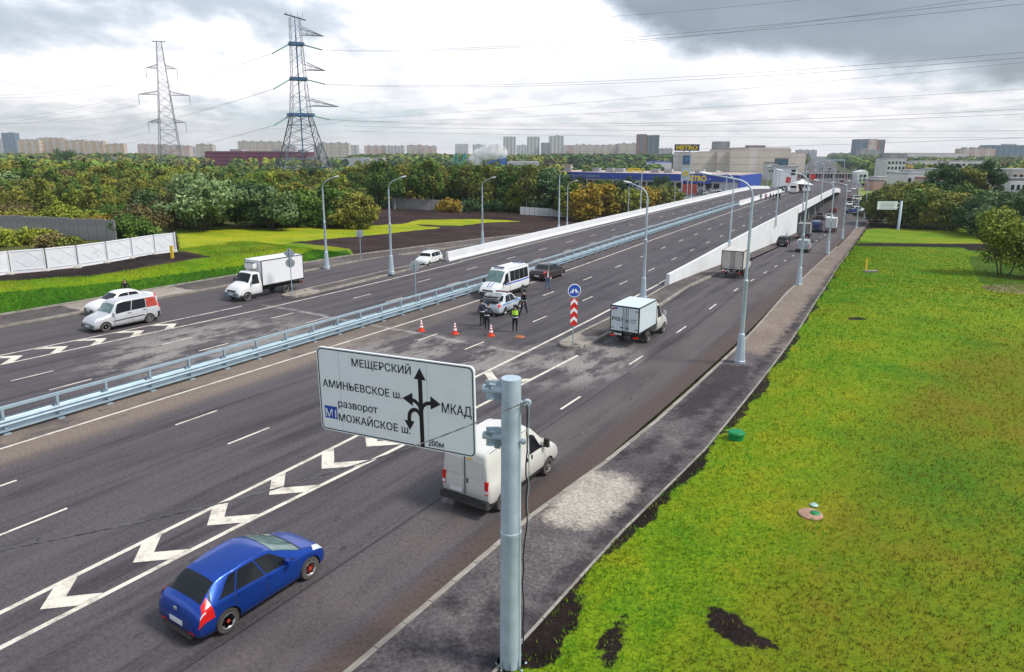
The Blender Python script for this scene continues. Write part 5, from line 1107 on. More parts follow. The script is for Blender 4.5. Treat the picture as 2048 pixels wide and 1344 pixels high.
def box_truck(name, label, boxm, cabm, boxL, boxW, boxH, boxz=.85, fridge=False, text=None, wb=2.9, roofm=None, group=None, frame=M_CHASSIS, tarp=False, bumper='grey'):
    """small bonneted cab with a box body; +X forward; rear face of the box at x=0"""
    r = thing(name, label, 'box truck', group=group); cl = 2.15; gap = .06; x0 = boxL+gap; h = x0+cl; w = .98
    st = [(x0, .40, 1.22, 2.02, w, w*.84, .03), (x0+.10, .40, 1.22, 2.10, w, w*.84, .04), (x0+.55, .40, 1.22, 2.12, w, w*.82, .05), (x0+.72, .40, 1.22, 2.05, w, w*.80, .05), (h-.98, .40, 1.18, 1.38, w, w*.84, .05), (h-.90, .40, 1.16, 1.32, w, w*.85, .05), (h-.32, .42, .96, 1.08, w*.96, w*.80, .05), (h-.10, .46, .78, .86, w*.92, w*.78, .02), (h, .50, .66, .72, w*.86, w*.7, .01)]
    lo = Loft(st); fx = h-.78; rw = .35; rx = fx-wb; link('cab', lo.body((fx,), rw, [cabm, M_WELL], yin=.5), r)
    b = MB(); lo.top_patch(b, h-1.0, x0+.76, nx=7, rmin=7.25); b.build('windscreen', M_GLS, r, sharp=60)
    for sd_ in (-1, 1):
        b = MB(); lo.side_patch(b, x0+.20, h-1.22, x0+.24, x0+.72, 6.06, 6.84, sd_); b.build('side_window', M_GLS, r, sharp=60)
        b = MB()
        for xx in (x0+.12, h-1.12): lo.side_patch(b, xx-.008, xx+.008, xx-.008, xx+.008, 2.6, 6.5, sd_, .004, 1, 6)
        b.build('door_seam', M_TRIM, r); mirror_part(r, h-1.2, .98, 1.45, M_TRIM if bumper == 'grey' else M_LAMP, sd_, (.10, .18, .28))
        b = MB(); lo.side_patch(b, h-.40, h-.06, h-.36, h-.10, 5.6, 7.3, sd_, .008, 4, 3); b.build('headlight', M_LAMP, r, sharp=60)
    b = MB(); b.box((h-.03, 0, .56), (.16, 1.76, .30), tap=.95); b.build('front_bumper', mat('bluegrey_plastic', (.16, .20, .24), .6) if bumper == 'grey' else cabm, r); b = MB(); b.box((h-.04, 0, .82), (.08, 1.0, .14)); b.build('grille', M_TRIM, r); plate_part(r, h+.06, .6)
    b = MB(); b.box((boxL/2+.2, .38, .62), (boxL+1.2, .09, .16)); b.box((boxL/2+.2, -.38, .62), (boxL+1.2, .09, .16)); b.box((.3, 0, .62), (.1, 1.6, .1)); b.box((boxL*.62, -.66, .58), (.7, .30, .3)); b.build('chassis', M_CHASSIS, r)
    bx = MB(); bw = boxW/2; z0, z1 = boxz, boxz+boxH; bx.box((boxL/2, 0, (z0+z1)/2), (boxL, boxW, boxH), 0); body = bx.build('cargo_box', boxm, r)
    b = MB()
    for y in (-bw, bw): b.box((boxL/2, y, z0+.03), (boxL+.02, .03, .10)); b.box((boxL/2, y, z1-.02), (boxL+.02, .03, .07)); b.box((-.005, y*.985, (z0+z1)/2), (.06, .06, boxH)); b.box((boxL, y*.985, (z0+z1)/2), (.05, .05, boxH))
    b.box((-.01, 0, z1-.03), (.06, boxW, .07)); b.box((-.01, 0, z0+.04), (.06, boxW, .09)); b.build('box_frame', frame, body)
    if not tarp:
        for sd_ in (-1, 1):
            d = MB(); d.box((-.03, sd_*bw*.485, (z0+z1)/2), (.03, bw*.92, boxH-.18)); dr = d.build('rear_door', boxm, body)
            hb = MB()
            for yy in (.10, .22) if sd_ < 0 else (.10,): hb.tube([(-.06, sd_*yy, z0+.08), (-.06, sd_*yy, z1-.08)], .014, 6)
            for zz in (.15, .85): hb.box((-.05, sd_*(bw*.86), z0+boxH*zz), (.03, .22, .04))
            hb.box((-.065, sd_*.17, z0+.30), (.03, .20, .05)); hb.build('lock_bars', M_GALV if frame is not M_CHASSIS else M_CHASSIS, dr)
    else:
        d = MB()
        for i in range(7): d.box((-.02, -bw+.15+i*(boxW-.3)/6, z0+boxH*.5), (.02, .03, boxH-.2))
        d.build('tarp_folds', boxm, body)
    if text:
        M1 = Matrix(((0, 0, -1, -.05), (-1, 0, 0, 0), (0, 1, 0, 0), (0, 0, 0, 1)))
        mk = mat('faded_black_print', (.035, .035, .04), .7)
        for tx, xa, wd, za, ca in text:
            fit_text(tx, mk, xa, za, wd, ca, body, 'lettering', z=.0, bold=.02).matrix_local = M1
        for i_, (yy, mm) in enumerate(((bw-.20, mat('pink_sticker', (.6, .10, .16), .6)), (bw-.36, M_SIGNB))): b = MB(); b.box((-.052, yy, z1-.17), (.008, .17, .12)); b.build('sticker', mm, body)
    for sd_ in (-1, 1):
        b = MB(); b.box((-.02, sd_*.74, .62), (.06, .30, .11)); b.build('tail_light', M_TAIL, r)
        b = MB(); b.box((rx-.45, sd_*.78, .42), (.02, .30, .30)); b.build('mudflap', M_TRIM, r)
    plate_part(r, -.02, .72, y=.42)
    if fridge:
        b = MB(); b.box((boxL+.22, 0, z1-.42), (.42, 1.1, .38), tap=.9); fr = b.build('refrigeration_unit', cabm, r, sharp=30)
        for y in (-.27, .27): b = MB(); b.lathe([(.17, 0), (.17, .05), (.13, .05), (.0, .03)], n=14, smooth=False); b.xform(Matrix.Translation((boxL+.25, y, z1-.23))); b.build('fan_cover', M_TRIM, fr)
    ms = wheel_mesh(rw, .20, *(( M_RIM, M_RIMD, 5) if fridge else (M_RIMD, None, 5)))
    for x, yy in ((fx, .86), (rx, .86)):
        for sd_ in (-1, 1): put_wheel(r, ms, x, sd_*yy, rw, sd_)
    return r
P_BLUE = paint('blue_paint', (.006, .055, .34), dh=.35, metal=.5, rough=.25); P_WHITE = paint('white_paint', (.70, .70, .69)); P_WHITED = paint('dirty_white_paint', (.60, .59, .55), dh=1.0, coat=.2); P_SILVER = paint('silver_white_paint', (.50, .51, .53), metal=.15); P_POLICE = paint('police_white_paint', (.52, .58, .62), metal=.1)
P_BLACK = paint('black_paint', (.018, .018, .022)); P_BROWN = paint('dark_brown_paint', (.055, .042, .045), metal=.3); P_RED = paint('dark_red_paint', (.22, .02, .02)); P_GREY = paint('grey_paint', (.16, .17, .19), metal=.3); P_DBLUE = paint('navy_van_paint', (.02, .045, .16))
def hd(px, py, rev=False, d=0.0):
    p_ = at(px, py); s_, t_ = ST(p_.x, p_.y); return heading(float(s_)) + (math.pi if rev else 0) + d
def lane(s, tp, zf=None, rev=False, d=0.0):
    x, y = XY(s, tp); z = (zf(s) if zf else 0.0) + .006; return (float(x), float(y), z), heading(s) + (math.pi if rev else 0) + d
# the blue hatchback
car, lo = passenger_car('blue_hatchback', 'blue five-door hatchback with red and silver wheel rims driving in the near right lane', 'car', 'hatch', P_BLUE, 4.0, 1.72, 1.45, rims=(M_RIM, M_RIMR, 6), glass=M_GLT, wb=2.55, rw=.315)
p_, r_ = lane(9.77, -14.45); place(car, p_, r_)
b = MB()
for sd_ in (-1, 1): lo.side_patch(b, .95, 1.9, 1.25, 1.80, 7.9, 7.96, sd_, .004, 6, 1); lo.side_patch(b, -1.96, -1.90, -1.5, -1.44, 3.2, 7.3, sd_, .003, 1, 8); lo.side_patch(b, -1.9, -1.2, -1.9, -1.2, 2.5, 2.56, sd_, .004, 4, 1)
lo.top_patch(b, 1.14, 1.19, nx=1, rmin=7.3, off=.009); b.build('panel_gap', M_TRIM, car)
b = MB()
for y_ in (-.35, .12): b.bar((1.10, y_, 1.045), (.80, y_+.38, 1.19), .018, .012)
b.build('wiper', M_TRIM, car); b = MB(); b.box((-2.0, 0, .84), (.03, .10, .07)); b.build('badge', M_RIM, car)
b = MB(); b.box((-1.99, 0, .29), (.08, 1.15, .12)); b.build('lower_valance', M_TRIM, car)
# white high roof van behind the mast
vn, lo = van('white_van', 'white high-roof panel van with black rear bumper, partly hidden by the sign mast', P_WHITED, 4.65, 1.96, 2.22, nose=.95, wb=3.0)
b = MB(); b.box((-2.36, -.20, 1.95), (.012, .16, .07)); b.build('sticker', M_YEL, vn)
p_, r_ = lane(18.62, -12.15); place(vn, p_, r_)
b = MB(); rnd = random.Random(5)
# box truck with the number on its doors
tk = box_truck('box_truck', 'small white box truck with a large number on its rear doors beside the traffic island', mat('box_white_blue', (.56, .64, .67), .5, dirt=(DIRT, .9), var=.04), P_WHITED, 2.9, 1.84, 1.62, .86, text=[('Р051', -.80, .66, 1.55, .24), ('ВО', .06, .26, 1.52, .16), ('177', .42, .30, 1.60, .14), ('RUS', .43, .26, 1.49, .06)], wb=2.75, bumper='w')
x, y = at(1252, 690).xy; s_, t_ = ST(x, y); p_, r_ = lane(37.2, -15.6); place(tk, p_, r_)
# second box truck further on
tk2 = box_truck('box_truck', 'dirty white box truck with beige rear doors beside the right retaining wall', mat('box_beige', (.52, .49, .44), .6, dirt=(DIRT, 1.1)), P_WHITED, 3.1, 2.05, 1.85, .85, wb=2.9)
x, y = at(1462, 557).xy; s_, t_ = ST(x, y); place(tk2, (x, y, T(x, y)+.006), heading(float(s_)))
# long white refrigerated truck on the left slip road (coming towards the camera)
tk3 = box_truck('box_truck', 'long white refrigerated truck with a roof cooling unit, coming down the left slip road', mat('box_clean_white', (.72, .73, .75), .45, var=.02), P_WHITE, 4.15, 2.05, 2.05, .95, fridge=True, wb=3.75)
p_, r_ = lane(38.5, -46.4, rev=True); place(tk3, p_, r_); 
# silver compact van
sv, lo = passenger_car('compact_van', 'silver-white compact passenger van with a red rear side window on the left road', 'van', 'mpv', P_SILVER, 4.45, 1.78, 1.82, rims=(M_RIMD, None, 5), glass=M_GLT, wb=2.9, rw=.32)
b = MB()
for sd_ in (-1, 1): lo.side_patch(b, -2.02, -1.28, -1.97, -1.28, 6.10, 6.90, sd_, .011)
b.build('red_window_film', mat('red_window_film', (.38, .05, .03), .3, var=.4, scale=6), sv)
for sd_ in (-1, 1):
    b = MB(); lo.side_patch(b, -1.05, 1.05, -1.05, 1.05, 3.7, 3.95, sd_, .015, 10, 1); lo.side_patch(b, -2.15, -1.95, -2.15, -1.95, 2, 4, sd_, .008, 2, 2); b.build('side_moulding', M_TRIM, sv)
b = MB(); b.box((2.18, 0, .40), (.14, 1.6, .26), tap=.96); b.build('front_bumper', mat('grey_plastic', (.12, .13, .14), .6), sv)
p_, r_ = lane(23.5, -46.0, rev=True); place(sv, p_, r_)
ws_, lo = passenger_car('white_sedan', 'white sedan mostly hidden behind the silver-white compact van', 'car', 'sedan', P_WHITE, 4.6, 1.76, 1.46)
p_, r_ = lane(25.9, -50.6, rev=True); place(ws_, p_, r_)
su, lo = passenger_car('white_crossover', 'small white crossover with black trim on the left slip road before the parapet', 'car', 'suv', P_WHITE, 4.2, 1.78, 1.66)
b = MB()
for sd_ in (-1, 1): lo.side_patch(b, -2.05, 1.95, -2.05, 1.95, 2.0, 3.1, sd_, .010, 20, 2)
b.build('sill_cladding', M_TRIM, su); b = MB()
for sd_ in (-1, 1): b.tube([(-1.4, sd_*.58, 1.70), (.4, sd_*.58, 1.72)], .02, 6)
b.build('roof_rails', M_GALV, su)
x, y = at(858, 529).xy; s_, t_ = ST(x, y); place(su, (x, y, T(x, y)+.006), heading(float(s_))+math.pi+.12, .84)
# police minibus
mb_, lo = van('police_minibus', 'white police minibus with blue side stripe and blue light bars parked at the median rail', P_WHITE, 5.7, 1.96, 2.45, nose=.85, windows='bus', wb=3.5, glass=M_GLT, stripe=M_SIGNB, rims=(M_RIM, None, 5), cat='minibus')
for x_, w_ in ((.95, 1.1), (-2.35, 1.0)):
    b = MB(); b.box((x_, 0, 2.58), (.16, w_, .10), tap=.9); b.box((x_, -.4, 2.52), (.05, .05, .08)); b.box((x_, .4, 2.52), (.05, .05, .08)); b.build('light_bar', mat('light_bar_blue', (.03, .07, .22), .2), mb_, sharp=30)
b = MB(); b.box((-.7, 0, 2.53), (.8, .6, .06), tap=.9); b.build('roof_hatch', P_WHITE, mb_)
for y_ in (-.12, .12): b = MB(); b.bar((2.05, y_*1.6, 1.36), (2.62, y_*1.1, 1.10), .07, .02); b.build('bonnet_stripe', M_SIGNB, mb_)
p_, r_ = lane(46.2, -29.9, rev=True); place(mb_, p_, r_, .93)
# police sedan with open boot
pc, lo = passenger_car('police_sedan', 'silver police sedan with blue stripe and its boot lid standing open', 'car', 'sedan', P_POLICE, 4.35, 1.75, 1.50)
b = MB()
for sd_ in (-1, 1): lo.side_patch(b, -1.75, 1.75, -1.6, 1.6, 4.9, 5.75, sd_, .012, 14, 2)
b.build('blue_stripe', mat('police_blue_stripe', (.05, .22, .55), .4), pc)
b = MB(); b.box((-1.75, 0, 1.045), (.78, 1.20, .02)); b.build('boot_opening', M_WELL, pc)
b = MB(); b.box((0, 0, 0), (.82, 1.36, .045), tap=.96); b.box((.42, 0, -.10), (.05, 1.3, .26)); lid = b.build('boot_lid', P_POLICE, pc, sharp=30); lid.location = (-1.62, 0, 1.52); lid.rotation_euler = (0, math.radians(24), math.pi)
b = MB(); b.box((-1.62, 0, 1.492), (.74, 1.24, .01)); li_ = b.build('boot_lining', M_TRIM, pc)
for sd_ in (-1, 1): b = MB(); b.tube([(-1.35, sd_*.6, 1.05), (-1.40, sd_*.6, 1.42)], .018, 6); b.build('boot_strut', M_TRIM, pc)
b = MB(); b.box((.0, 0, 1.57), (.20, 1.15, .10), tap=.9); b.build('light_bar', mat('light_bar_red', (.16, .03, .05), .2), pc)
x, y = at(1003, 634).xy; p_, r_ = lane(41.1, -26.9, d=.10); place(pc, p_, r_, .93)
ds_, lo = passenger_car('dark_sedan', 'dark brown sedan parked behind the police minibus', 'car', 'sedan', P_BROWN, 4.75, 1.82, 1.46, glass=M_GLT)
p_, r_ = lane(54.8, -30.3); place(ds_, p_, r_, .95)
# traffic on the right slip road
def on_px(o, px, py, d=0.0, scale=None, rev=False):
    q = at(px, py); s_, t_ = ST(q.x, q.y); return place(o, (q.x, q.y, q.z+.006), heading(float(s_)) + (math.pi if rev else 0) + d, scale)
dk, lo = passenger_car('dark_crossover', 'black crossover with red tail lights driving beside the right retaining wall', 'car', 'suv', P_BLACK, 4.3, 1.78, 1.66); on_px(dk, 1567, 492)
sl, lo = van('silver_van', 'silver-grey small van in the right lane behind the dark crossover', paint('silver_paint', (.42, .45, .48), metal=.2), 4.4, 1.86, 1.86, nose=.95, wb=2.8); on_px(sl, 1607, 503)
tp_ = box_truck('tarp_truck', 'truck with a grey tarpaulin body next to the abutment of the viaduct', mat('grey_tarpaulin', (.22, .22, .215), .8, var=.15, bump=.3, bscale=4), P_GREY, 3.4, 2.1, 1.9, .9, tarp=True); on_px(tp_, 1605, 479)
bv, lo = van('blue_van', 'navy blue van with lit tail light beside the tarpaulin truck', P_DBLUE, 5.1, 2.0, 2.25, wb=3.1); on_px(bv, 1632, 463)
wt = box_truck('box_truck', 'white box truck with dark underbody leading in the right lane', mat('box_plain_white', (.62, .63, .64), .5), P_WHITED, 3.6, 2.1, 2.1, .9); on_px(wt, 1659, 466)
# simplified distant cars: one mesh each
def far_car_mesh(p, kind):
    L_, W_, H_ = {'s': (4.5, 1.76, 1.45), 'u': (4.5, 1.85, 1.7), 'v': (5.2, 2.0, 2.4)}[kind]; b = MB(); h = L_/2; w = W_/2
    prof = {'s': [(-h, .3), (-h, .85), (-h+.15, .98), (-h+.75, 1.0), (-h+1.4, H_), (.3, H_), (h-1.2, .95), (h-.15, .78), (h, .6), (h, .3)],
            'u': [(-h, .35), (-h, 1.1), (-h+.35, H_), (.4, H_), (h-1.15, 1.12), (h-.15, .95), (h, .7), (h, .35)],
            'v': [(-h, .4), (-h, H_-.05), (-h+.1, H_), (h-1.9, H_), (h-1.0, 1.35), (h-.2, 1.05), (h, .8), (h, .4)]}[kind]
    n = len(prof); ins = [1.0 if z < 1.02 else (.82 if kind != 'v' else .93) for x, z in prof]
    vs = [(x, -w*k_, z) for (x, z), k_ in zip(prof, ins)] + [(x, w*k_, z) for (x, z), k_ in zip(prof, ins)]
    b.add(vs, [tuple(range(n)), tuple(range(2*n-1, n-1, -1))] + [(i+n, (i+1) % n+n, (i+1) % n, i) for i in range(n)], 0)
    xa, xb = {'s': (-h+.9, h-1.45), 'u': (-h+.35, h-1.3), 'v': (h-2.2, h-1.3)}[kind]; zt = H_-.12; zb = {'s': 1.0, 'u': 1.12, 'v': 1.4}[kind]
    for sd_ in (-1, 1): b.add([(xa, sd_*(w*.985 if kind != 'v' else w), zb), (xb, sd_*(w*.985 if kind != 'v' else w), zb), (xb-.5, sd_*(w*.85 if kind != 'v' else w*.94), zt), (xa+.35, sd_*(w*.85 if kind != 'v' else w*.94), zt)], [(0, 1, 2, 3), (3, 2, 1, 0)], 1)
    wf = {'s': ((h-1.22, .98), (.34, H_-.02)), 'u': ((h-1.17, 1.15), (.44, H_-.02)), 'v': ((h-1.02, 1.37), (h-1.85, H_-.04))}[kind]; wr_ = {'s': ((-h+.8, 1.03), (-h+1.36, H_-.03)), 'u': ((-h+.02, 1.15), (-h+.32, H_-.06)), 'v': ((-h-.01, 1.5), (-h+.0, H_-.25))}[kind]
    for (x0, z0), (x1, z1) in (wf, wr_):
        o = .02 if x0 > 0 else -.02; b.add([(x0+o, -w*.85, z0+.01), (x0+o, w*.85, z0+.01), (x1+o, w*.72, z1+.01), (x1+o, -w*.72, z1+.01)], [(0, 1, 2, 3), (3, 2, 1, 0)], 1)
    for x in (-h+.85, h-.85):
        for sd_ in (-1, 1): b.lathe([(0, -.1), (.32, -.1), (.32, .1), (0, .1)], (x, sd_*(w-.09), .32), n=12, axis='y', mi=2, smooth=False)
    for sd_ in (-1, 1): b.box((-h-.01, sd_*w*.78, .85), (.04, .22, .16), 3); b.box((h-.02, sd_*w*.75, .68), (.06, .26, .12), 4)
    return b.mesh('far_car', [p, M_GLS, M_TYRE, M_TAIL, M_LAMP])
FC = {}
def far_car(px, py, kind, pm, cname, where, rev=False, rz=None, z=None, pos=None, group='distant traffic'):
    key = (pm.name, kind)
    if key not in FC: FC[key] = far_car_mesh(pm, kind)
    q = pos or (at(px, py) if z is None else at(px, py, z)); s_, t_ = ST(q[0], q[1])
    o = link({'s': 'parked_car' if 'park' in where else 'car', 'u': 'car', 'v': 'van'}[kind], FC[key], None, (q[0], q[1], q[2]+.02), rz if rz is not None else heading(float(s_)) + (math.pi if rev else 0))
    return tag(o, '%s %s %s' % (cname, {'s': 'sedan', 'u': 'crossover', 'v': 'van'}[kind], where), {'s': 'car', 'u': 'car', 'v': 'van'}[kind], group)
for px, py, k_, m_, c_, w_, rv in ((1658, 439, 's', P_WHITE, 'white', 'waiting at the crossing ahead of the white box truck', 0), (1640, 437, 's', P_GREY, 'grey', 'crossing under the viaduct', 0), (1667, 424, 's', P_RED, 'dark red', 'beyond the crossing beside the viaduct', 0), (1699, 412, 's', P_WHITE, 'white', 'on the right carriageway beyond the crossing', 1), (1698, 404, 'u', P_BLACK, 'black', 'with red lights on the far right carriageway', 0),
        (1696, 398, 's', P_RED, 'red', 'far along the right carriageway', 0), (1697, 385, 's', P_SILVER, 'silver', 'farthest on the right carriageway', 1), (1691, 372, 'u', P_SILVER, 'pale', 'near the foot of the footbridge tower', 1), (1683, 369, 'v', P_RED, 'red', 'under the footbridge', 1), (1708, 380, 's', P_WHITE, 'small white', 'beside the footbridge tower', 1)):
    far_car(px, py, k_, m_, c_, w_, rev=rv)
# cars queueing and parked by the side street on the right
rc = random.Random(11)
side_cars = [(1716, 424, 'white'), (1722, 419, 'silver'), (1728, 426, 'white'), (1733, 418, 'grey'), (1738, 427, 'white'), (1742, 421, 'black'), (1729, 410, 'silver'), (1738, 410, 'white'), (1719, 410, 'grey'), (1745, 414, 'white'), (1706, 427, 'navy'), (1722, 432, 'black'), (1737, 434, 'black'), (1753, 437, 'white'), (1715, 400, 'white'), (1724, 399, 'black')]
CM = {'white': P_WHITE, 'silver': P_SILVER, 'grey': P_GREY, 'black': P_BLACK, 'navy': P_DBLUE}
for i, (px, py, c_) in enumerate(side_cars):
    far_car(px, py, rc.choice('su'), CM[c_], c_, 'in the cluster of cars by the side street right of the crossing', rz=rc.uniform(-.3, .3), group='cars by the side street')
# avenue traffic beyond the viaduct
for i in range(26):
    py = rc.uniform(326, 349); z_ = -6; p0 = at(1650 + (py-322)*.9, py, -6); s_, t_ = ST(p0.x, p0.y); tp = rc.choice([-14, -17.5, -21, -24.5, -31, -34.5, -38, -41.5]); x, y = XY(float(s_), tp); c_ = rc.choice(['white', 'silver', 'grey', 'black', 'white'])
    far_car(0, 0, rc.choice('ssuv'), CM[c_], c_, 'in the dense traffic on the avenue beyond the footbridge', rev=tp < -28, pos=(float(x), float(y), -5.93), group='avenue traffic beyond the footbridge')
# vehicles on the crest of the viaduct
far_car(1588, 386, 'v', P_WHITE, 'white', 'stopped on the crest of the viaduct beside the crowd', z=0); far_car(1612, 384, 's', P_WHITE, 'white', 'parked on the crest of the viaduct near the red flag', z=0); far_car(1560, 383, 's', P_BLACK, 'black', 'on the left carriageway of the viaduct crest', z=0, rev=True); far_car(1569, 381, 's', P_GREY, 'grey', 'last car before the median wall on the crest', z=0, rev=True)
# ------------------------------------------------------------------ people (one skinned body each)
M_SKIN = mat('skin', (.42, .24, .17), .6); M_HAIR = mat('dark_hair', (.03, .02, .015), .7)
def person(label, loc, rz, cloth, pose=None, h=1.78, extra=None, group=None):
    """cloth: jacket, trousers, shoes, head-cover materials; pose: offsets for hands and feet"""
    pose = pose or {}; V = []; E_ = []; R = []; K = []
    def v(p, r, k, par=None):
        V.append(p); R.append(r); K.append(k); i = len(V)-1
        if par is not None: E_.append((par, i))
        return i
    f = h/1.78; lean = pose.get('lean', 0.0)
    pel = v((0, 0, .95), .155, 'leg'); wa = v((0, .02*0+lean*.15, 1.10), .150, 'top', pel); ch = v((0, lean*.4, 1.33), .165, 'top', wa); nk0 = v((0, lean*.55, 1.49), .07, 'top', ch)
    nk = v((0, lean*.6-.01, 1.54), .055, 'skin', nk0); hd0 = v((0, lean*.65-.02, 1.62), .085, 'skin', nk); hd1 = v((0, lean*.65-.01, 1.70), .095, 'head', hd0); v((0, lean*.65, 1.765), .06, 'head', hd1)
    v((0, lean*.65-.115, 1.635), .018, 'skin', hd0)      # nose
    for sd_ in (-1, 1):
        q = pose.get('foot_l' if sd_ < 0 else 'foot_r', (.02, 0)); hp = v((sd_*.10, 0, .88), .105, 'leg', pel); kn = v((sd_*.11+q[0]*.4, q[1]*.5-.02, .50), .070, 'leg', hp); an = v((sd_*.11+q[0], q[1], .10), .048, 'leg', kn); v((sd_*.12+q[0], q[1]-.16, .045), .042, 'shoe', an)
        sh = v((sd_*.19, lean*.48, 1.43), .068, 'top', ch)
        he = pose.get('hand_l' if sd_ < 0 else 'hand_r', (.06, -.05, .86)); hand = Vector((sd_*(.20+he[0]), he[1]+lean*.4, he[2])); s0 = Vector((sd_*.21, lean*.48, 1.42)); d = hand-s0
        el = s0 + d*.52 + Vector((sd_*.05, .07*(1-min(1, d.length/.6)*.6), -.02)); e_ = v(tuple(el), .050, 'top', sh); w_ = v(tuple(hand), .034, 'top', e_); dd = (hand-el).normalized()
        pm = v(tuple(hand+dd*.06), .036, 'skin', w_); side = dd.cross(Vector((0, 1, 0))); side = side.normalized() if side.length > .1 else Vector((1, 0, 0))
        nn_ = side.cross(dd).normalized()
        for i, ln in enumerate((.06, .07, .065, .05)): a = v(tuple(hand+dd*(.10)+nn_*(.024*(i-1.5))), .010, 'skin', pm); v(tuple(hand+dd*(.10+ln)+nn_*(.026*(i-1.5))+side*.012), .009, 'skin', a)
        v(tuple(hand+dd*.085+nn_*.055), .010, 'skin', pm)
    V = [(x*f, y*f, z*f) for x, y, z in V]
    me = bpy.data.meshes.new('body'); me.from_pydata(V, E_, []); me.update(); o = link('body', me)
    md = o.modifiers.new('s', 'SKIN'); sv_ = me.skin_vertices[0].data
    for i, r_ in enumerate(R): sv_[i].radius = (r_*f, r_*f*(.72 if K[i] == 'top' and r_ > .12 else 1)); 
    sv_[0].use_root = True
    md2 = o.modifiers.new('u', 'SUBSURF'); md2.levels = 1; md2.render_levels = 1
    dg = bpy.context.evaluated_depsgraph_get(); m2 = bpy.data.meshes.new_from_object(o.evaluated_get(dg)); bpy.data.objects.remove(o)
    kinds = ['top', 'leg', 'shoe', 'skin', 'head']; mats = [cloth[0], cloth[1], cloth[2] if len(cloth) > 2 else M_SHOE, M_SKIN, cloth[3] if len(cloth) > 3 else M_HAIR]
    m2.materials.clear()
    for m_ in mats: m2.materials.append(m_)
    A_ = np.array(V); E0 = np.array([A_[a] for a, b_ in E_]); E1 = np.array([A_[b_] for a, b_ in E_]); EK = [K[b_] if K[b_] != 'skin' or K[a] == 'skin' else K[b_] for a, b_ in E_]
    n = len(m2.polygons); C_ = np.empty(n*3); m2.polygons.foreach_get('center', C_); C_ = C_.reshape(-1, 3); d = E1-E0
    k_ = np.clip(((C_[:, None]-E0)*d).sum(-1)/((d*d).sum(-1)+1e-9), 0, 1); dist = np.linalg.norm(C_[:, None]-E0-k_[..., None]*d, axis=-1); best = dist.argmin(1)
    mi = np.array([kinds.index(EK[i]) for i in best]); mi[(mi == 4) & (C_[:, 1] < -.05*f + lean*.6) & (C_[:, 2] < 1.70*f)] = 3
    m2.polygons.foreach_set('material_index', mi.astype(np.int32)); m2.polygons.foreach_set('use_smooth', np.ones(n, bool)); m2.name = 'body'
    t = thing('person', label, 'person', loc, rz, group); link('body', m2, t)
    if extra: extra(t, f, lean)
    return t
M_SHOE = mat('black_shoes', (.012, .012, .012), .5); C_NAVY = mat('navy_uniform', (.010, .013, .032), .8, var=.2); C_BLK = mat('black_cloth', (.012, .012, .014), .85, var=.2); C_JEAN = mat('blue_jeans', (.07, .13, .26), .85, var=.3, scale=12); C_MAR = mat('maroon_jacket', (.10, .012, .02), .8); C_VEST = mat('lime_vest', (.50, .85, .06), .6, var=.08); C_WHT = mat('reflective_white', (.78, .80, .80), .5); C_LJ = mat('light_cloth', (.5, .5, .48), .8); C_RED = mat('red_cloth', (.45, .03, .03), .8)
def bands(t, f, lean, items):
    for z, hh, r1, r2, m_, nm in items:
        b = MB(); n = 16; vs = []
        for zz, kx in ((z, 1.0), (z+hh/2, 1.02), (z+hh, 1.0)):
            for i in range(n): a = 2*math.pi*i/n; vs.append((r1*kx*math.cos(a)*f, (r2*kx*math.sin(a)+lean*(zz-1.0)*.9)*f, zz*f))
        b.add(vs, [(j*n+i, j*n+(i+1) % n, (j+1)*n+(i+1) % n, (j+1)*n+i) for j in range(2) for i in range(n)], 0, True); b.build(nm, m_, t)
def cap(t, f, lean, m_=None):
    b = MB(); b.lathe([(.11, 1.70), (.135, 1.76), (.13, 1.79), (0, 1.80)], (0, lean*.65, 0), n=14); b.box((0, lean*.65-.12, 1.71), (.16, .10, .015)); b.xform(Matrix.Scale(f, 4)); b.build('cap', m_ or C_NAVY, t, sharp=50)
def cop_vest(t, f, l): bands(t, f, l, [(1.16, .30, .205, .155, C_VEST, 'vest'), (1.06, .09, .175, .135, C_NAVY, 'vest_band'), (.98, .05, .185, .15, C_WHT, 'belt')]); cap(t, f, l)
def cop_back(t, f, l):
    bands(t, f, l, [(.99, .04, .18, .145, C_WHT, 'belt')]); cap(t, f, l)
    me = fit_text('ДПС', C_WHT, -.13, 1.30, .26, .11, t, 'back_lettering', z=0, bold=.02); me.matrix_local = Matrix.Translation((.0, .155+l*.35, 0)) @ Matrix.Rotation(math.pi, 4, 'Z') @ Matrix.Rotation(math.pi/2, 4, 'X')
def cop_wht(t, f, l): bands(t, f, l, [(1.0, .05, .18, .14, C_WHT, 'belt')]); cap(t, f, l)
TOCAM = math.pi
p_ = at(1030, 664, 0.01); person('police officer in a lime vest over dark uniform standing with his back to the camera', p_, math.pi-.1, (C_NAVY, C_BLK), {'hand_l': (.08, -.12, .98), 'hand_r': (.08, -.12, .98)}, 1.80, cop_vest)
p_ = at(974, 660, .01); person('police officer in navy uniform bending to the open boot, nearer of the two', p_, math.pi-.5, (C_NAVY, C_BLK), {'lean': -.25, 'hand_r': (.12, -.35, 1.05), 'hand_l': (.1, -.25, 1.0)}, 1.80, cop_back)
p_ = at(965, 652, .01); person('police officer with white belt at the left corner of the open boot', p_, math.pi+.7, (C_NAVY, C_BLK), {'lean': -.12, 'hand_l': (.14, -.1, .9)}, 1.78, cop_wht)
p_ = at(1048, 629, .01); person('police officer in black walking past the front wheel of the police sedan', p_, -.9, (C_BLK, C_NAVY), {'foot_l': (0, -.25), 'foot_r': (0, .22), 'hand_r': (.10, -.25, .95)}, 1.82, cop_wht)
def open_shirt(t, f, l): b = MB(); b.box((0, -.13+l*.3, 1.27), (.11, .06, .38)); b.build('shirt_front', C_WHT, t)
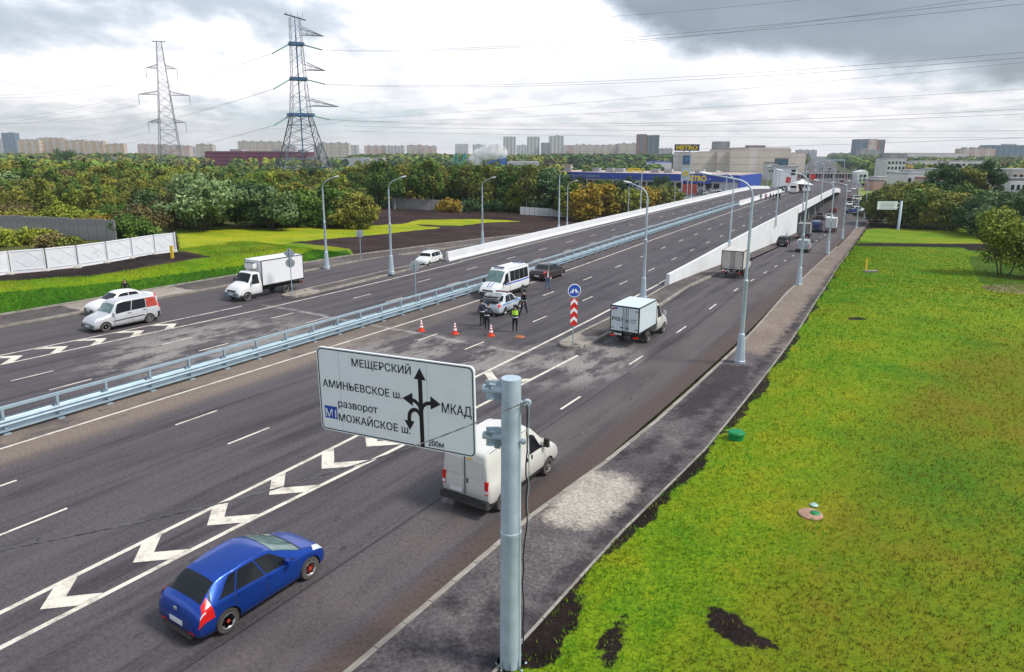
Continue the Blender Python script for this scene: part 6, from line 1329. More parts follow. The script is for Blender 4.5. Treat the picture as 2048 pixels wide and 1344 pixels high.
p_ = at(1095, 579, .01); person('man in a maroon jacket and blue jeans standing beside the dark sedan', p_, .1, (C_MAR, C_JEAN), {'foot_l': (-.05, 0), 'foot_r': (.05, 0), 'hand_l': (.02, -.16, 1.08), 'hand_r': (.02, -.16, 1.08)}, 1.80, open_shirt)
p_ = at(254, 602); person('man in a dark jacket and blue jeans walking on the left sidewalk behind the sedan', p_, heading(30)-.8, (C_BLK, C_JEAN, M_SHOE, C_BLK), {'foot_l': (0, -.2), 'foot_r': (0, .2)}, 1.75)
proto = None
rp = random.Random(4); crowd = [(1521, 402), (1531, 401), (1540, 400.5), (1546, 400), (1552, 399.5), (1556, 399), (1559, 399)]
CL_ = ['leftmost person of the row walking on the viaduct crest', 'person in a red top, second of the row on the viaduct crest', 'third person of the row on the viaduct crest', 'fourth person of the row on the viaduct crest', 'fifth person of the row on the viaduct crest', 'sixth person of the row on the viaduct crest', 'last person of the row on the viaduct crest, by the lamp post']
pr = {}
for i, (px, py) in enumerate(crowd):
    q = at(px, py, 0.01)
    if i == 0 or i == 1: pr[i] = person(CL_[i], q, 2.5, ((C_BLK, C_RED)[i], C_BLK), {'foot_l': (0, -.15), 'foot_r': (0, .15)}, 1.78, group='people walking in a row on the viaduct')
    else: copy_tree(pr[0], None, q, 2.5+rp.uniform(-1, 1), CL_[i])
for i in range(9):
    q = at(1597+rp.uniform(0, 16), 383.5+rp.uniform(-1, 1), 0.01); copy_tree(pr[rp.choice((0, 0, 1))], None, q, rp.uniform(0, 6), 'person in the dense crowd between the cars on the viaduct crest')['group'] = 'crowd on the viaduct crest'
# flags and tent of the gathering
w = thing('flag', 'red flag held up above the crowd on the viaduct crest', 'flag', at(1618, 380, 0)); b = MB(); b.tube([(0, 0, 0), (0, 0, 5)], .05, 6); b.build('pole', M_GALV, w); b = MB()
b.add([(0, 0, 3.2), (1.8, .3, 2.9), (1.9, .2, 4.6), (0, 0, 5)], [(0, 1, 2, 3), (3, 2, 1, 0)]); b.build('cloth', C_RED, w)
w = thing('flag', 'pink and red flag at the left edge of the crest above the median wall', 'flag', at(1575, 383, 0)); b = MB(); b.tube([(0, 0, 0), (0, 0, 4.4)], .05, 6); b.build('pole', M_GALV, w); b = MB()
b.add([(-.9, 0, 2.6), (.7, .3, 2.4), (.8, .2, 4.2), (-.7, 0, 4.4)], [(0, 1, 2, 3), (3, 2, 1, 0)]); b.build('cloth', C_RED, w)
w = thing('tent', 'white and blue canopy tent among the crowd on the viaduct crest', 'tent', at(1603, 383, 0)); b = MB(); b.add([(-2.6, -2, 2.4), (2.6, -2, 2.0), (2.6, 2, 2.0), (-2.6, 2, 2.4), (0, 0, 3.7)], [(0, 1, 4), (1, 2, 4), (2, 3, 4), (3, 0, 4)]); b.build('canopy', P_WHITE, w); b = MB()
for sx_ in (-2.5, 2.5):
    for sy_ in (-1.9, 1.9): b.bar((sx_, sy_, 0), (sx_, sy_, 2.3), .06)
b.build('frame', M_GALV, w); b = MB(); b.box((0, 1.95, 1.2), (4.8, .05, 2)); b.build('side_cloth', P_DBLUE, w)
# ------------------------------------------------------------------ pylons and wires
M_PYL = mat('pylon_steel', (.15, .17, .19), .6, metal=.3, var=.2, scale=.2); M_PYB = mat('pylon_blue_paint', (.03, .12, .26), .5); M_INS = mat('glass_insulator', (.16, .34, .28), .3)
def lattice(b, z0, w0, z1, w1, n, m=.16, dm=.10):
    m *= .75; dm *= .7
    C_ = lambda z, w: [(-w/2, -w/2, z), (w/2, -w/2, z), (w/2, w/2, z), (-w/2, w/2, z)]
    for i in range(n):
        a, c_ = i/n, (i+1)/n; za, zc = z0+(z1-z0)*a, z0+(z1-z0)*c_; A_, B_ = C_(za, w0+(w1-w0)*a), C_(zc, w0+(w1-w0)*c_)
        for k in range(4):
            b.bar(A_[k], B_[k], m); b.bar(A_[k], B_[(k+1) % 4], dm); b.bar(A_[(k+1) % 4], B_[k], dm)
            if i % 2 == 0: b.bar(A_[k], A_[(k+1) % 4], dm)
def arm(b, z, w, L_, sd_, h=1.6, m=.12):
    tip = (sd_*(w/2+L_), 0, z+.0)
    for y in (-w/2, w/2): b.bar((sd_*w/2, y, z), tip, m); b.bar((sd_*w/2, y, z+h), tip, m)
    n = 4
    for i in range(1, n):
        u = i/n; x = sd_*(w/2 + L_*u); yy = w/2*(1-u); b.bar((x, -yy, z), (x, yy, z), .07); b.bar((x, yy, z), (x, yy, z+h*(1-u)), .07); b.bar((x, -yy, z), (x, -yy, z+h*(1-u)), .07)
        xp = sd_*(w/2 + L_*(u-1/n)); b.bar((xp, yy+w/2/n, z+h*(1-u+1/n)), (x, yy, z), .07); b.bar((xp, -yy-w/2/n, z+h*(1-u+1/n)), (x, -yy, z), .07)
def insul(par, a, b_, r=.16):
    b = MB(); A_, B_ = Vector(a), Vector(b_); n = 10; pts = []; rs = []
    for i in range(n*2+1): pts.append(A_.lerp(B_, i/(n*2))); rs.append(r if i % 2 else r*.55)
    b.tube(pts, rs, 8); b.build('insulator', M_INS, par)
D2 = 231.0; base2 = atd(622, 371, D2); ztop2 = atd(592, 32, D2).z; H2 = ztop2 - 0
pn = thing('power_pylon', 'tall lattice angle pylon with blue painted sections and strain insulators', 'pylon', (atd(610, 371, D2).x, D2, 0), math.radians(28))
kk = D2/1365; zof = lambda py: atd(600, py, D2).z
z1, z2, z3, z4 = zof(230), zof(158), zof(88), zof(34)
b = MB(); lattice(b, 0, 18.5, zof(290), 10.5, 3, .42, .26); b.build('leg_section', M_PYL, pn)
b = MB(); lattice(b, zof(290), 10.5, z1, 5.8, 3, .34, .2); lattice(b, z1, 5.8, z2, 4.3, 4, .22, .11); lattice(b, z2, 4.3, z3, 3.4, 4, .20, .10); lattice(b, z3, 3.4, z4, 3.0, 3, .16, .09); b.build('mast_section', M_PYL, pn)
b = MB(); b.bar((0, 0, z1-14), (0, 0, z2+2), .34); b.bar((0, 0, z2), (0, 0, z3+3), .34); b.bar((0, 0, z3), (0, 0, z4), .2); b.bar((-7.5, 0, 6), (7.5, 0, 6), .3); b.build('blue_strut', M_PYB, pn)
b = MB()
for z_, w_ in ((z1, 8), (z2, 5.2), (z3, 4.6)): b.box((0, 0, z_), (w_, w_*.6, 1.0))
b.build('blue_plate', M_PYB, pn)
b = MB(); b.bar((-3.4, -1.5, z4+.4), (3.6, 1.5, z4-.4), .5, .3)
for x_ in (-2.5, -1, 1, 2.6): b.bar((x_, 0, z4), (x_, 0, z4+1.6), .08)
b.build('top_crossarm', mat('dark_steel', (.06, .07, .08), .6), pn)
b = MB()
for z_, w_, L_ in ((z3+3, 3.6, 7.0), (z2+3, 4.6, 6.5), (z1+3, 6, 9.5)): arm(b, z_, w_, L_, 1, 2.0, .2)
b.build('crossarm', M_PYL, pn)
ATT2 = []
for z_, w_ in ((z1, 6), (z2, 4.5), (z3, 3.8)):
    for dy in (-.5, .5):
        insul(pn, (-w_/2, dy, z_), (-w_/2-6.0, dy-1.6, z_-3.6), .22); insul(pn, (w_/2, dy, z_), (w_/2+6.5, dy+.5, z_-1.2), .18)
    ATT2.append(((-w_/2-6.2, -1.6, z_-3.7), (w_/2+6.8, .5, z_-1.3)))
Mp2 = Matrix.Translation(pn.location) @ Matrix.Rotation(math.radians(28), 4, 'Z'); ATT2 = [(Mp2 @ Vector(a), Mp2 @ Vector(c_)) for a, c_ in ATT2]
D1 = 300.0; zo1 = lambda py: atd(335, py, D1).z; p1 = thing('power_pylon', 'slimmer grey lattice pylon with three crossarms left of the blue one', 'pylon', (atd(345, 350, D1).x, D1, -1), math.radians(20))
b = MB(); lattice(b, 0, 10.0, zo1(290), 7.6, 3, .26, .15); b.build('leg_section', M_PYL, p1); b = MB(); lattice(b, zo1(290), 7.6, zo1(183), 4.4, 6, .24, .14); lattice(b, zo1(183), 4.4, zo1(78), 1.8, 9, .18, .09); b.build('mast_section', M_PYL, p1)
b = MB(); ATT1 = []
for py_, L_, w_ in ((132, 4.4, 3.0), (185, 7.6, 4.2), (240, 4.6, 5.2)):
    for sd_ in (-1, 1):
        arm(b, zo1(py_), w_, L_, sd_, 1.5); x_ = sd_*(w_/2+L_); ATT1.append(Vector((x_, 0, zo1(py_)-4.0)))
b.bar((-2.6, 0, zo1(78)), (2.6, 0, zo1(78)), .4, .25); b.build('crossarm', mat('dark_steel', (.06, .07, .08), .6), p1)
for a in ATT1: insul(p1, (a.x, a.y, a.z+4), tuple(a), .14)
Mp1 = Matrix.Translation(p1.location) @ Matrix.Rotation(math.radians(20), 4, 'Z'); ATT1 = [Mp1 @ a for a in ATT1]
M_WIRE = mat('wire_grey', (.16, .17, .19), .6)
def wire(A_, B_, sag, label, r=.045, n=26):
    A_, B_ = Vector(A_), Vector(B_); b = MB(); b.tube([A_.lerp(B_, i/n) - Vector((0, 0, 4*sag*(i/n)*(1-i/n))) for i in range(n+1)], r, 4, cap=False)
    return tag(b.build('power_line', M_WIRE), label, 'power line', 'overhead power lines')
side = ['lowest', 'middle', 'upper']
# right-hand spans: from the blue pylon over the road towards a pylon beyond the right edge, near the camera
RE = [(2300, 215, 120), (2300, 95, 100), (2300, -20, 90)]
for i, (a, c_) in enumerate(ATT2):
    e = atd(*RE[i])
    for k_ in (0, 1): wire(c_ + Vector((0, .5*k_, .25*k_)), e + Vector((0, .6*k_, .9*k_)), 2.5, '%s of the three twin conductors leading right from the blue pylon, %s wire' % (side[i], ['lower', 'upper'][k_]), .028)
    for k_ in (0, 1): wire(a + Vector((0, .5*k_, .2*k_)), atd([-300, -300, -300][i], [340, 300, 250][i]-12*k_, 330), 9, '%s conductor leading left from the blue pylon, %s wire of its pair' % (side[i], ['lower', 'upper'][k_]), .028)
for i, a in enumerate(ATT1):
    wire(a, atd(-400, [165, 175, 235, 225, 300, 290][i], 200), 5, 'conductor leading left from the %s arm of the slim pylon, %s side' % (['top', 'middle', 'bottom'][i//2], ['left', 'right'][i % 2]), .03)
for i, (x0, y0, d0, x1, y1, d1) in enumerate(((1100, 40, 200, 2200, -70, 110), (1100, 100, 210, 2200, -40, 110), (700, 238, 300, 2250, 105, 120), (700, 245, 300, 2250, 165, 130), (690, 252, 300, 2250, 260, 180), (690, 262, 320, 2250, 275, 200), (1040, 305, 600, 2250, 268, 240), (520, 258, 320, 700, 240, 300))):
    wire(atd(x0, y0, d0), atd(x1, y1, d1), 1.0, ['highest', 'second highest', 'third', 'fourth', 'fifth', 'sixth', 'lowest, near the horizon', 'short'][i] + ' of the other thin lines crossing the sky on the right', (.028 if d1 < 150 else .035) if d0 < 400 else .06)
# ------------------------------------------------------------------ buildings
def facade(name, col, win=(.10, .12, .15), fw=3.0, fh=3.0, kw=.45, kh=.45, col2=None, bay=0, rough=.8):
    if name in MATS: return MATS[name]
    m = bpy.data.materials.new(name); m.use_nodes = True; nt = m.node_tree; L = nt.links.new; b = nt.nodes['Principled BSDF']; b.inputs['Roughness'].default_value = rough; b.inputs['Specular IOR Level'].default_value = .2
    tc = nd(nt, 'ShaderNodeTexCoord'); sp = nd(nt, 'ShaderNodeSeparateXYZ'); L(tc.outputs['Object'], sp.inputs[0]); ge = nd(nt, 'ShaderNodeNewGeometry')
    def M(op, a, b_=None, clamp=False):
        n = nd(nt, 'ShaderNodeMath', operation=op, use_clamp=clamp)
        for i, v in enumerate((a, b_)):
            if v is None: continue
            if isinstance(v, (int, float)): n.inputs[i].default_value = v
            else: L(v, n.inputs[i])
        return n.outputs[0]
    h = M('ADD', sp.outputs[0], M('MULTIPLY', sp.outputs[1], 1.0))
    fx = M('FRACT', M('DIVIDE', h, fw)); fz = M('FRACT', M('DIVIDE', sp.outputs[2], fh))
    w_ = M('MULTIPLY', M('LESS_THAN', M('ABSOLUTE', M('SUBTRACT', fx, .5)), kw/2), M('LESS_THAN', M('ABSOLUTE', M('SUBTRACT', fz, .55)), kh/2))
    nz = M('LESS_THAN', M('ABSOLUTE', nd(nt, 'ShaderNodeSeparateXYZ').outputs[2]), 2)
    mx0 = nd(nt, 'ShaderNodeMixRGB'); mx0.inputs[1].default_value = (*col, 1); mx0.inputs[2].default_value = (*(col2 or col), 1)
    if bay: L(M('LESS_THAN', M('FRACT', M('DIVIDE', h, bay)), .42), mx0.inputs[0])
    else: mx0.inputs[0].default_value = 0
    mx = nd(nt, 'ShaderNodeMixRGB'); L(w_, mx.inputs[0]); L(mx0.outputs[0], mx.inputs[1]); mx.inputs[2].default_value = (*win, 1)
    n = nd(nt, 'ShaderNodeTexNoise'); n.inputs['Scale'].default_value = .08; n.inputs['Detail'].default_value = 4; L(tc.outputs['Object'], n.inputs['Vector']); r = nd(nt, 'ShaderNodeMapRange'); L(n.outputs['Fac'], r.inputs[0]); r.inputs[3].default_value = .8; r.inputs[4].default_value = 1.2
    my = nd(nt, 'ShaderNodeMixRGB', blend_type='MULTIPLY'); my.inputs[0].default_value = 1; L(mx.outputs[0], my.inputs[1]); L(r.outputs[0], my.inputs[2]); L(my.outputs[0], b.inputs['Base Color']); MATS[name] = m; return m
F_OCH = facade('facade_ochre', (.60, .40, .20), (.20, .17, .15), 3.2, 3.0, .5, .5, (.62, .54, .46), 22); F_PINK = facade('facade_pink', (.60, .40, .34), (.22, .18, .18), 3.2, 3, .5, .5, (.64, .56, .50), 20); F_BEI = facade('facade_beige', (.60, .53, .44), (.24, .22, .21), 3.3, 3, .5, .5, (.52, .46, .41), 18)
F_WHT = facade('facade_white', (.66, .64, .61), (.30, .32, .35), 3.0, 3, .5, .5, (.36, .36, .36), 9); F_GRY = facade('facade_grey', (.28, .29, .30), (.12, .14, .17), 3.0, 3, .55, .5, (.40, .38, .37), 14); F_BLU = facade('facade_blue_glass', (.10, .18, .26), (.05, .09, .14), 3, 3.2, .7, .6, (.18, .24, .30), 11); F_RED = facade('facade_red_grey', (.26, .10, .09), (.10, .10, .12), 3, 3, .5, .5, (.13, .16, .18), 16)
F_CRIM = facade('facade_crimson', (.20, .025, .065), (.06, .015, .04), 4.0, 4.2, .85, .45, (.15, .025, .07), 13); F_MALL = facade('facade_mall', (.60, .53, .46), (.40, .35, .31), 60, 5.5, .98, .09, (.64, .60, .58), 70); F_DK = facade('facade_dark_teal', (.08, .12, .13), (.05, .07, .08), 3, 3, .6, .5, (.14, .18, .19), 12)
M_ROOF = mat('roof_grey', (.16, .16, .17), .9, var=.2, scale=.1); M_ROOFL = mat('roof_light', (.34, .34, .35), .8, var=.15, scale=.1); M_ROOFP = mat('roof_pink', (.42, .33, .30), .85, var=.12, scale=.05)
def block(name, label, x0, x1, ytop, D, fm, depth=18, base=-6.5, roof=None, steps=None, rz=None, cat='building', group=None, yb=None, pent=True):
    """a building that fills columns x0..x1 of the photograph at forward distance D"""
    xm = (x0+x1)/2; c_ = atd(xm, ytop, D); w = (x1-x0)/1365*D*1.0; zt = c_.z; z0 = base if yb is None else atd(xm, yb, D).z
    az = math.atan2(c_.x, D); r = thing(name, label, cat, (c_.x, D+depth/2, z0), 0 if rz is None else rz, group); h = zt-z0
    secs = steps or [(0, 1, 1.0)]
    for a, b_, k in secs:
        o = MB(); o.box((w*((a+b_)/2-.5), 0, h*k/2), (w*(b_-a)*.995, depth*(1 if k >= 1 else .96), h*k)); o.build('wall', fm, r)
        q = MB(); q.box((w*((a+b_)/2-.5), 0, h*k+.4), (w*(b_-a)*.96, depth*.96, .8)); rf = q.build('roof', roof or M_ROOF, r)
        if pent and w > 30: q = MB(); q.box((w*((a+b_)/2-.5)+w*.1*(b_-a), 0, h*k+1.9), (w*(b_-a)*.25, depth*.5, 2.4)); q.build('penthouse', M_ROOFL, rf)
    return r
rb = random.Random(21)
def stepped(n, lo, hi): 
    e = np.linspace(0, 1, n+1); return [(e[i], e[i+1], rb.uniform(lo, hi)) for i in range(n)]
SKY = [('tower_block', 'bluish glass topped tower at the far left edge of the skyline', 2, 28, 266, 2300, F_BLU, 22, None), ('tower_block', 'pale tower just left of the ochre housing blocks', -30, 3, 277, 2300, F_WHT, 20, None), ('apartment_block', 'low pale block between the glass tower and the ochre housing', 28, 38, 284, 2350, F_WHT, 18, None),
 ('apartment_block', 'first ochre housing block of the left skyline, with pale bays', 34, 76, 279, 2100, F_OCH, 18, 4), ('apartment_block', 'tallest ochre housing block of the left skyline', 72, 124, 276, 2150, F_OCH, 18, 5), ('apartment_block', 'third ochre housing block of the left skyline', 124, 166, 280, 2100, F_OCH, 18, 4), ('apartment_block', 'fourth ochre housing block, just left of the gap', 165, 205, 282, 2080, F_OCH, 18, 4), ('apartment_block', 'short ochre block standing alone right of the gap', 208, 246, 288, 2000, F_OCH, 18, 3),
 ('apartment_block', 'long pink housing block behind the slim pylon, left part', 275, 330, 289, 1900, F_PINK, 18, 5), ('apartment_block', 'long pink housing block behind the slim pylon, right part', 330, 378, 291, 1880, F_PINK, 18, 4), ('apartment_block', 'beige block left of the crimson building', 392, 424, 289, 1500, F_BEI, 18, 2), ('apartment_block', 'faint pale block behind the slim pylon', 378, 394, 294, 2100, F_WHT, 16, None),
 ('apartment_block', 'long beige block rising over the crimson building', 476, 562, 283, 1700, F_BEI, 18, 5), ('apartment_block', 'small pale blocks between the beige block and the blue pylon', 562, 590, 292, 2100, F_WHT, 16, 2), ('apartment_block', 'grey-beige block right of the blue pylon', 636, 696, 286, 1500, F_BEI, 20, 4), ('apartment_block', 'dark narrow block at the foot of the blue pylon', 627, 640, 293, 1400, F_GRY, 16, None), ('tower_block', 'thin pale tower right of the grey-beige block', 702, 716, 291, 1700, F_WHT, 16, None),
 ('apartment_block', 'wide pink-beige housing row left of centre', 729, 770, 292, 1900, F_PINK, 18, 3), ('apartment_block', 'pale housing row with dark roof edge left of centre', 770, 808, 292, 1880, F_WHT, 18, 3), ('apartment_block', 'beige housing block with a red roof line', 813, 844, 290, 1800, F_BEI, 18, 2), ('apartment_block', 'lower beige housing block with a red roof line', 844, 872, 292, 1780, F_PINK, 18, 2),
 ('apartment_block', 'faint distant blocks left of the steam', 910, 936, 289, 2600, F_WHT, 16, 2), ('apartment_block', 'pale block behind the steam', 946, 1000, 289, 2300, F_WHT, 18, 3), ('tower_block', 'first of the three pale round towers in the centre', 1007, 1031, 274, 1700, F_WHT, 22, None), ('tower_block', 'second of the three pale towers in the centre', 1055, 1079, 274, 1700, F_WHT, 22, None), ('tower_block', 'third pale tower in the centre with a stepped shoulder', 1099, 1127, 273, 1700, F_WHT, 24, None), ('tower_block', 'grey shoulder block attached left of the third pale tower', 1083, 1100, 286, 1690, F_GRY, 22, None), ('apartment_block', 'low pink block right of the third pale tower', 1128, 1147, 291, 1800, F_PINK, 16, None), ('apartment_block', 'pale block behind and between the pale towers', 1033, 1055, 291, 2300, F_WHT, 16, None),
 ('apartment_block', 'long beige housing row right of the pale towers, lower part', 1148, 1238, 290, 1700, F_BEI, 20, 7), ('apartment_block', 'higher end of the long beige housing row', 1238, 1276, 287, 1690, F_BEI, 20, 2), ('tower_block', 'reddish tower of the dark pair', 1277, 1294, 269, 1500, F_RED, 22, None), ('tower_block', 'dark teal tower of the dark pair', 1296, 1319, 270, 1500, F_DK, 22, 2), ('apartment_block', 'distant grey blocks right of the dark towers', 1320, 1345, 297, 2200, F_GRY, 18, 3),
 ('office_block', 'square grey office cube behind the mall', 1434, 1460, 284, 900, F_GRY, 22, None), ('tower_block', 'blue glass half of the tower above the avenue', 1718, 1738, 279, 1500, F_BLU, 30, None), ('tower_block', 'red half of the tower above the avenue', 1738, 1755, 278.5, 1498, F_PINK, 30, None), ('tower_block', 'red edged grey end of the tower above the avenue', 1755, 1771, 280, 1500, F_RED, 30, None), ('office_block', 'low block with an orange wall below the red and blue tower', 1724, 1760, 300, 1400, F_GRY, 20, 2),
 ('office_block', 'white and orange office building on the far right skyline', 1928, 1992, 297, 1300, F_PINK, 25, 4), ('hall', 'blue-grey hall on the far right skyline', 1980, 2060, 291, 1350, F_BLU, 30, None), ('apartment_block', 'low dark blocks on the horizon behind the avenue', 1596, 1634, 300, 2400, F_GRY, 20, 3)]
for nm, lb, x0, x1, yt, D, fmz, dp, st_ in SKY: block(nm, lb, x0, x1, yt, D, fmz, dp, steps=stepped(st_, .95, 1.0) if st_ else None)
# crimson building
cb_ = block('office_block', 'long crimson building with dark ribbon windows behind the woods', 411, 612, 304, 800, F_CRIM, 30, steps=[(0, .47, 1.0), (.49, .80, 1.0), (.80, 1.0, .97)], roof=mat('roof_crimson', (.12, .02, .04), .8)); w_ = 201/1365*800
b = MB(); b.box((w_*.35, -15.3, 13.3-6), (20, .3, 5)); b.build('blue_banner', mat('banner_blue', (.12, .30, .62), .6), cb_)
block('factory_hall', 'grey industrial hall with a purple end right of the crimson building', 612, 640, 315, 790, F_GRY, 24)
block('warehouse', 'low white warehouse right of the blue pylon', 640, 700, 319, 780, mat('warehouse_white', (.42, .43, .45), .8), 30, roof=M_ROOFL, pent=False)
block('warehouse', 'long low greenhouse roof in the woods on the left', 186, 245, 317, 900, mat('shed_wall', (.25, .26, .26), .8), 20, roof=M_ROOFL, pent=False)
block('warehouse', 'grey shed left of the slim pylon', 255, 300, 311, 1100, mat('shed_wall', (.25, .26, .26), .8), 20, roof=M_ROOFL, pent=False)
block('warehouse', 'white sheds above the birches, left one', 700, 735, 317, 700, mat('warehouse_white', (.42, .43, .45), .8), 20, roof=M_ROOFL, pent=False); block('warehouse', 'white shed above the birches, right one', 745, 765, 317, 690, mat('warehouse_white', (.42, .43, .45), .8), 18, roof=M_ROOFL, pent=False)
block('warehouse', 'light roofed warehouse below the pale towers', 1015, 1078, 325, 600, mat('warehouse_white', (.42, .43, .45), .8), 26, roof=M_ROOFL, pent=False)
block('kiosk_hall', 'blue roofed white hall behind the store', 1300, 1343, 325, 520, mat('warehouse_white2', (.6, .6, .6), .8), 14, roof=M_SIGNB, pent=False)
# steam plant
st_ = thing('concrete_plant', 'blue and yellow concrete plant tower beside the steam', 'plant', (atd(1006, 325, 640).x, 640, -6)); b = MB(); b.box((0, 0, 8), (6, 6, 16)); b.build('silo', mat('plant_blue', (.03, .14, .42), .6), st_); b = MB(); b.box((0, 0, 17.5), (5, 5, 3)); b.build('silo_top', M_YEL, st_); b = MB(); b.bar((-22, 0, 4), (-3, 0, 11), 2.4); b.build('conveyor', mat('plant_blue', (.03, .14, .42), .6), st_)
b = MB()
for x_ in (-48, -40): b.bar((x_, 0, 0), (x_+5, 0, 16), 1.2); b.bar((x_+9, 0, 0), (x_+5, 0, 16), 1.2)
b.build('teal_frame', mat('plant_teal', (.02, .30, .30), .6), st_)
# big store with blue band
D = 330.0
def at_band(px, py, D_): return atd(px, py, D_)
A_ = atd(1098, 345, 350); B_ = atd(1478, 350, 300); dv = Vector((B_.x-A_.x, B_.y-A_.y, 0)); L_ = dv.length; rz = math.atan2(dv.y, dv.x); zb = -6.0; zt = atd(1300, 341, 325).z
store = thing('store', 'long low wholesale store with a deep blue band and yellow lettering', 'store', (A_.x, A_.y, zb), rz)
M_STB = mat('store_blue', (.012, .055, .36), .5, var=.08, scale=.2); M_STW = mat('store_wall', (.45, .46, .48), .7); M_STY = mat('store_yellow', (.85, .62, .02), .5)
hb = zt-zb; b = MB(); b.box((L_/2, 20, hb*.5-.8), (L_, 40, hb-1.8)); b.build('wall', M_STW, store); b = MB(); b.box((L_/2, 20, hb-1.5), (L_-1, 39, .6)); b.build('roof', M_ROOFP, store)
b = MB(); b.box((L_/2, -.3, hb-2.7), (L_+.5, .8, 2.9)); bd_ = b.build('blue_band', M_STB, store); b = MB(); b.box((L_+.2, 20, hb*.5-.8), (.6, 40, hb-1.2)); b.build('blue_end_wall', M_STB, store)
b = MB()
for i in range(24): b.box((6+i*(L_-12)/24, -.06, hb*.30), (2.6, .1, 2.6))
b.build('windows', M_GLS, store)
fx = lambda px: (atd(px, 350, A_.y + (B_.y-A_.y)*(px-1098)/(1478-1098)) - A_).length
R90 = Matrix.Rotation(math.pi/2, 4, 'X')
def wall_text(par, txt, m_, x, w_, z, cap_, y=-.75, name='lettering', bold=.03):
    t_ = fit_text(txt, m_, 0, 0, w_, cap_, par, name, z=0, bold=bold); t_.matrix_local = Matrix.Translation((x, y, z)) @ R90; return t_
b = MB(); b.box((fx(1397), -1.0, hb-3.0), ((1422-1372)/1365*300*1.1, 1.2, 4.2)); b.build('sign_box', M_STB, store)
wall_text(store, 'METRO', M_STY, fx(1376), 9.4, hb-4.0, 2.3, y=-1.66, bold=.05)
wall_text(store, 'ВСЁ ДЛЯ', M_STW, fx(1122), 8, hb-3.6, 1.2, bold=.0); wall_text(store, 'ВАШЕГО БИЗНЕСА', M_STW, fx(1150), 14, hb-3.6, 1.2, bold=.0)
b = MB(); b.box((7, -.5, hb+.6), (12, 2, 3.2)); px_ = b.build('pink_fascia', M_ROOFP, store)
for i in range(3): b = MB(); b.lathe([(.0, -.1), (.5, -.1), (.5, .1)], (4.6+i*1.3, -1.6, hb+1), n=10, axis='y'); b.build('red_dot', M_TAIL, px_)
for i, xx in enumerate((.22, .30, .36, .55, .62, .78)): b = MB(); b.box((L_*xx, 12, hb-.3), (4, 3, 1.8)); b.build('roof_unit', M_ROOFL, store)
wall_text(store, 'METRO', M_STY, fx(1250), 9, hb-.9, 2.0, y=4, name='roof_lettering', bold=.05)
# hoarding, pylon sign and car park
w = thing('hoarding', 'red hoarding panel with pale drawings by the car park', 'hoarding', atd(1382, 371, 262), -.2); b = MB(); b.box((-.6, 0, -1.3), (5.6, .3, 3.6)); b.build('board', mat('hoarding_red', (.42, .07, .04), .7, var=.25, scale=.8), w); b = MB(); 
for x_ in (-3.5, 0, 3.5): b.bar((x_, .3, -5), (x_, .3, 2.2), .2)
b.build('posts', M_GALV, w)
zz = -6; Ds = 235.0; P_ = atd(1368, 400, Ds); sg_ = thing('pylon_sign', 'tall store pylon with a navy lettered board, a picture panel and a round yellow emblem', 'sign', (P_.x, Ds, zz), -.25)
ztp = lambda py: atd(1368, py, Ds).z - zz
b = MB(); b.bar((-.9, 0, 0), (-.9, 0, ztp(300)), .35); b.bar((.9, 0, 0), (.9, 0, ztp(300)), .35); b.build('mast', mat('sign_mast_white', (.62, .63, .65), .5), sg_)
kS = Ds/1365*.98; b = MB(); b.box((0, 0, ztp(295)), (48*kS, 1.0, 12.5*kS)); bo = b.build('top_board', mat('sign_navy', (.015, .03, .12), .5), sg_)
wall_text(bo, 'METRO', M_STY, -21*kS, 42*kS, ztp(299), 8.0*kS, y=-.52, bold=.05)
b = MB(); b.box((0, 0, ztp(321)), (19*kS, .8, 24*kS)); pp_ = b.build('picture_panel', mat('sign_mast_white', (.62, .63, .65), .5), sg_); b = MB(); b.box((0, -.42, ztp(320)), (14*kS, .1, 18*kS)); b.build('picture', mat('blurred_poster', (.10, .20, .32), .5, var=.7, scale=.8), pp_)
b = MB(); b.box((0, 0, ztp(348)), (17*kS, .8, 24*kS)); ep_ = b.build('emblem_panel', mat('emblem_white', (.55, .66, .78), .5), sg_); b = MB(); b.lathe([(2.6*kS, -.5), (6*kS, -.5), (6*kS, -.4)], (0, 0, ztp(347)), n=20, axis='y', smooth=False); b.build('emblem', M_STY, ep_)
# mall
A_ = atd(1352, 320, 560); B_ = atd(1640, 320, 620)
def long_block(label, x0, x1, yt, D_, depth, fmz, name='mall', extra=0): return block(name, label, x0, x1, yt, D_, fmz, depth, roof=M_ROOFP, pent=False)
long_block('left wing of the beige mall with dark entrance recess', 1382, 1436, 306, 560, 60, F_MALL); long_block('middle wing of the beige mall', 1436, 1462, 305, 555, 60, F_MALL); long_block('tall middle wing of the beige mall', 1462, 1500, 300, 550, 60, F_MALL); ml = long_block('long right wing of the beige mall with horizontal lines and roof plant', 1500, 1582, 297, 560, 60, F_MALL); long_block('far end of the mall stepping down to the avenue', 1582, 1612, 308, 600, 60, F_MALL)
b = MB(); b.box((-6, -12, (atd(1540, 297, 560).z+6.5)+1.6), (14, 8, 2)); b.build('roof_plant', M_ROOF, ml)
gl = block('stair_tower', 'dark blue glass stair tower on the mall front', 1561, 1577, 319, 450, mat('blue_glazing', (.04, .11, .18), .2), 10, pent=False); wb_ = block('annex', 'white annex with dark square windows beside the glass stair tower', 1538, 1561, 327, 452, mat('annex_white', (.52, .51, .49), .8), 10, pent=False)
for i in range(4):
    for j in range(2): b = MB(); b.box((-2.9+i*1.95, -5.05, 9.0-j*2.6-.3), (1.1, .1, 1.2)); b.build('window', M_GLS, wb_)
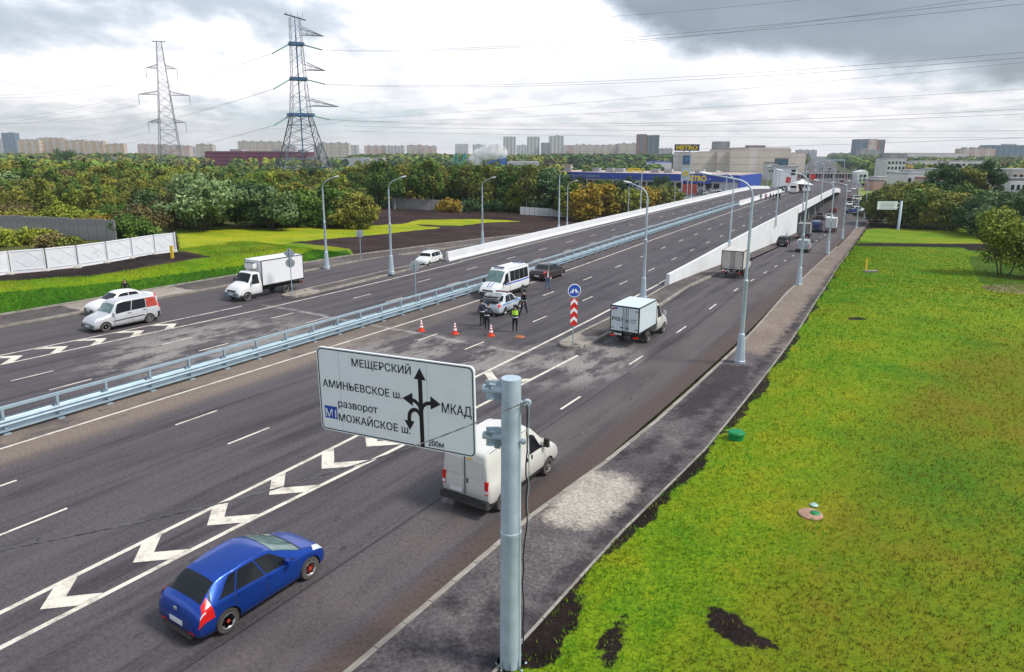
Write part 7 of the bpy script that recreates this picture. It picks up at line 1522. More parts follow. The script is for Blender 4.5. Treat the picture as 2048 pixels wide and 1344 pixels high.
# white booth tower by the crest, footbridge and its stair tower
bt = thing('booth_tower', 'white boxy tower on the left of the viaduct crest', 'tower', (atd(1568, 370, 270).x, 270, -6)); b = MB(); b.box((0, 0, 6), (7.5, 5, 12)); b.build('wall', mat('panel_white', (.66, .68, .69), .6), bt); b = MB(); b.box((2.2, -2.53, 10), (1.6, .1, 2)); b.build('window', M_GLS, bt); b = MB(); b.box((0, 0, 12.2), (8.2, 5.6, .4)); b.build('roof', M_ROOFL, bt)
FBd = 420.0; zf = atd(1650, 352, FBd).z; xa, xb = atd(1588, 350, FBd).x, atd(1716, 350, FBd).x
fbr = thing('footbridge', 'covered footbridge with red and dark panels crossing the avenue', 'footbridge', (0, FBd, 0)); b = MB(); b.box(((xa+xb)/2, 0, zf-1.6), (xb-xa, 3, .5)); b.box(((xa+xb)/2, 0, zf+1.6), (xb-xa, 3.2, .4)); b.build('deck', M_ROOFL, fbr); n_ = 22; dx_ = (xb-xa)/n_
for i in range(n_):
    b = MB(); b.box((xa+dx_*(i+.5), -1.4, zf), (dx_*.72, .12, 2.7)); b.build('panel', mat('bridge_red', (.20, .03, .04), .6) if i % 4 == 1 else M_GLS, fbr)
b = MB()
for xx in (xa+3, xa+(xb-xa)*.33, xa+(xb-xa)*.62, xb-3): b.box((xx, 0, (zf-1.8-6)/2), (1.0, 1.0, zf-1.8+6))
b.build('piers', M_CONC, fbr)
sw = thing('stair_tower', 'white stair tower with dark openings at the right end of the footbridge', 'tower', (atd(1720, 350, 415).x, 415, -6)); M_PW = mat('panel_white', (.66, .68, .69), .6); hz_ = atd(1720, 344, 415).z+6
b = MB(); b.box((0, 0, hz_/2), (6.2, 7, hz_)); b.add([(-3.1, -3.5, hz_), (3.1, -3.5, hz_), (3.1, 3.5, hz_), (-3.1, 3.5, hz_), (1.5, -3.5, hz_+1.2), (1.5, 3.5, hz_+1.2)], [(0, 1, 4), (3, 5, 2), (1, 2, 5, 4), (0, 4, 5, 3)]); b.build('wall', M_PW, sw)
for i in range(2):
    for j in range(2): b = MB(); b.box((-1.2+i*2.4, -3.55, hz_-2.2-j*2.4), (1.7, .1, 1.7)); b.build('window', M_GLS, sw)
b = MB(); b.add([(-.8, -3.56, hz_-6.4), (2.6, -3.56, hz_-7.8), (2.6, -3.56, hz_-5.6)], [(0, 1, 2)]); b.build('stair_opening', M_GLS, sw)
# far gantry with trellis over the avenue
g_ = thing('sign_gantry', 'grey gantry spanning the avenue before the hill', 'gantry', (0, 700, -6)); x0_, x1_ = atd(1636, 320, 700).x, atd(1690, 320, 700).x; zg = atd(1650, 320, 700).z+6; b = MB(); b.bar((x0_, 0, 0), (x0_, 0, zg), .6); b.bar((x1_, 0, 0), (x1_, 0, zg), .6); b.bar((x0_, 0, zg), (x1_, 0, zg), 1.4); b.build('frame', M_GALV, g_)
# low buildings on the right
M_LW = mat('plaster_white', (.55, .55, .54), .8, var=.12, scale=.2); M_LB = mat('plaster_beige', (.42, .38, .33), .8, var=.12, scale=.2)
def low(label, x0, x1, ytop, ybase, D_, fmz, roof, nw=0, depth=14, rz=0.0):
    r = block('low_building', label, x0, x1, ytop, D_, fmz, depth, roof=roof, pent=False); w_ = (x1-x0)/1365*D_; h_ = atd((x0+x1)/2, ytop, D_).z+6.5
    rows = max(1, int(h_//3.2)) if nw else 0
    for j in range(min(rows, 4)):
        for i in range(nw): b = MB(); b.box((-w_/2+w_*(i+.5)/nw, -depth/2-.03, h_-1.9-j*3.1), (w_/nw*.5, .12, 1.5)); b.build('window', M_GLS, r)
    return r
low('white four-storey house with dark window bands left of the right-hand trees', 1776, 1812, 319, 345, 420, M_LW, M_ROOFL, 5, 14); low('grey roofed building behind the white four-storey house', 1778, 1815, 309, 318, 700, F_GRY, M_ROOF, 0); low('long low building with a pale roof on the right', 1832, 1990, 324, 332, 520, M_LW, M_ROOFL, 14, 12)
low('white flat building with a roof lantern among the right-hand trees', 1815, 1862, 350, 368, 260, M_LW, M_ROOFL, 4, 14); b = None
low('roof lantern block on the white flat building', 1822, 1850, 344, 350, 262, M_LW, M_ROOFL, 0, 8); low('beige gabled hall right of the white flat building', 1888, 1930, 342, 360, 270, M_LB, M_ROOFL, 3, 16); low('pinkish low house under the right-hand trees', 1862, 1892, 360, 375, 240, M_LB, mat('roof_brick', (.28, .14, .12), .8), 3, 10)
low('small white house with a dark doorway between the trees', 1868, 1890, 376, 388, 200, M_LW, mat('roof_brick', (.28, .14, .12), .8), 2, 8); low('white house at the right edge with small windows', 2022, 2090, 362, 385, 210, M_LW, M_ROOF, 6, 12); low('pale roofed building at the right edge', 2026, 2100, 343, 360, 260, M_LB, M_ROOFL, 6, 14)
low('white pavilion below the white four-storey house', 1758, 1788, 357, 366, 330, M_LW, M_ROOFL, 3, 10); low('pink walled shed left of the white pavilion', 1748, 1770, 363, 368, 310, mat('pink_wall', (.40, .25, .22), .8), M_ROOF, 0, 8); low('wide pale strip building on the right horizon', 1780, 1930, 307, 312, 1100, M_LW, mat('roof_brick', (.28, .14, .12), .8), 0, 20)
# bright green plot by the footbridge
def plot(name, pts, m_, z=-5.95):
    P = [at(*p, z) for p in pts]; b = MB(); b.add([tuple(q) for q in P], [tuple(range(len(P)))]); return struct(b.build(name, m_))
M_GR = mat('park_lawn', (.09, .19, .01), .9, var=.25, scale=.15); M_GR2 = mat('park_lawn_dry', (.17, .21, .02), .9, var=.25, scale=.15)
plot('park_lawn', [(1716, 366), (1740, 348), (1800, 352), (1790, 369)], M_GR, -5.35); plot('park_lawn', [(1716, 400), (1716, 375), (1800, 375), (1790, 398)], M_GR2, -5.35); plot('park_lawn', [(1515, 381), (1545, 371), (1590, 374), (1590, 380)], M_GR, -5.35)
plot('side_street', [(1560, 446), (1700, 438), (1755, 432), (1775, 436), (1735, 442), (1700, 470), (1600, 470)], ASPH, -4.95)
pk = MB(); P0 = [at(1180, 392, -5.2), at(1500, 372, -5.2), at(1520, 392, -5.2), at(1250, 420, -5.2)]; pk.add([tuple(p) for p in P0], [(0, 1, 2, 3)]); struct(pk.build('car_park', mat('carpark_asphalt', (.13, .125, .125), .9, var=.2, scale=.3)))
for i in range(46):
    px = rb.uniform(1190, 1500); py = 380 + (1500-px)/320*12 + rb.choice((-6, -2, 2, 6)); c_ = rb.choice(['white', 'silver', 'grey', 'black', 'white', 'silver'])
    far_car(px, py, rb.choice('ssu'), CM[c_], c_, 'parked in the car park in front of the store', rz=rb.choice((1.2, 1.25, -1.9)), z=-5.18, group='cars parked at the store')
# steam
def steam():
    m = bpy.data.materials.new('steam'); m.use_nodes = True; nt = m.node_tree; nt.nodes.clear(); out = nd(nt, 'ShaderNodeOutputMaterial'); pv = nd(nt, 'ShaderNodeVolumePrincipled'); pv.inputs['Color'].default_value = (.95, .95, .95, 1)
    tc = nd(nt, 'ShaderNodeTexCoord'); n = nd(nt, 'ShaderNodeTexNoise'); n.inputs['Scale'].default_value = .22; n.inputs['Detail'].default_value = 4; nt.links.new(tc.outputs['Object'], n.inputs['Vector']); r = nd(nt, 'ShaderNodeMapRange'); nt.links.new(n.outputs['Fac'], r.inputs[0]); r.inputs[1].default_value = .42; r.inputs[2].default_value = .62; r.inputs[3].default_value = 0.02; r.inputs[4].default_value = .35
    nt.links.new(r.outputs[0], pv.inputs['Density']); nt.links.new(pv.outputs[0], out.inputs['Volume']); return m
bm = bmesh.new()
for x, z, r in ((-14, -4, 6), (-10, 1, 6), (-3, 3, 7), (4, 4, 7.5), (10, 3, 6), (-2, 8, 5), (7, 9, 4.5), (-10, -7, 4)):
    bmesh.ops.create_icosphere(bm, subdivisions=3, radius=r, matrix=Matrix.Translation((x, 0, z)))
me = bpy.data.meshes.new('steam'); bm.to_mesh(me); bm.free(); me.materials.append(steam()); c_ = atd(980, 312, 620); sm_ = link('steam', me, None, c_); rmm = sm_.modifiers.new('r', 'REMESH'); rmm.mode = 'VOXEL'; rmm.voxel_size = 1.2; stuff(tag(sm_, 'white steam cloud drifting over the woods in front of the pale blocks', 'steam'))

# ------------------------------------------------------------------ air
hzb = MB(); hzb.box((0, 0, 41), (7400, 7400, 100)); hm = bpy.data.materials.new('haze_air'); hm.use_nodes = True; _nt = hm.node_tree; _nt.nodes.clear(); _o = nd(_nt, 'ShaderNodeOutputMaterial'); _v = nd(_nt, 'ShaderNodeVolumePrincipled'); _v.inputs['Density'].default_value = .00012; _v.inputs['Color'].default_value = (.86, .91, 1, 1); _v.inputs['Anisotropy'].default_value = .2; _nt.links.new(_v.outputs[0], _o.inputs['Volume'])
stuff(hzb.build('haze', hm))
# ------------------------------------------------------------------ trees
def leaf_mat(name, cols, k=(1.75, 2.05, 1.5)):
    cols = [tuple(a*b_ for a, b_ in zip(c, k)) for c in cols]
    m = bpy.data.materials.new(name); m.use_nodes = True; nt = m.node_tree; L = nt.links.new; b = nt.nodes['Principled BSDF']
    a = nd(nt, 'ShaderNodeAttribute', attribute_name='v'); oi = nd(nt, 'ShaderNodeObjectInfo'); x = nd(nt, 'ShaderNodeMath', operation='MULTIPLY_ADD'); L(oi.outputs['Random'], x.inputs[0]); x.inputs[1].default_value = .45; L(a.outputs['Fac'], x.inputs[2])
    r = nd(nt, 'ShaderNodeValToRGB'); e = r.color_ramp.elements; e[0].position = .1; e[0].color = (*cols[0], 1); e[1].position = 1.2; e[1].color = (*cols[-1], 1)
    e[1].position = 1.0
    for i, c in enumerate(cols[1:-1]): q = e.new(.1 + .9*(i+1)/(len(cols)-1)); q.color = (*c, 1)
    L(x.outputs[0], r.inputs[0]); L(r.outputs[0], b.inputs['Base Color']); b.inputs['Roughness'].default_value = .7; b.inputs['Specular IOR Level'].default_value = .25
    return m
LM = {'green': leaf_mat('leaves_green', ((.016, .034, .008), (.034, .062, .012), (.058, .090, .016), (.10, .12, .025))), 'olive': leaf_mat('leaves_olive', ((.028, .034, .008), (.055, .060, .012), (.095, .088, .018), (.17, .13, .025))),
      'dark': leaf_mat('leaves_dark', ((.008, .020, .008), (.016, .035, .014), (.028, .052, .022), (.045, .070, .03))), 'orange': leaf_mat('leaves_autumn', ((.060, .045, .006), (.12, .080, .008), (.20, .115, .010), (.27, .14, .015))),
      'grey': leaf_mat('leaves_willow', ((.03, .045, .022), (.055, .075, .036), (.09, .115, .06), (.15, .18, .10))), 'yellow': leaf_mat('leaves_yellow', ((.045, .055, .008), (.085, .095, .012), (.13, .13, .016), (.19, .17, .02))), 'brown': leaf_mat('leaves_brown', ((.035, .026, .012), (.065, .045, .02), (.10, .07, .03), (.14, .10, .045)))}
M_BARK = mat('bark_brown', (.055, .042, .032), .95, var=.3, scale=2); M_BIRCH = mat('bark_birch', (.36, .35, .32), .85, var=.5, scale=4)
def leaves(rng, kind, h, w, n, ls, cz0=.25, shape='round'):
    """leaf faces spread through clumps; returns verts and shade values"""
    nc = int(34 if shape != 'col' else 26); P = []
    while len(P) < nc:
        q = rng.uniform(-1, 1, 3); r = np.linalg.norm(q)
        if shape == 'round':
            if r > 1: continue
        elif shape == 'birch':
            u = (q[2]+1)/2; lim = (1-u)**.7*(.35+.65*min(1, u*4)); 
            if math.hypot(q[0], q[1]) > lim+.12: continue
        elif shape == 'bush':
            if r > 1 or q[2] < -.75: continue
        if rng.random() < .25 and r < .45: continue
        P.append(q)
    P = np.array(P); C_ = np.stack([P[:, 0]*w/2, P[:, 1]*w/2, h*cz0 + (P[:, 2]+1)/2*h*(1-cz0)], -1)
    cr = (w*.17 + .1)*rng.uniform(.6, 1.35, nc); ci = rng.integers(0, nc, n); d = rng.normal(0, 1, (n, 3)); d /= np.linalg.norm(d, axis=1)[:, None]; rr = rng.random(n)**.38
    c = C_[ci] + d*(cr[ci]*rr)[:, None]*np.array([1, 1, .8 if shape != 'birch' else 1.3])
    nrm = d + rng.normal(0, .7, (n, 3)) + np.array([0, 0, .35]); nrm /= np.linalg.norm(nrm, axis=1)[:, None]; t = np.cross(nrm, rng.normal(0, 1, (n, 3))); t /= np.linalg.norm(t, axis=1)[:, None]+1e-9; b = np.cross(nrm, t)
    s = ls*rng.uniform(.6, 1.5, n)[:, None]; V = np.stack([c-t*s, c-b*s*.55, c+t*s, c+b*s*.55], 1)
    cv = rng.uniform(0, .35, nc)[ci] + rng.uniform(0, .38, n)
    return V.reshape(-1, 3), np.repeat(cv, 4)
TM = {}
def tree_meshes(kind, h, w, shape, n, ls, seed, trunk='bark', cz0=.25, stems=1):
    key = (kind, h, w, shape, n, seed)
    if key in TM: return TM[key]
    rng = np.random.default_rng(seed); V, vv = leaves(rng, kind, h, w, n, ls, cz0, shape); cm = npmesh('crown', V, np.arange(len(V)).reshape(-1, 4), LM[kind], attrs={'v': vv})
    b = MB(); m_ = M_BIRCH if trunk == 'birch' else M_BARK
    for k in range(stems):
        a = rng.uniform(0, 6.28); off = (w*.10*math.cos(a), w*.10*math.sin(a)) if stems > 1 else (0, 0); sp = w*.28 if stems > 1 else w*.04; top = h*(.9 if trunk == 'birch' else .72)
        P = [(off[0]*(1-0)+sp*u*math.cos(a)+rng.normal(0, .05), off[1]+sp*u*math.sin(a)+rng.normal(0, .05), top*u) for u in np.linspace(0, 1, 6)]
        r0 = max(.05, h*(.018 if trunk == 'birch' else .012 if stems > 1 else .022)); b.tube(P, [r0*(1-.8*u) for u in np.linspace(0, 1, 6)], 6)
        for j in range(7 if stems == 1 else 4):
            u = rng.uniform(.35, .9); a2 = rng.uniform(0, 6.28); p0 = Vector((off[0]+sp*u*math.cos(a), off[1]+sp*u*math.sin(a), top*u)); L_ = w*rng.uniform(.22, .42); p1 = p0 + Vector((math.cos(a2)*L_, math.sin(a2)*L_, L_*rng.uniform(.3, .9))); b.tube([p0, p0.lerp(p1, .5)+Vector((0, 0, -.1)), p1], [r0*.45, r0*.3, r0*.1], 5, cap=False)
    tm = b.mesh('trunk', m_); TM[key] = (tm, cm); return TM[key]
def tree(name, label, pos, kind, h, w, shape='round', n=3200, ls=.22, seed=1, trunk='bark', cz0=.25, stems=1, group=None, rz=0, sc_=None, cat='tree'):
    tm, cm = tree_meshes(kind, h, w, shape, n, ls, seed, trunk, cz0, stems); r = thing(name, label, cat, pos, rz, group)
    if sc_: r.scale = sc_
    link('trunk' if cat == 'tree' else 'stems', tm, r); link('crown' if cat == 'tree' else 'foliage', cm, r); return r
rt = random.Random(8)
def fit_tree(name, label, px, pyb, pyt, wpx, kind, **k):
    """tree whose foot is seen at (px, pyb), top at pyt and crown width wpx"""
    p_ = at(px, pyb); D_ = math.hypot(p_.x, p_.y)*1.0; Dy = p_.y; zt = atd(px, pyt, Dy).z; h = zt-p_.z; w = wpx/1365*(Dy*math.cos(PITCH)+3); return tree(name, label, p_ - Vector((0, 0, .1)), kind, h, w, **k)
# front bushes and willows along the edge of the left lawn
fit_tree('willow_bush', 'big grey-green willow bush with a fan of bare brown stems left of the lamp', 400, 463, 352, 150, 'grey', shape='bush', n=9000, ls=.26, seed=3, stems=14, cz0=.16)
fit_tree('willow_bush', 'brownish undergrowth of the big willow bush, lower left', 372, 459, 385, 110, 'brown', shape='bush', n=4000, ls=.22, seed=33, stems=8, cz0=.1)
fit_tree('bush', 'dark green bush right of the big willow, behind the lawn', 505, 457, 372, 100, 'dark', shape='bush', n=7000, ls=.24, seed=4, stems=6, cz0=.02)
fit_tree('bush', 'silvery green bush between the big willow and the dark bush', 552, 461, 375, 90, 'grey', shape='bush', n=7000, ls=.24, seed=5, stems=6, cz0=.02)
fit_tree('bush', 'green bush left of the nearer lamp post', 612, 455, 380, 90, 'green', shape='bush', n=7000, ls=.24, seed=6, stems=6, cz0=.02); fit_tree('bush', 'green bush behind the nearer lamp post', 660, 456, 372, 80, 'green', shape='bush', n=6500, ls=.24, seed=7, stems=6, cz0=.02)
fit_tree('bush', 'yellowish bush at the right end of the bush row by the dark soil', 705, 458, 385, 90, 'olive', shape='bush', n=7000, ls=.24, seed=8, stems=6, cz0=.02)
fit_tree('bush', 'olive bush behind the gap of the bush row', 580, 450, 365, 90, 'olive', shape='bush', n=6000, ls=.26, seed=9, stems=6, cz0=.05)
fit_tree('bush', 'rounded green shrub at the end of the grey slab fence', 270, 480, 428, 84, 'green', shape='bush', n=5000, ls=.16, seed=10, stems=4, cz0=.02)
fit_tree('bush', 'reddish green shrub behind the rounded shrub', 285, 468, 415, 90, 'brown', shape='bush', n=4000, ls=.18, seed=12, stems=4, cz0=.02); fit_tree('bush', 'pale shrub above the grey slab fence', 300, 450, 385, 90, 'grey', shape='bush', n=5000, ls=.22, seed=13, stems=4, cz0=.02)
for i, (px, pyb, pyt, w_, k_, lb) in enumerate(((30, 492, 462, 90, 'yellow', 'yellow weeds between the two fences, leftmost'), (105, 497, 470, 60, 'brown', 'brown weeds between the two fences'), (70, 488, 458, 70, 'yellow', 'yellow-green weeds against the grey slab fence'), (140, 496, 473, 50, 'olive', 'thin weeds at the foot of the grey slab fence'),
        (60, 452, 418, 90, 'olive', 'green scrub behind the left end of the slab fence'), (120, 450, 412, 80, 'yellow', 'yellow-green shrub behind the slab fence'), (165, 455, 415, 70, 'yellow', 'bright yellow shrub behind the slab fence'), (200, 462, 428, 60, 'orange', 'orange tinted shrub behind the slab fence'), (232, 452, 408, 80, 'green', 'green shrub behind the right end of the slab fence'), (15, 440, 405, 90, 'brown', 'brown dry scrub at the left edge'))):
    fit_tree('shrub', lb, px, pyb, pyt, w_, k_, shape='bush', n=2600, ls=.16, seed=40+i, stems=3, cz0=.0)
fit_tree('tree', 'dark green conical tree standing above the left woods', 130, 350, 296, 46, 'dark', shape='round', n=5000, ls=.5, seed=14, cz0=.1)
# birches behind the dark soil
bx = [(742, 408), (755, 415), (770, 404), (790, 420), (802, 418), (822, 410), (845, 420), (858, 421), (866, 421), (880, 416), (905, 412), (925, 418), (938, 421), (952, 414), (975, 420), (985, 410), (1003, 422), (1020, 416), (1035, 424), (1053, 428), (1068, 418)]
bk = ['olive', 'green', 'olive', 'green', 'olive']
for i, (px, py) in enumerate(bx):
    side_ = 'tree %s from the left in the birch row behind the dark soil, %s' % (['first', 'second', 'third', 'fourth', 'fifth', 'sixth', 'seventh', 'eighth', 'ninth', 'tenth', 'eleventh', 'twelfth', 'thirteenth', 'fourteenth', 'fifteenth', 'sixteenth', 'seventeenth', 'eighteenth', 'nineteenth', 'twentieth', 'last'][i], 'olive leaved' if i % 2 == 0 else 'green leaved')
    fit_tree('birch_tree', side_, px, py, 322+rt.uniform(-3, 14) + (6 if px > 900 else 0), 44+rt.uniform(-6, 14), bk[i % 5], shape='birch', n=3600, ls=.24, seed=60+i % 6, trunk='birch', cz0=.36, group='birches behind the dark soil')
for i, px in enumerate((760, 800, 900, 945, 990, 1030, 1062)):
    fit_tree('bush', 'green undergrowth bush %s from the left under the birch row' % ['first', 'second', 'third', 'fourth', 'fifth', 'sixth', 'seventh'][i], px, 424 if px > 880 else 414, 400 if px > 880 else 396, 50, rt.choice(('green', 'dark', 'orange')), shape='bush', n=2600, ls=.22, seed=80+i, stems=3, cz0=.0, group='undergrowth of the birch row')
# orange and dark trees by the left parapet
for i, (px, pyb, pyt, w_, k_, lb) in enumerate(((1092, 430, 345, 60, 'dark', 'dark green tree right of the birches'), (1115, 432, 348, 60, 'dark', 'second dark green tree behind the parapet lamp'), (1140, 438, 362, 56, 'yellow', 'yellow-green tree left of the orange ones'), (1172, 444, 363, 74, 'orange', 'tallest orange autumn tree behind the left parapet'), (1205, 440, 368, 62, 'orange', 'orange autumn tree right of the tallest one'), (1236, 434, 378, 56, 'olive', 'olive tree right of the orange ones'), (1262, 428, 380, 54, 'yellow', 'yellowish tree in the middle of the row by the parapet'), (1290, 420, 378, 56, 'orange', 'rusty tree in the row by the parapet'), (1318, 412, 372, 54, 'olive', 'green tree near the red hoarding'), (1342, 408, 374, 48, 'olive', 'last tree of the row, touching the red hoarding'), (1245, 400, 352, 44, 'dark', 'dark tree in front of the store between two lamps'), (1322, 396, 350, 40, 'dark', 'dark tree in front of the store sign'), (1205, 402, 358, 40, 'green', 'green tree in front of the store windows'), (1110, 395, 345, 50, 'dark', 'dark tree at the left end of the store'))):
    fit_tree('tree', lb, px, pyb, pyt, w_, k_, shape='round', n=5200, ls=.30, seed=100+i, cz0=.04, stems=3)
# trees right of the lawn
RT = ((1775, 452, 378, 90, 'olive', 'broad olive tree behind the lawn sign, left one'), (1812, 455, 368, 100, 'olive', 'broad autumn-tinged tree behind the lawn sign'), (1850, 458, 372, 96, 'green', 'broad green tree right of the lawn sign'), (1890, 462, 380, 100, 'olive', 'large olive crown above the orange marker'), (1922, 455, 372, 84, 'green', 'green crown behind the lattice fence'), (1868, 440, 330, 70, 'dark', 'tall dark birch clump above the right-hand trees'), (1902, 438, 322, 56, 'dark', 'tallest tree of the right-hand group'), (1928, 440, 328, 56, 'olive', 'tall brownish birch beside the tallest tree'), (1962, 438, 326, 70, 'dark', 'tall dark tree right of the brownish birch'),
      (1960, 470, 382, 90, 'dark', 'dark bushy tree above the lattice fence'), (2000, 478, 392, 100, 'grey', 'grey-green willow like tree near the right edge'), (2045, 480, 380, 90, 'dark', 'dark tree at the right edge'), (1748, 440, 385, 40, 'green', 'small green tree left of the lawn sign'), (1735, 420, 388, 26, 'olive', 'small tree beside the green plot'))
for i, (px, pyb, pyt, w_, k_, lb) in enumerate(RT): fit_tree('tree', lb, px, pyb, pyt, w_, k_, shape='round', n=6000, ls=.32, seed=130+i, cz0=.12, stems=3)
fit_tree('tree', 'yellow-green young tree with two leaning stems at the right edge of the lawn', 2005, 553, 425, 120, 'yellow', shape='round', n=9000, ls=.17, seed=160, cz0=.30, stems=3)
fit_tree('tree', 'dark crown at the extreme right edge of the lawn', 2075, 560, 460, 110, 'olive', shape='round', n=6000, ls=.17, seed=161, cz0=.25, stems=2)
# woods on the left: individual trees, largest first, then one mass
spec = [('green', 9, 8, 'round'), ('olive', 8.5, 7.5, 'round'), ('dark', 9, 8, 'round'), ('yellow', 7.5, 7, 'round'), ('green', 10, 6, 'birch'), ('olive', 10, 6, 'birch'), ('grey', 8, 8, 'bush'), ('brown', 7, 7, 'bush')]
lab = {'green': 'green', 'olive': 'olive green', 'dark': 'dark green', 'yellow': 'yellowing', 'grey': 'grey-green', 'brown': 'brownish'}
Wd = []
cand = []
rw = random.Random(99)
for _ in range(6000):
    az = math.radians(rw.uniform(-40, 3)); R_ = rw.uniform(95, 330); x, y = R_*math.sin(az), R_*math.cos(az)
    u = (x/y*1365*.976+1024)
    zmin = 103 if u < 300 else 110 if u < 740 else 168 if u < 1090 else 175
    if u < 330: zmin = 128 - (u*.02)
    if y < zmin: continue
    cand.append((y, x))
cand.sort(); sel = []
for y, x in cand:
    dmin = 4.6 + (y-100)*.014
    if all((x-a)**2+(y-c_)**2 > dmin*dmin for c_, a in sel[-260:]): sel.append((y, x))
ind = sel[:290]; proto_t = {}
def cap_py(u, y): return float(np.interp(u, [-200, 100, 340, 400, 700, 730, 1100, 1400], [318, 320, 326, 334, 336, 332, 330, 316] if y < 700 else [306, 306, 308, 318, 318, 308, 308, 306]))
for i, (y, x) in enumerate(ind):
    k = rw.choices(range(8), (5, 6, 1.5, 3.2, 2.5, 3, 1.8, 1.6))[0]; kind, h, w_, shp = spec[k]; u = x/y*1365*.976+1024; s_ = rw.uniform(.78, 1.12)*(.92 if y < 150 else 1.0); 
    if y < 180 and u < 740: s_ *= .68
    zc = 11.5 - (cap_py(u, y)-303)/1365*y; z0_ = T(x, y)-.2
    if zc-z0_ < 3.2: continue
    s_ = min(s_, (zc-z0_)/h*rw.uniform(.85, 1.05)); key = (k, i % 3); pos = (x, y, z0_); rz = rw.uniform(0, 6.28)
    where = 'in the woods ' + ('at the left edge' if u < 200 else 'left of the slim pylon' if u < 330 else 'before the crimson building' if u < 560 else 'around the blue pylon' if u < 720 else 'behind the birch row') + (', front part' if y < 150 else ', middle part' if y < 200 else ', back part')
    lb = '%s %s %s' % (lab[kind], {'round': 'round tree', 'birch': 'slender tree', 'bush': 'bushy tree'}[shp], where)
    if key not in proto_t: proto_t[key] = tree('forest_tree', lb, pos, kind, h, w_, shape=shp, n=3000, ls=.30, seed=200+k*3+i % 3, cz0=.08, group=lb, rz=rz, sc_=(s_, s_, s_))
    else: c_ = copy_tree(proto_t[key], None, pos, rz, lb, s_); c_['group'] = lb
# everything further: one wood
def wood(name, label, pts, hh, per, ls, cols, seed):
    rng = np.random.default_rng(seed); P = np.array(pts); H_ = rng.uniform(*hh, len(P)); uu = P[:, 0]/P[:, 1]*1332+1024
    if seed in (5, 6, 7, 8):
        zc = np.array([11.5 - (cap_py(u_, y_)-303)/1365*y_ for u_, y_ in zip(uu, P[:, 1])]); H_ = np.minimum(H_, (zc-P[:, 2])*rng.uniform(.85, 1.08, len(P))); P = P[H_ > 2.5]; H_ = H_[H_ > 2.5]
    n = len(P); Wd_ = H_*rng.uniform(.7, 1.1, n); ci = np.repeat(np.arange(n), per); m = len(ci); d = rng.normal(0, 1, (m, 3)); d /= np.linalg.norm(d, axis=1)[:, None]; rr = rng.uniform(.55, 1, m)**.6
    c = np.stack([P[ci, 0]+d[:, 0]*rr*Wd_[ci]/2, P[ci, 1]+d[:, 1]*rr*Wd_[ci]/2, P[ci, 2]+H_[ci]*.55+d[:, 2]*rr*H_[ci]*.45], -1)
    nrm = d + rng.normal(0, .5, (m, 3)) + [0, 0, .3]; nrm /= np.linalg.norm(nrm, axis=1)[:, None]; t = np.cross(nrm, rng.normal(0, 1, (m, 3))); t /= np.linalg.norm(t, axis=1)[:, None]+1e-9; b = np.cross(nrm, t)
    s = (ls*np.hypot(c[:, 0], c[:, 1])/400)[:, None]*rng.uniform(.6, 1.5, m)[:, None]; V = np.stack([c-t*s, c-b*s*.7, c+t*s, c+b*s*.7], 1); tv = rng.uniform(0, 1, n)[ci]; mi = rng.choice(len(cols), n, p=np.array([c_[1] for c_ in cols])/sum(c_[1] for c_ in cols))[ci]
    me = npmesh(name, V.reshape(-1, 3), np.arange(m*4).reshape(-1, 4), [LM[c_[0]] for c_ in cols], mi=mi, attrs={'v': np.repeat(tv*.5+rng.uniform(0, .35, m), 4)}); return stuff(tag(link(name, me), label, 'woods'))
rest = [(x, y, T(x, y)-.3) for y, x in sel[290:]]
cols_ = (('green', 4), ('olive', 4), ('dark', 3), ('yellow', 1.2), ('brown', .8))
print('rest', len(rest))
if rest: wood('woodland', 'mass of mixed autumn woods behind the individual trees on the left', rest, (7, 10.5), 260, .95, cols_, 5)
rn = np.random.default_rng(12); pts = []
while len(pts) < 2600:
    az = math.radians(rn.uniform(-42, 4)); R_ = 320 + 1200*rn.random()**1.7; x, y = R_*math.sin(az), R_*math.cos(az); u = x/y*1332+1024
    if 400 < u < 640 and 760 < y < 850: continue
    if 900 < u < 1100 and y < 700 and rn.random() < .5: continue
    pts.append((x, y, -4 if y < 500 else -6.3))
wood('distant_wood', 'distant wooded belt below the housing blocks on the left', pts, (8, 13), 95, 1.15, cols_, 6)
pts = []
while len(pts) < 900:
    az = math.radians(rn.uniform(3, 22.5)); y = rn.uniform(620, 1450); x = y*math.tan(az); pts.append((x, y, -6))
wood('distant_wood', 'belt of trees below the beige housing row behind the store', pts, (9, 14), 90, 1.25, (('green', 4), ('dark', 4), ('olive', 2), ('brown', 1)), 7)
pts = []
while len(pts) < 150:
    az = math.radians(rn.uniform(0, 12)); y = rn.uniform(330, 520); x = y*math.tan(az); pts.append((x, y, -5.5))
wood('distant_wood', 'small trees around the sheds left of the store', pts, (6, 10), 160, 1.0, (('green', 4), ('dark', 3), ('olive', 3)), 8)
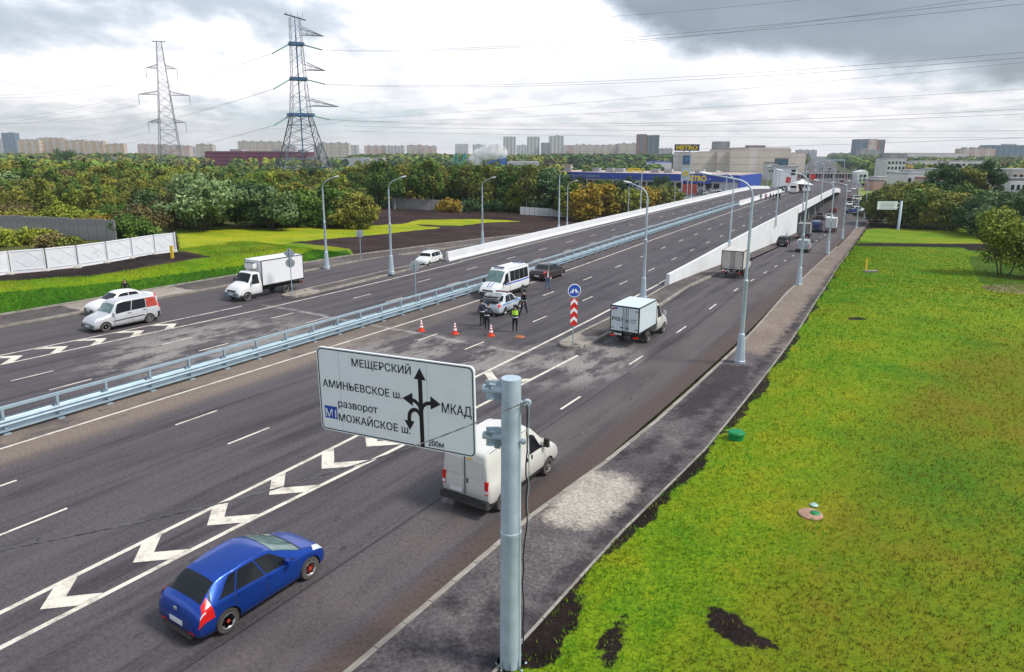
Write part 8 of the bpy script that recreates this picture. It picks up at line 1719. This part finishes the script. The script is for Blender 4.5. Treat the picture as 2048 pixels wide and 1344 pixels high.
# tree-covered slopes right of the avenue
def pxw(px, py, z): return at(px, py, z)
pts = []
for _ in range(4000):
    px = rn.uniform(1690, 2150); y = rn.uniform(300, 1500); x = (px-1024)/1332*y; s_, t_ = ST(x, y)
    if t_ < 4: continue
    if 1690 < px < 1800 and y < 430: continue
    if 1805 < px < 1990 and 480 < y < 560: continue
    if y < 480 and 1776 < px < 1812: continue
    if rn.random() < .25: continue
    pts.append((x, y, -6.3))
    if len(pts) > 1500: break
wood('distant_wood', 'tree-covered slope on the right beyond the low white houses', pts, (6, 11), 110, 1.15, (('green', 5), ('dark', 4), ('olive', 3), ('orange', .5), ('yellow', .7)), 9)
pts = []
for _ in range(900):
    y = rn.uniform(430, 1500); px = rn.uniform(1560, 1640); x = (px-1024)/1332*y; s_, t_ = ST(x, y)
    if t_ > -52: continue
    pts.append((x, y, -6.2))
    if len(pts) > 160: break
wood('distant_wood', 'trees along the left side of the avenue by the mall', pts, (6, 9), 110, 1.1, (('green', 5), ('dark', 4), ('olive', 3)), 10)
pts = []
for _ in range(5000):
    y = rn.uniform(650, 2500); px = rn.uniform(1500, 1760); x = (px-1024)/1332*y; s_, t_ = ST(x, y)
    if t_ < 2 and t_ > -58: continue
    pts.append((x, y, -6.2))
    if len(pts) > 500: break
wood('distant_wood', 'distant trees on both sides of the far end of the avenue', pts, (8, 13), 90, 1.1, (('green', 5), ('dark', 5), ('olive', 2)), 11)
for i in range(26):
    px = rw.uniform(1770, 2040); py = rw.uniform(368, 402); q = atd(px, py, 175+rw.uniform(0, 90)); q.z = T(q.x, q.y); k = rw.choice((0, 1, 2)); kind, h, w_, shp = spec[k]
    lb = '%s tree among the low white houses on the right' % lab[kind]; kk_ = (k, 0)
    if kk_ in proto_t: c_ = copy_tree(proto_t[kk_], None, q, rw.uniform(0, 6), lb, rw.uniform(.65, .95)); c_['group'] = lb
# puff of exhaust behind the white van
def puff():
    m = bpy.data.materials.new('exhaust'); m.use_nodes = True; nt = m.node_tree; nt.nodes.clear(); out = nd(nt, 'ShaderNodeOutputMaterial'); pv = nd(nt, 'ShaderNodeVolumePrincipled'); pv.inputs['Density'].default_value = .9; pv.inputs['Color'].default_value = (.95, .96, 1, 1); nt.links.new(pv.outputs[0], out.inputs['Volume']); bm = bmesh.new(); rr_ = random.Random(2)
    for i in range(5): bmesh.ops.create_icosphere(bm, subdivisions=2, radius=rr_.uniform(.07, .13), matrix=Matrix.Translation((rr_.uniform(-.3, .2), rr_.uniform(-.12, .12), rr_.uniform(-.03, .08))))
    me = bpy.data.meshes.new('exhaust'); bm.to_mesh(me); bm.free(); me.materials.append(m); return stuff(tag(link('exhaust_puff', me, None, at(893, 998, .25)), 'small white puff of exhaust behind the white van', 'smoke'))
puff()
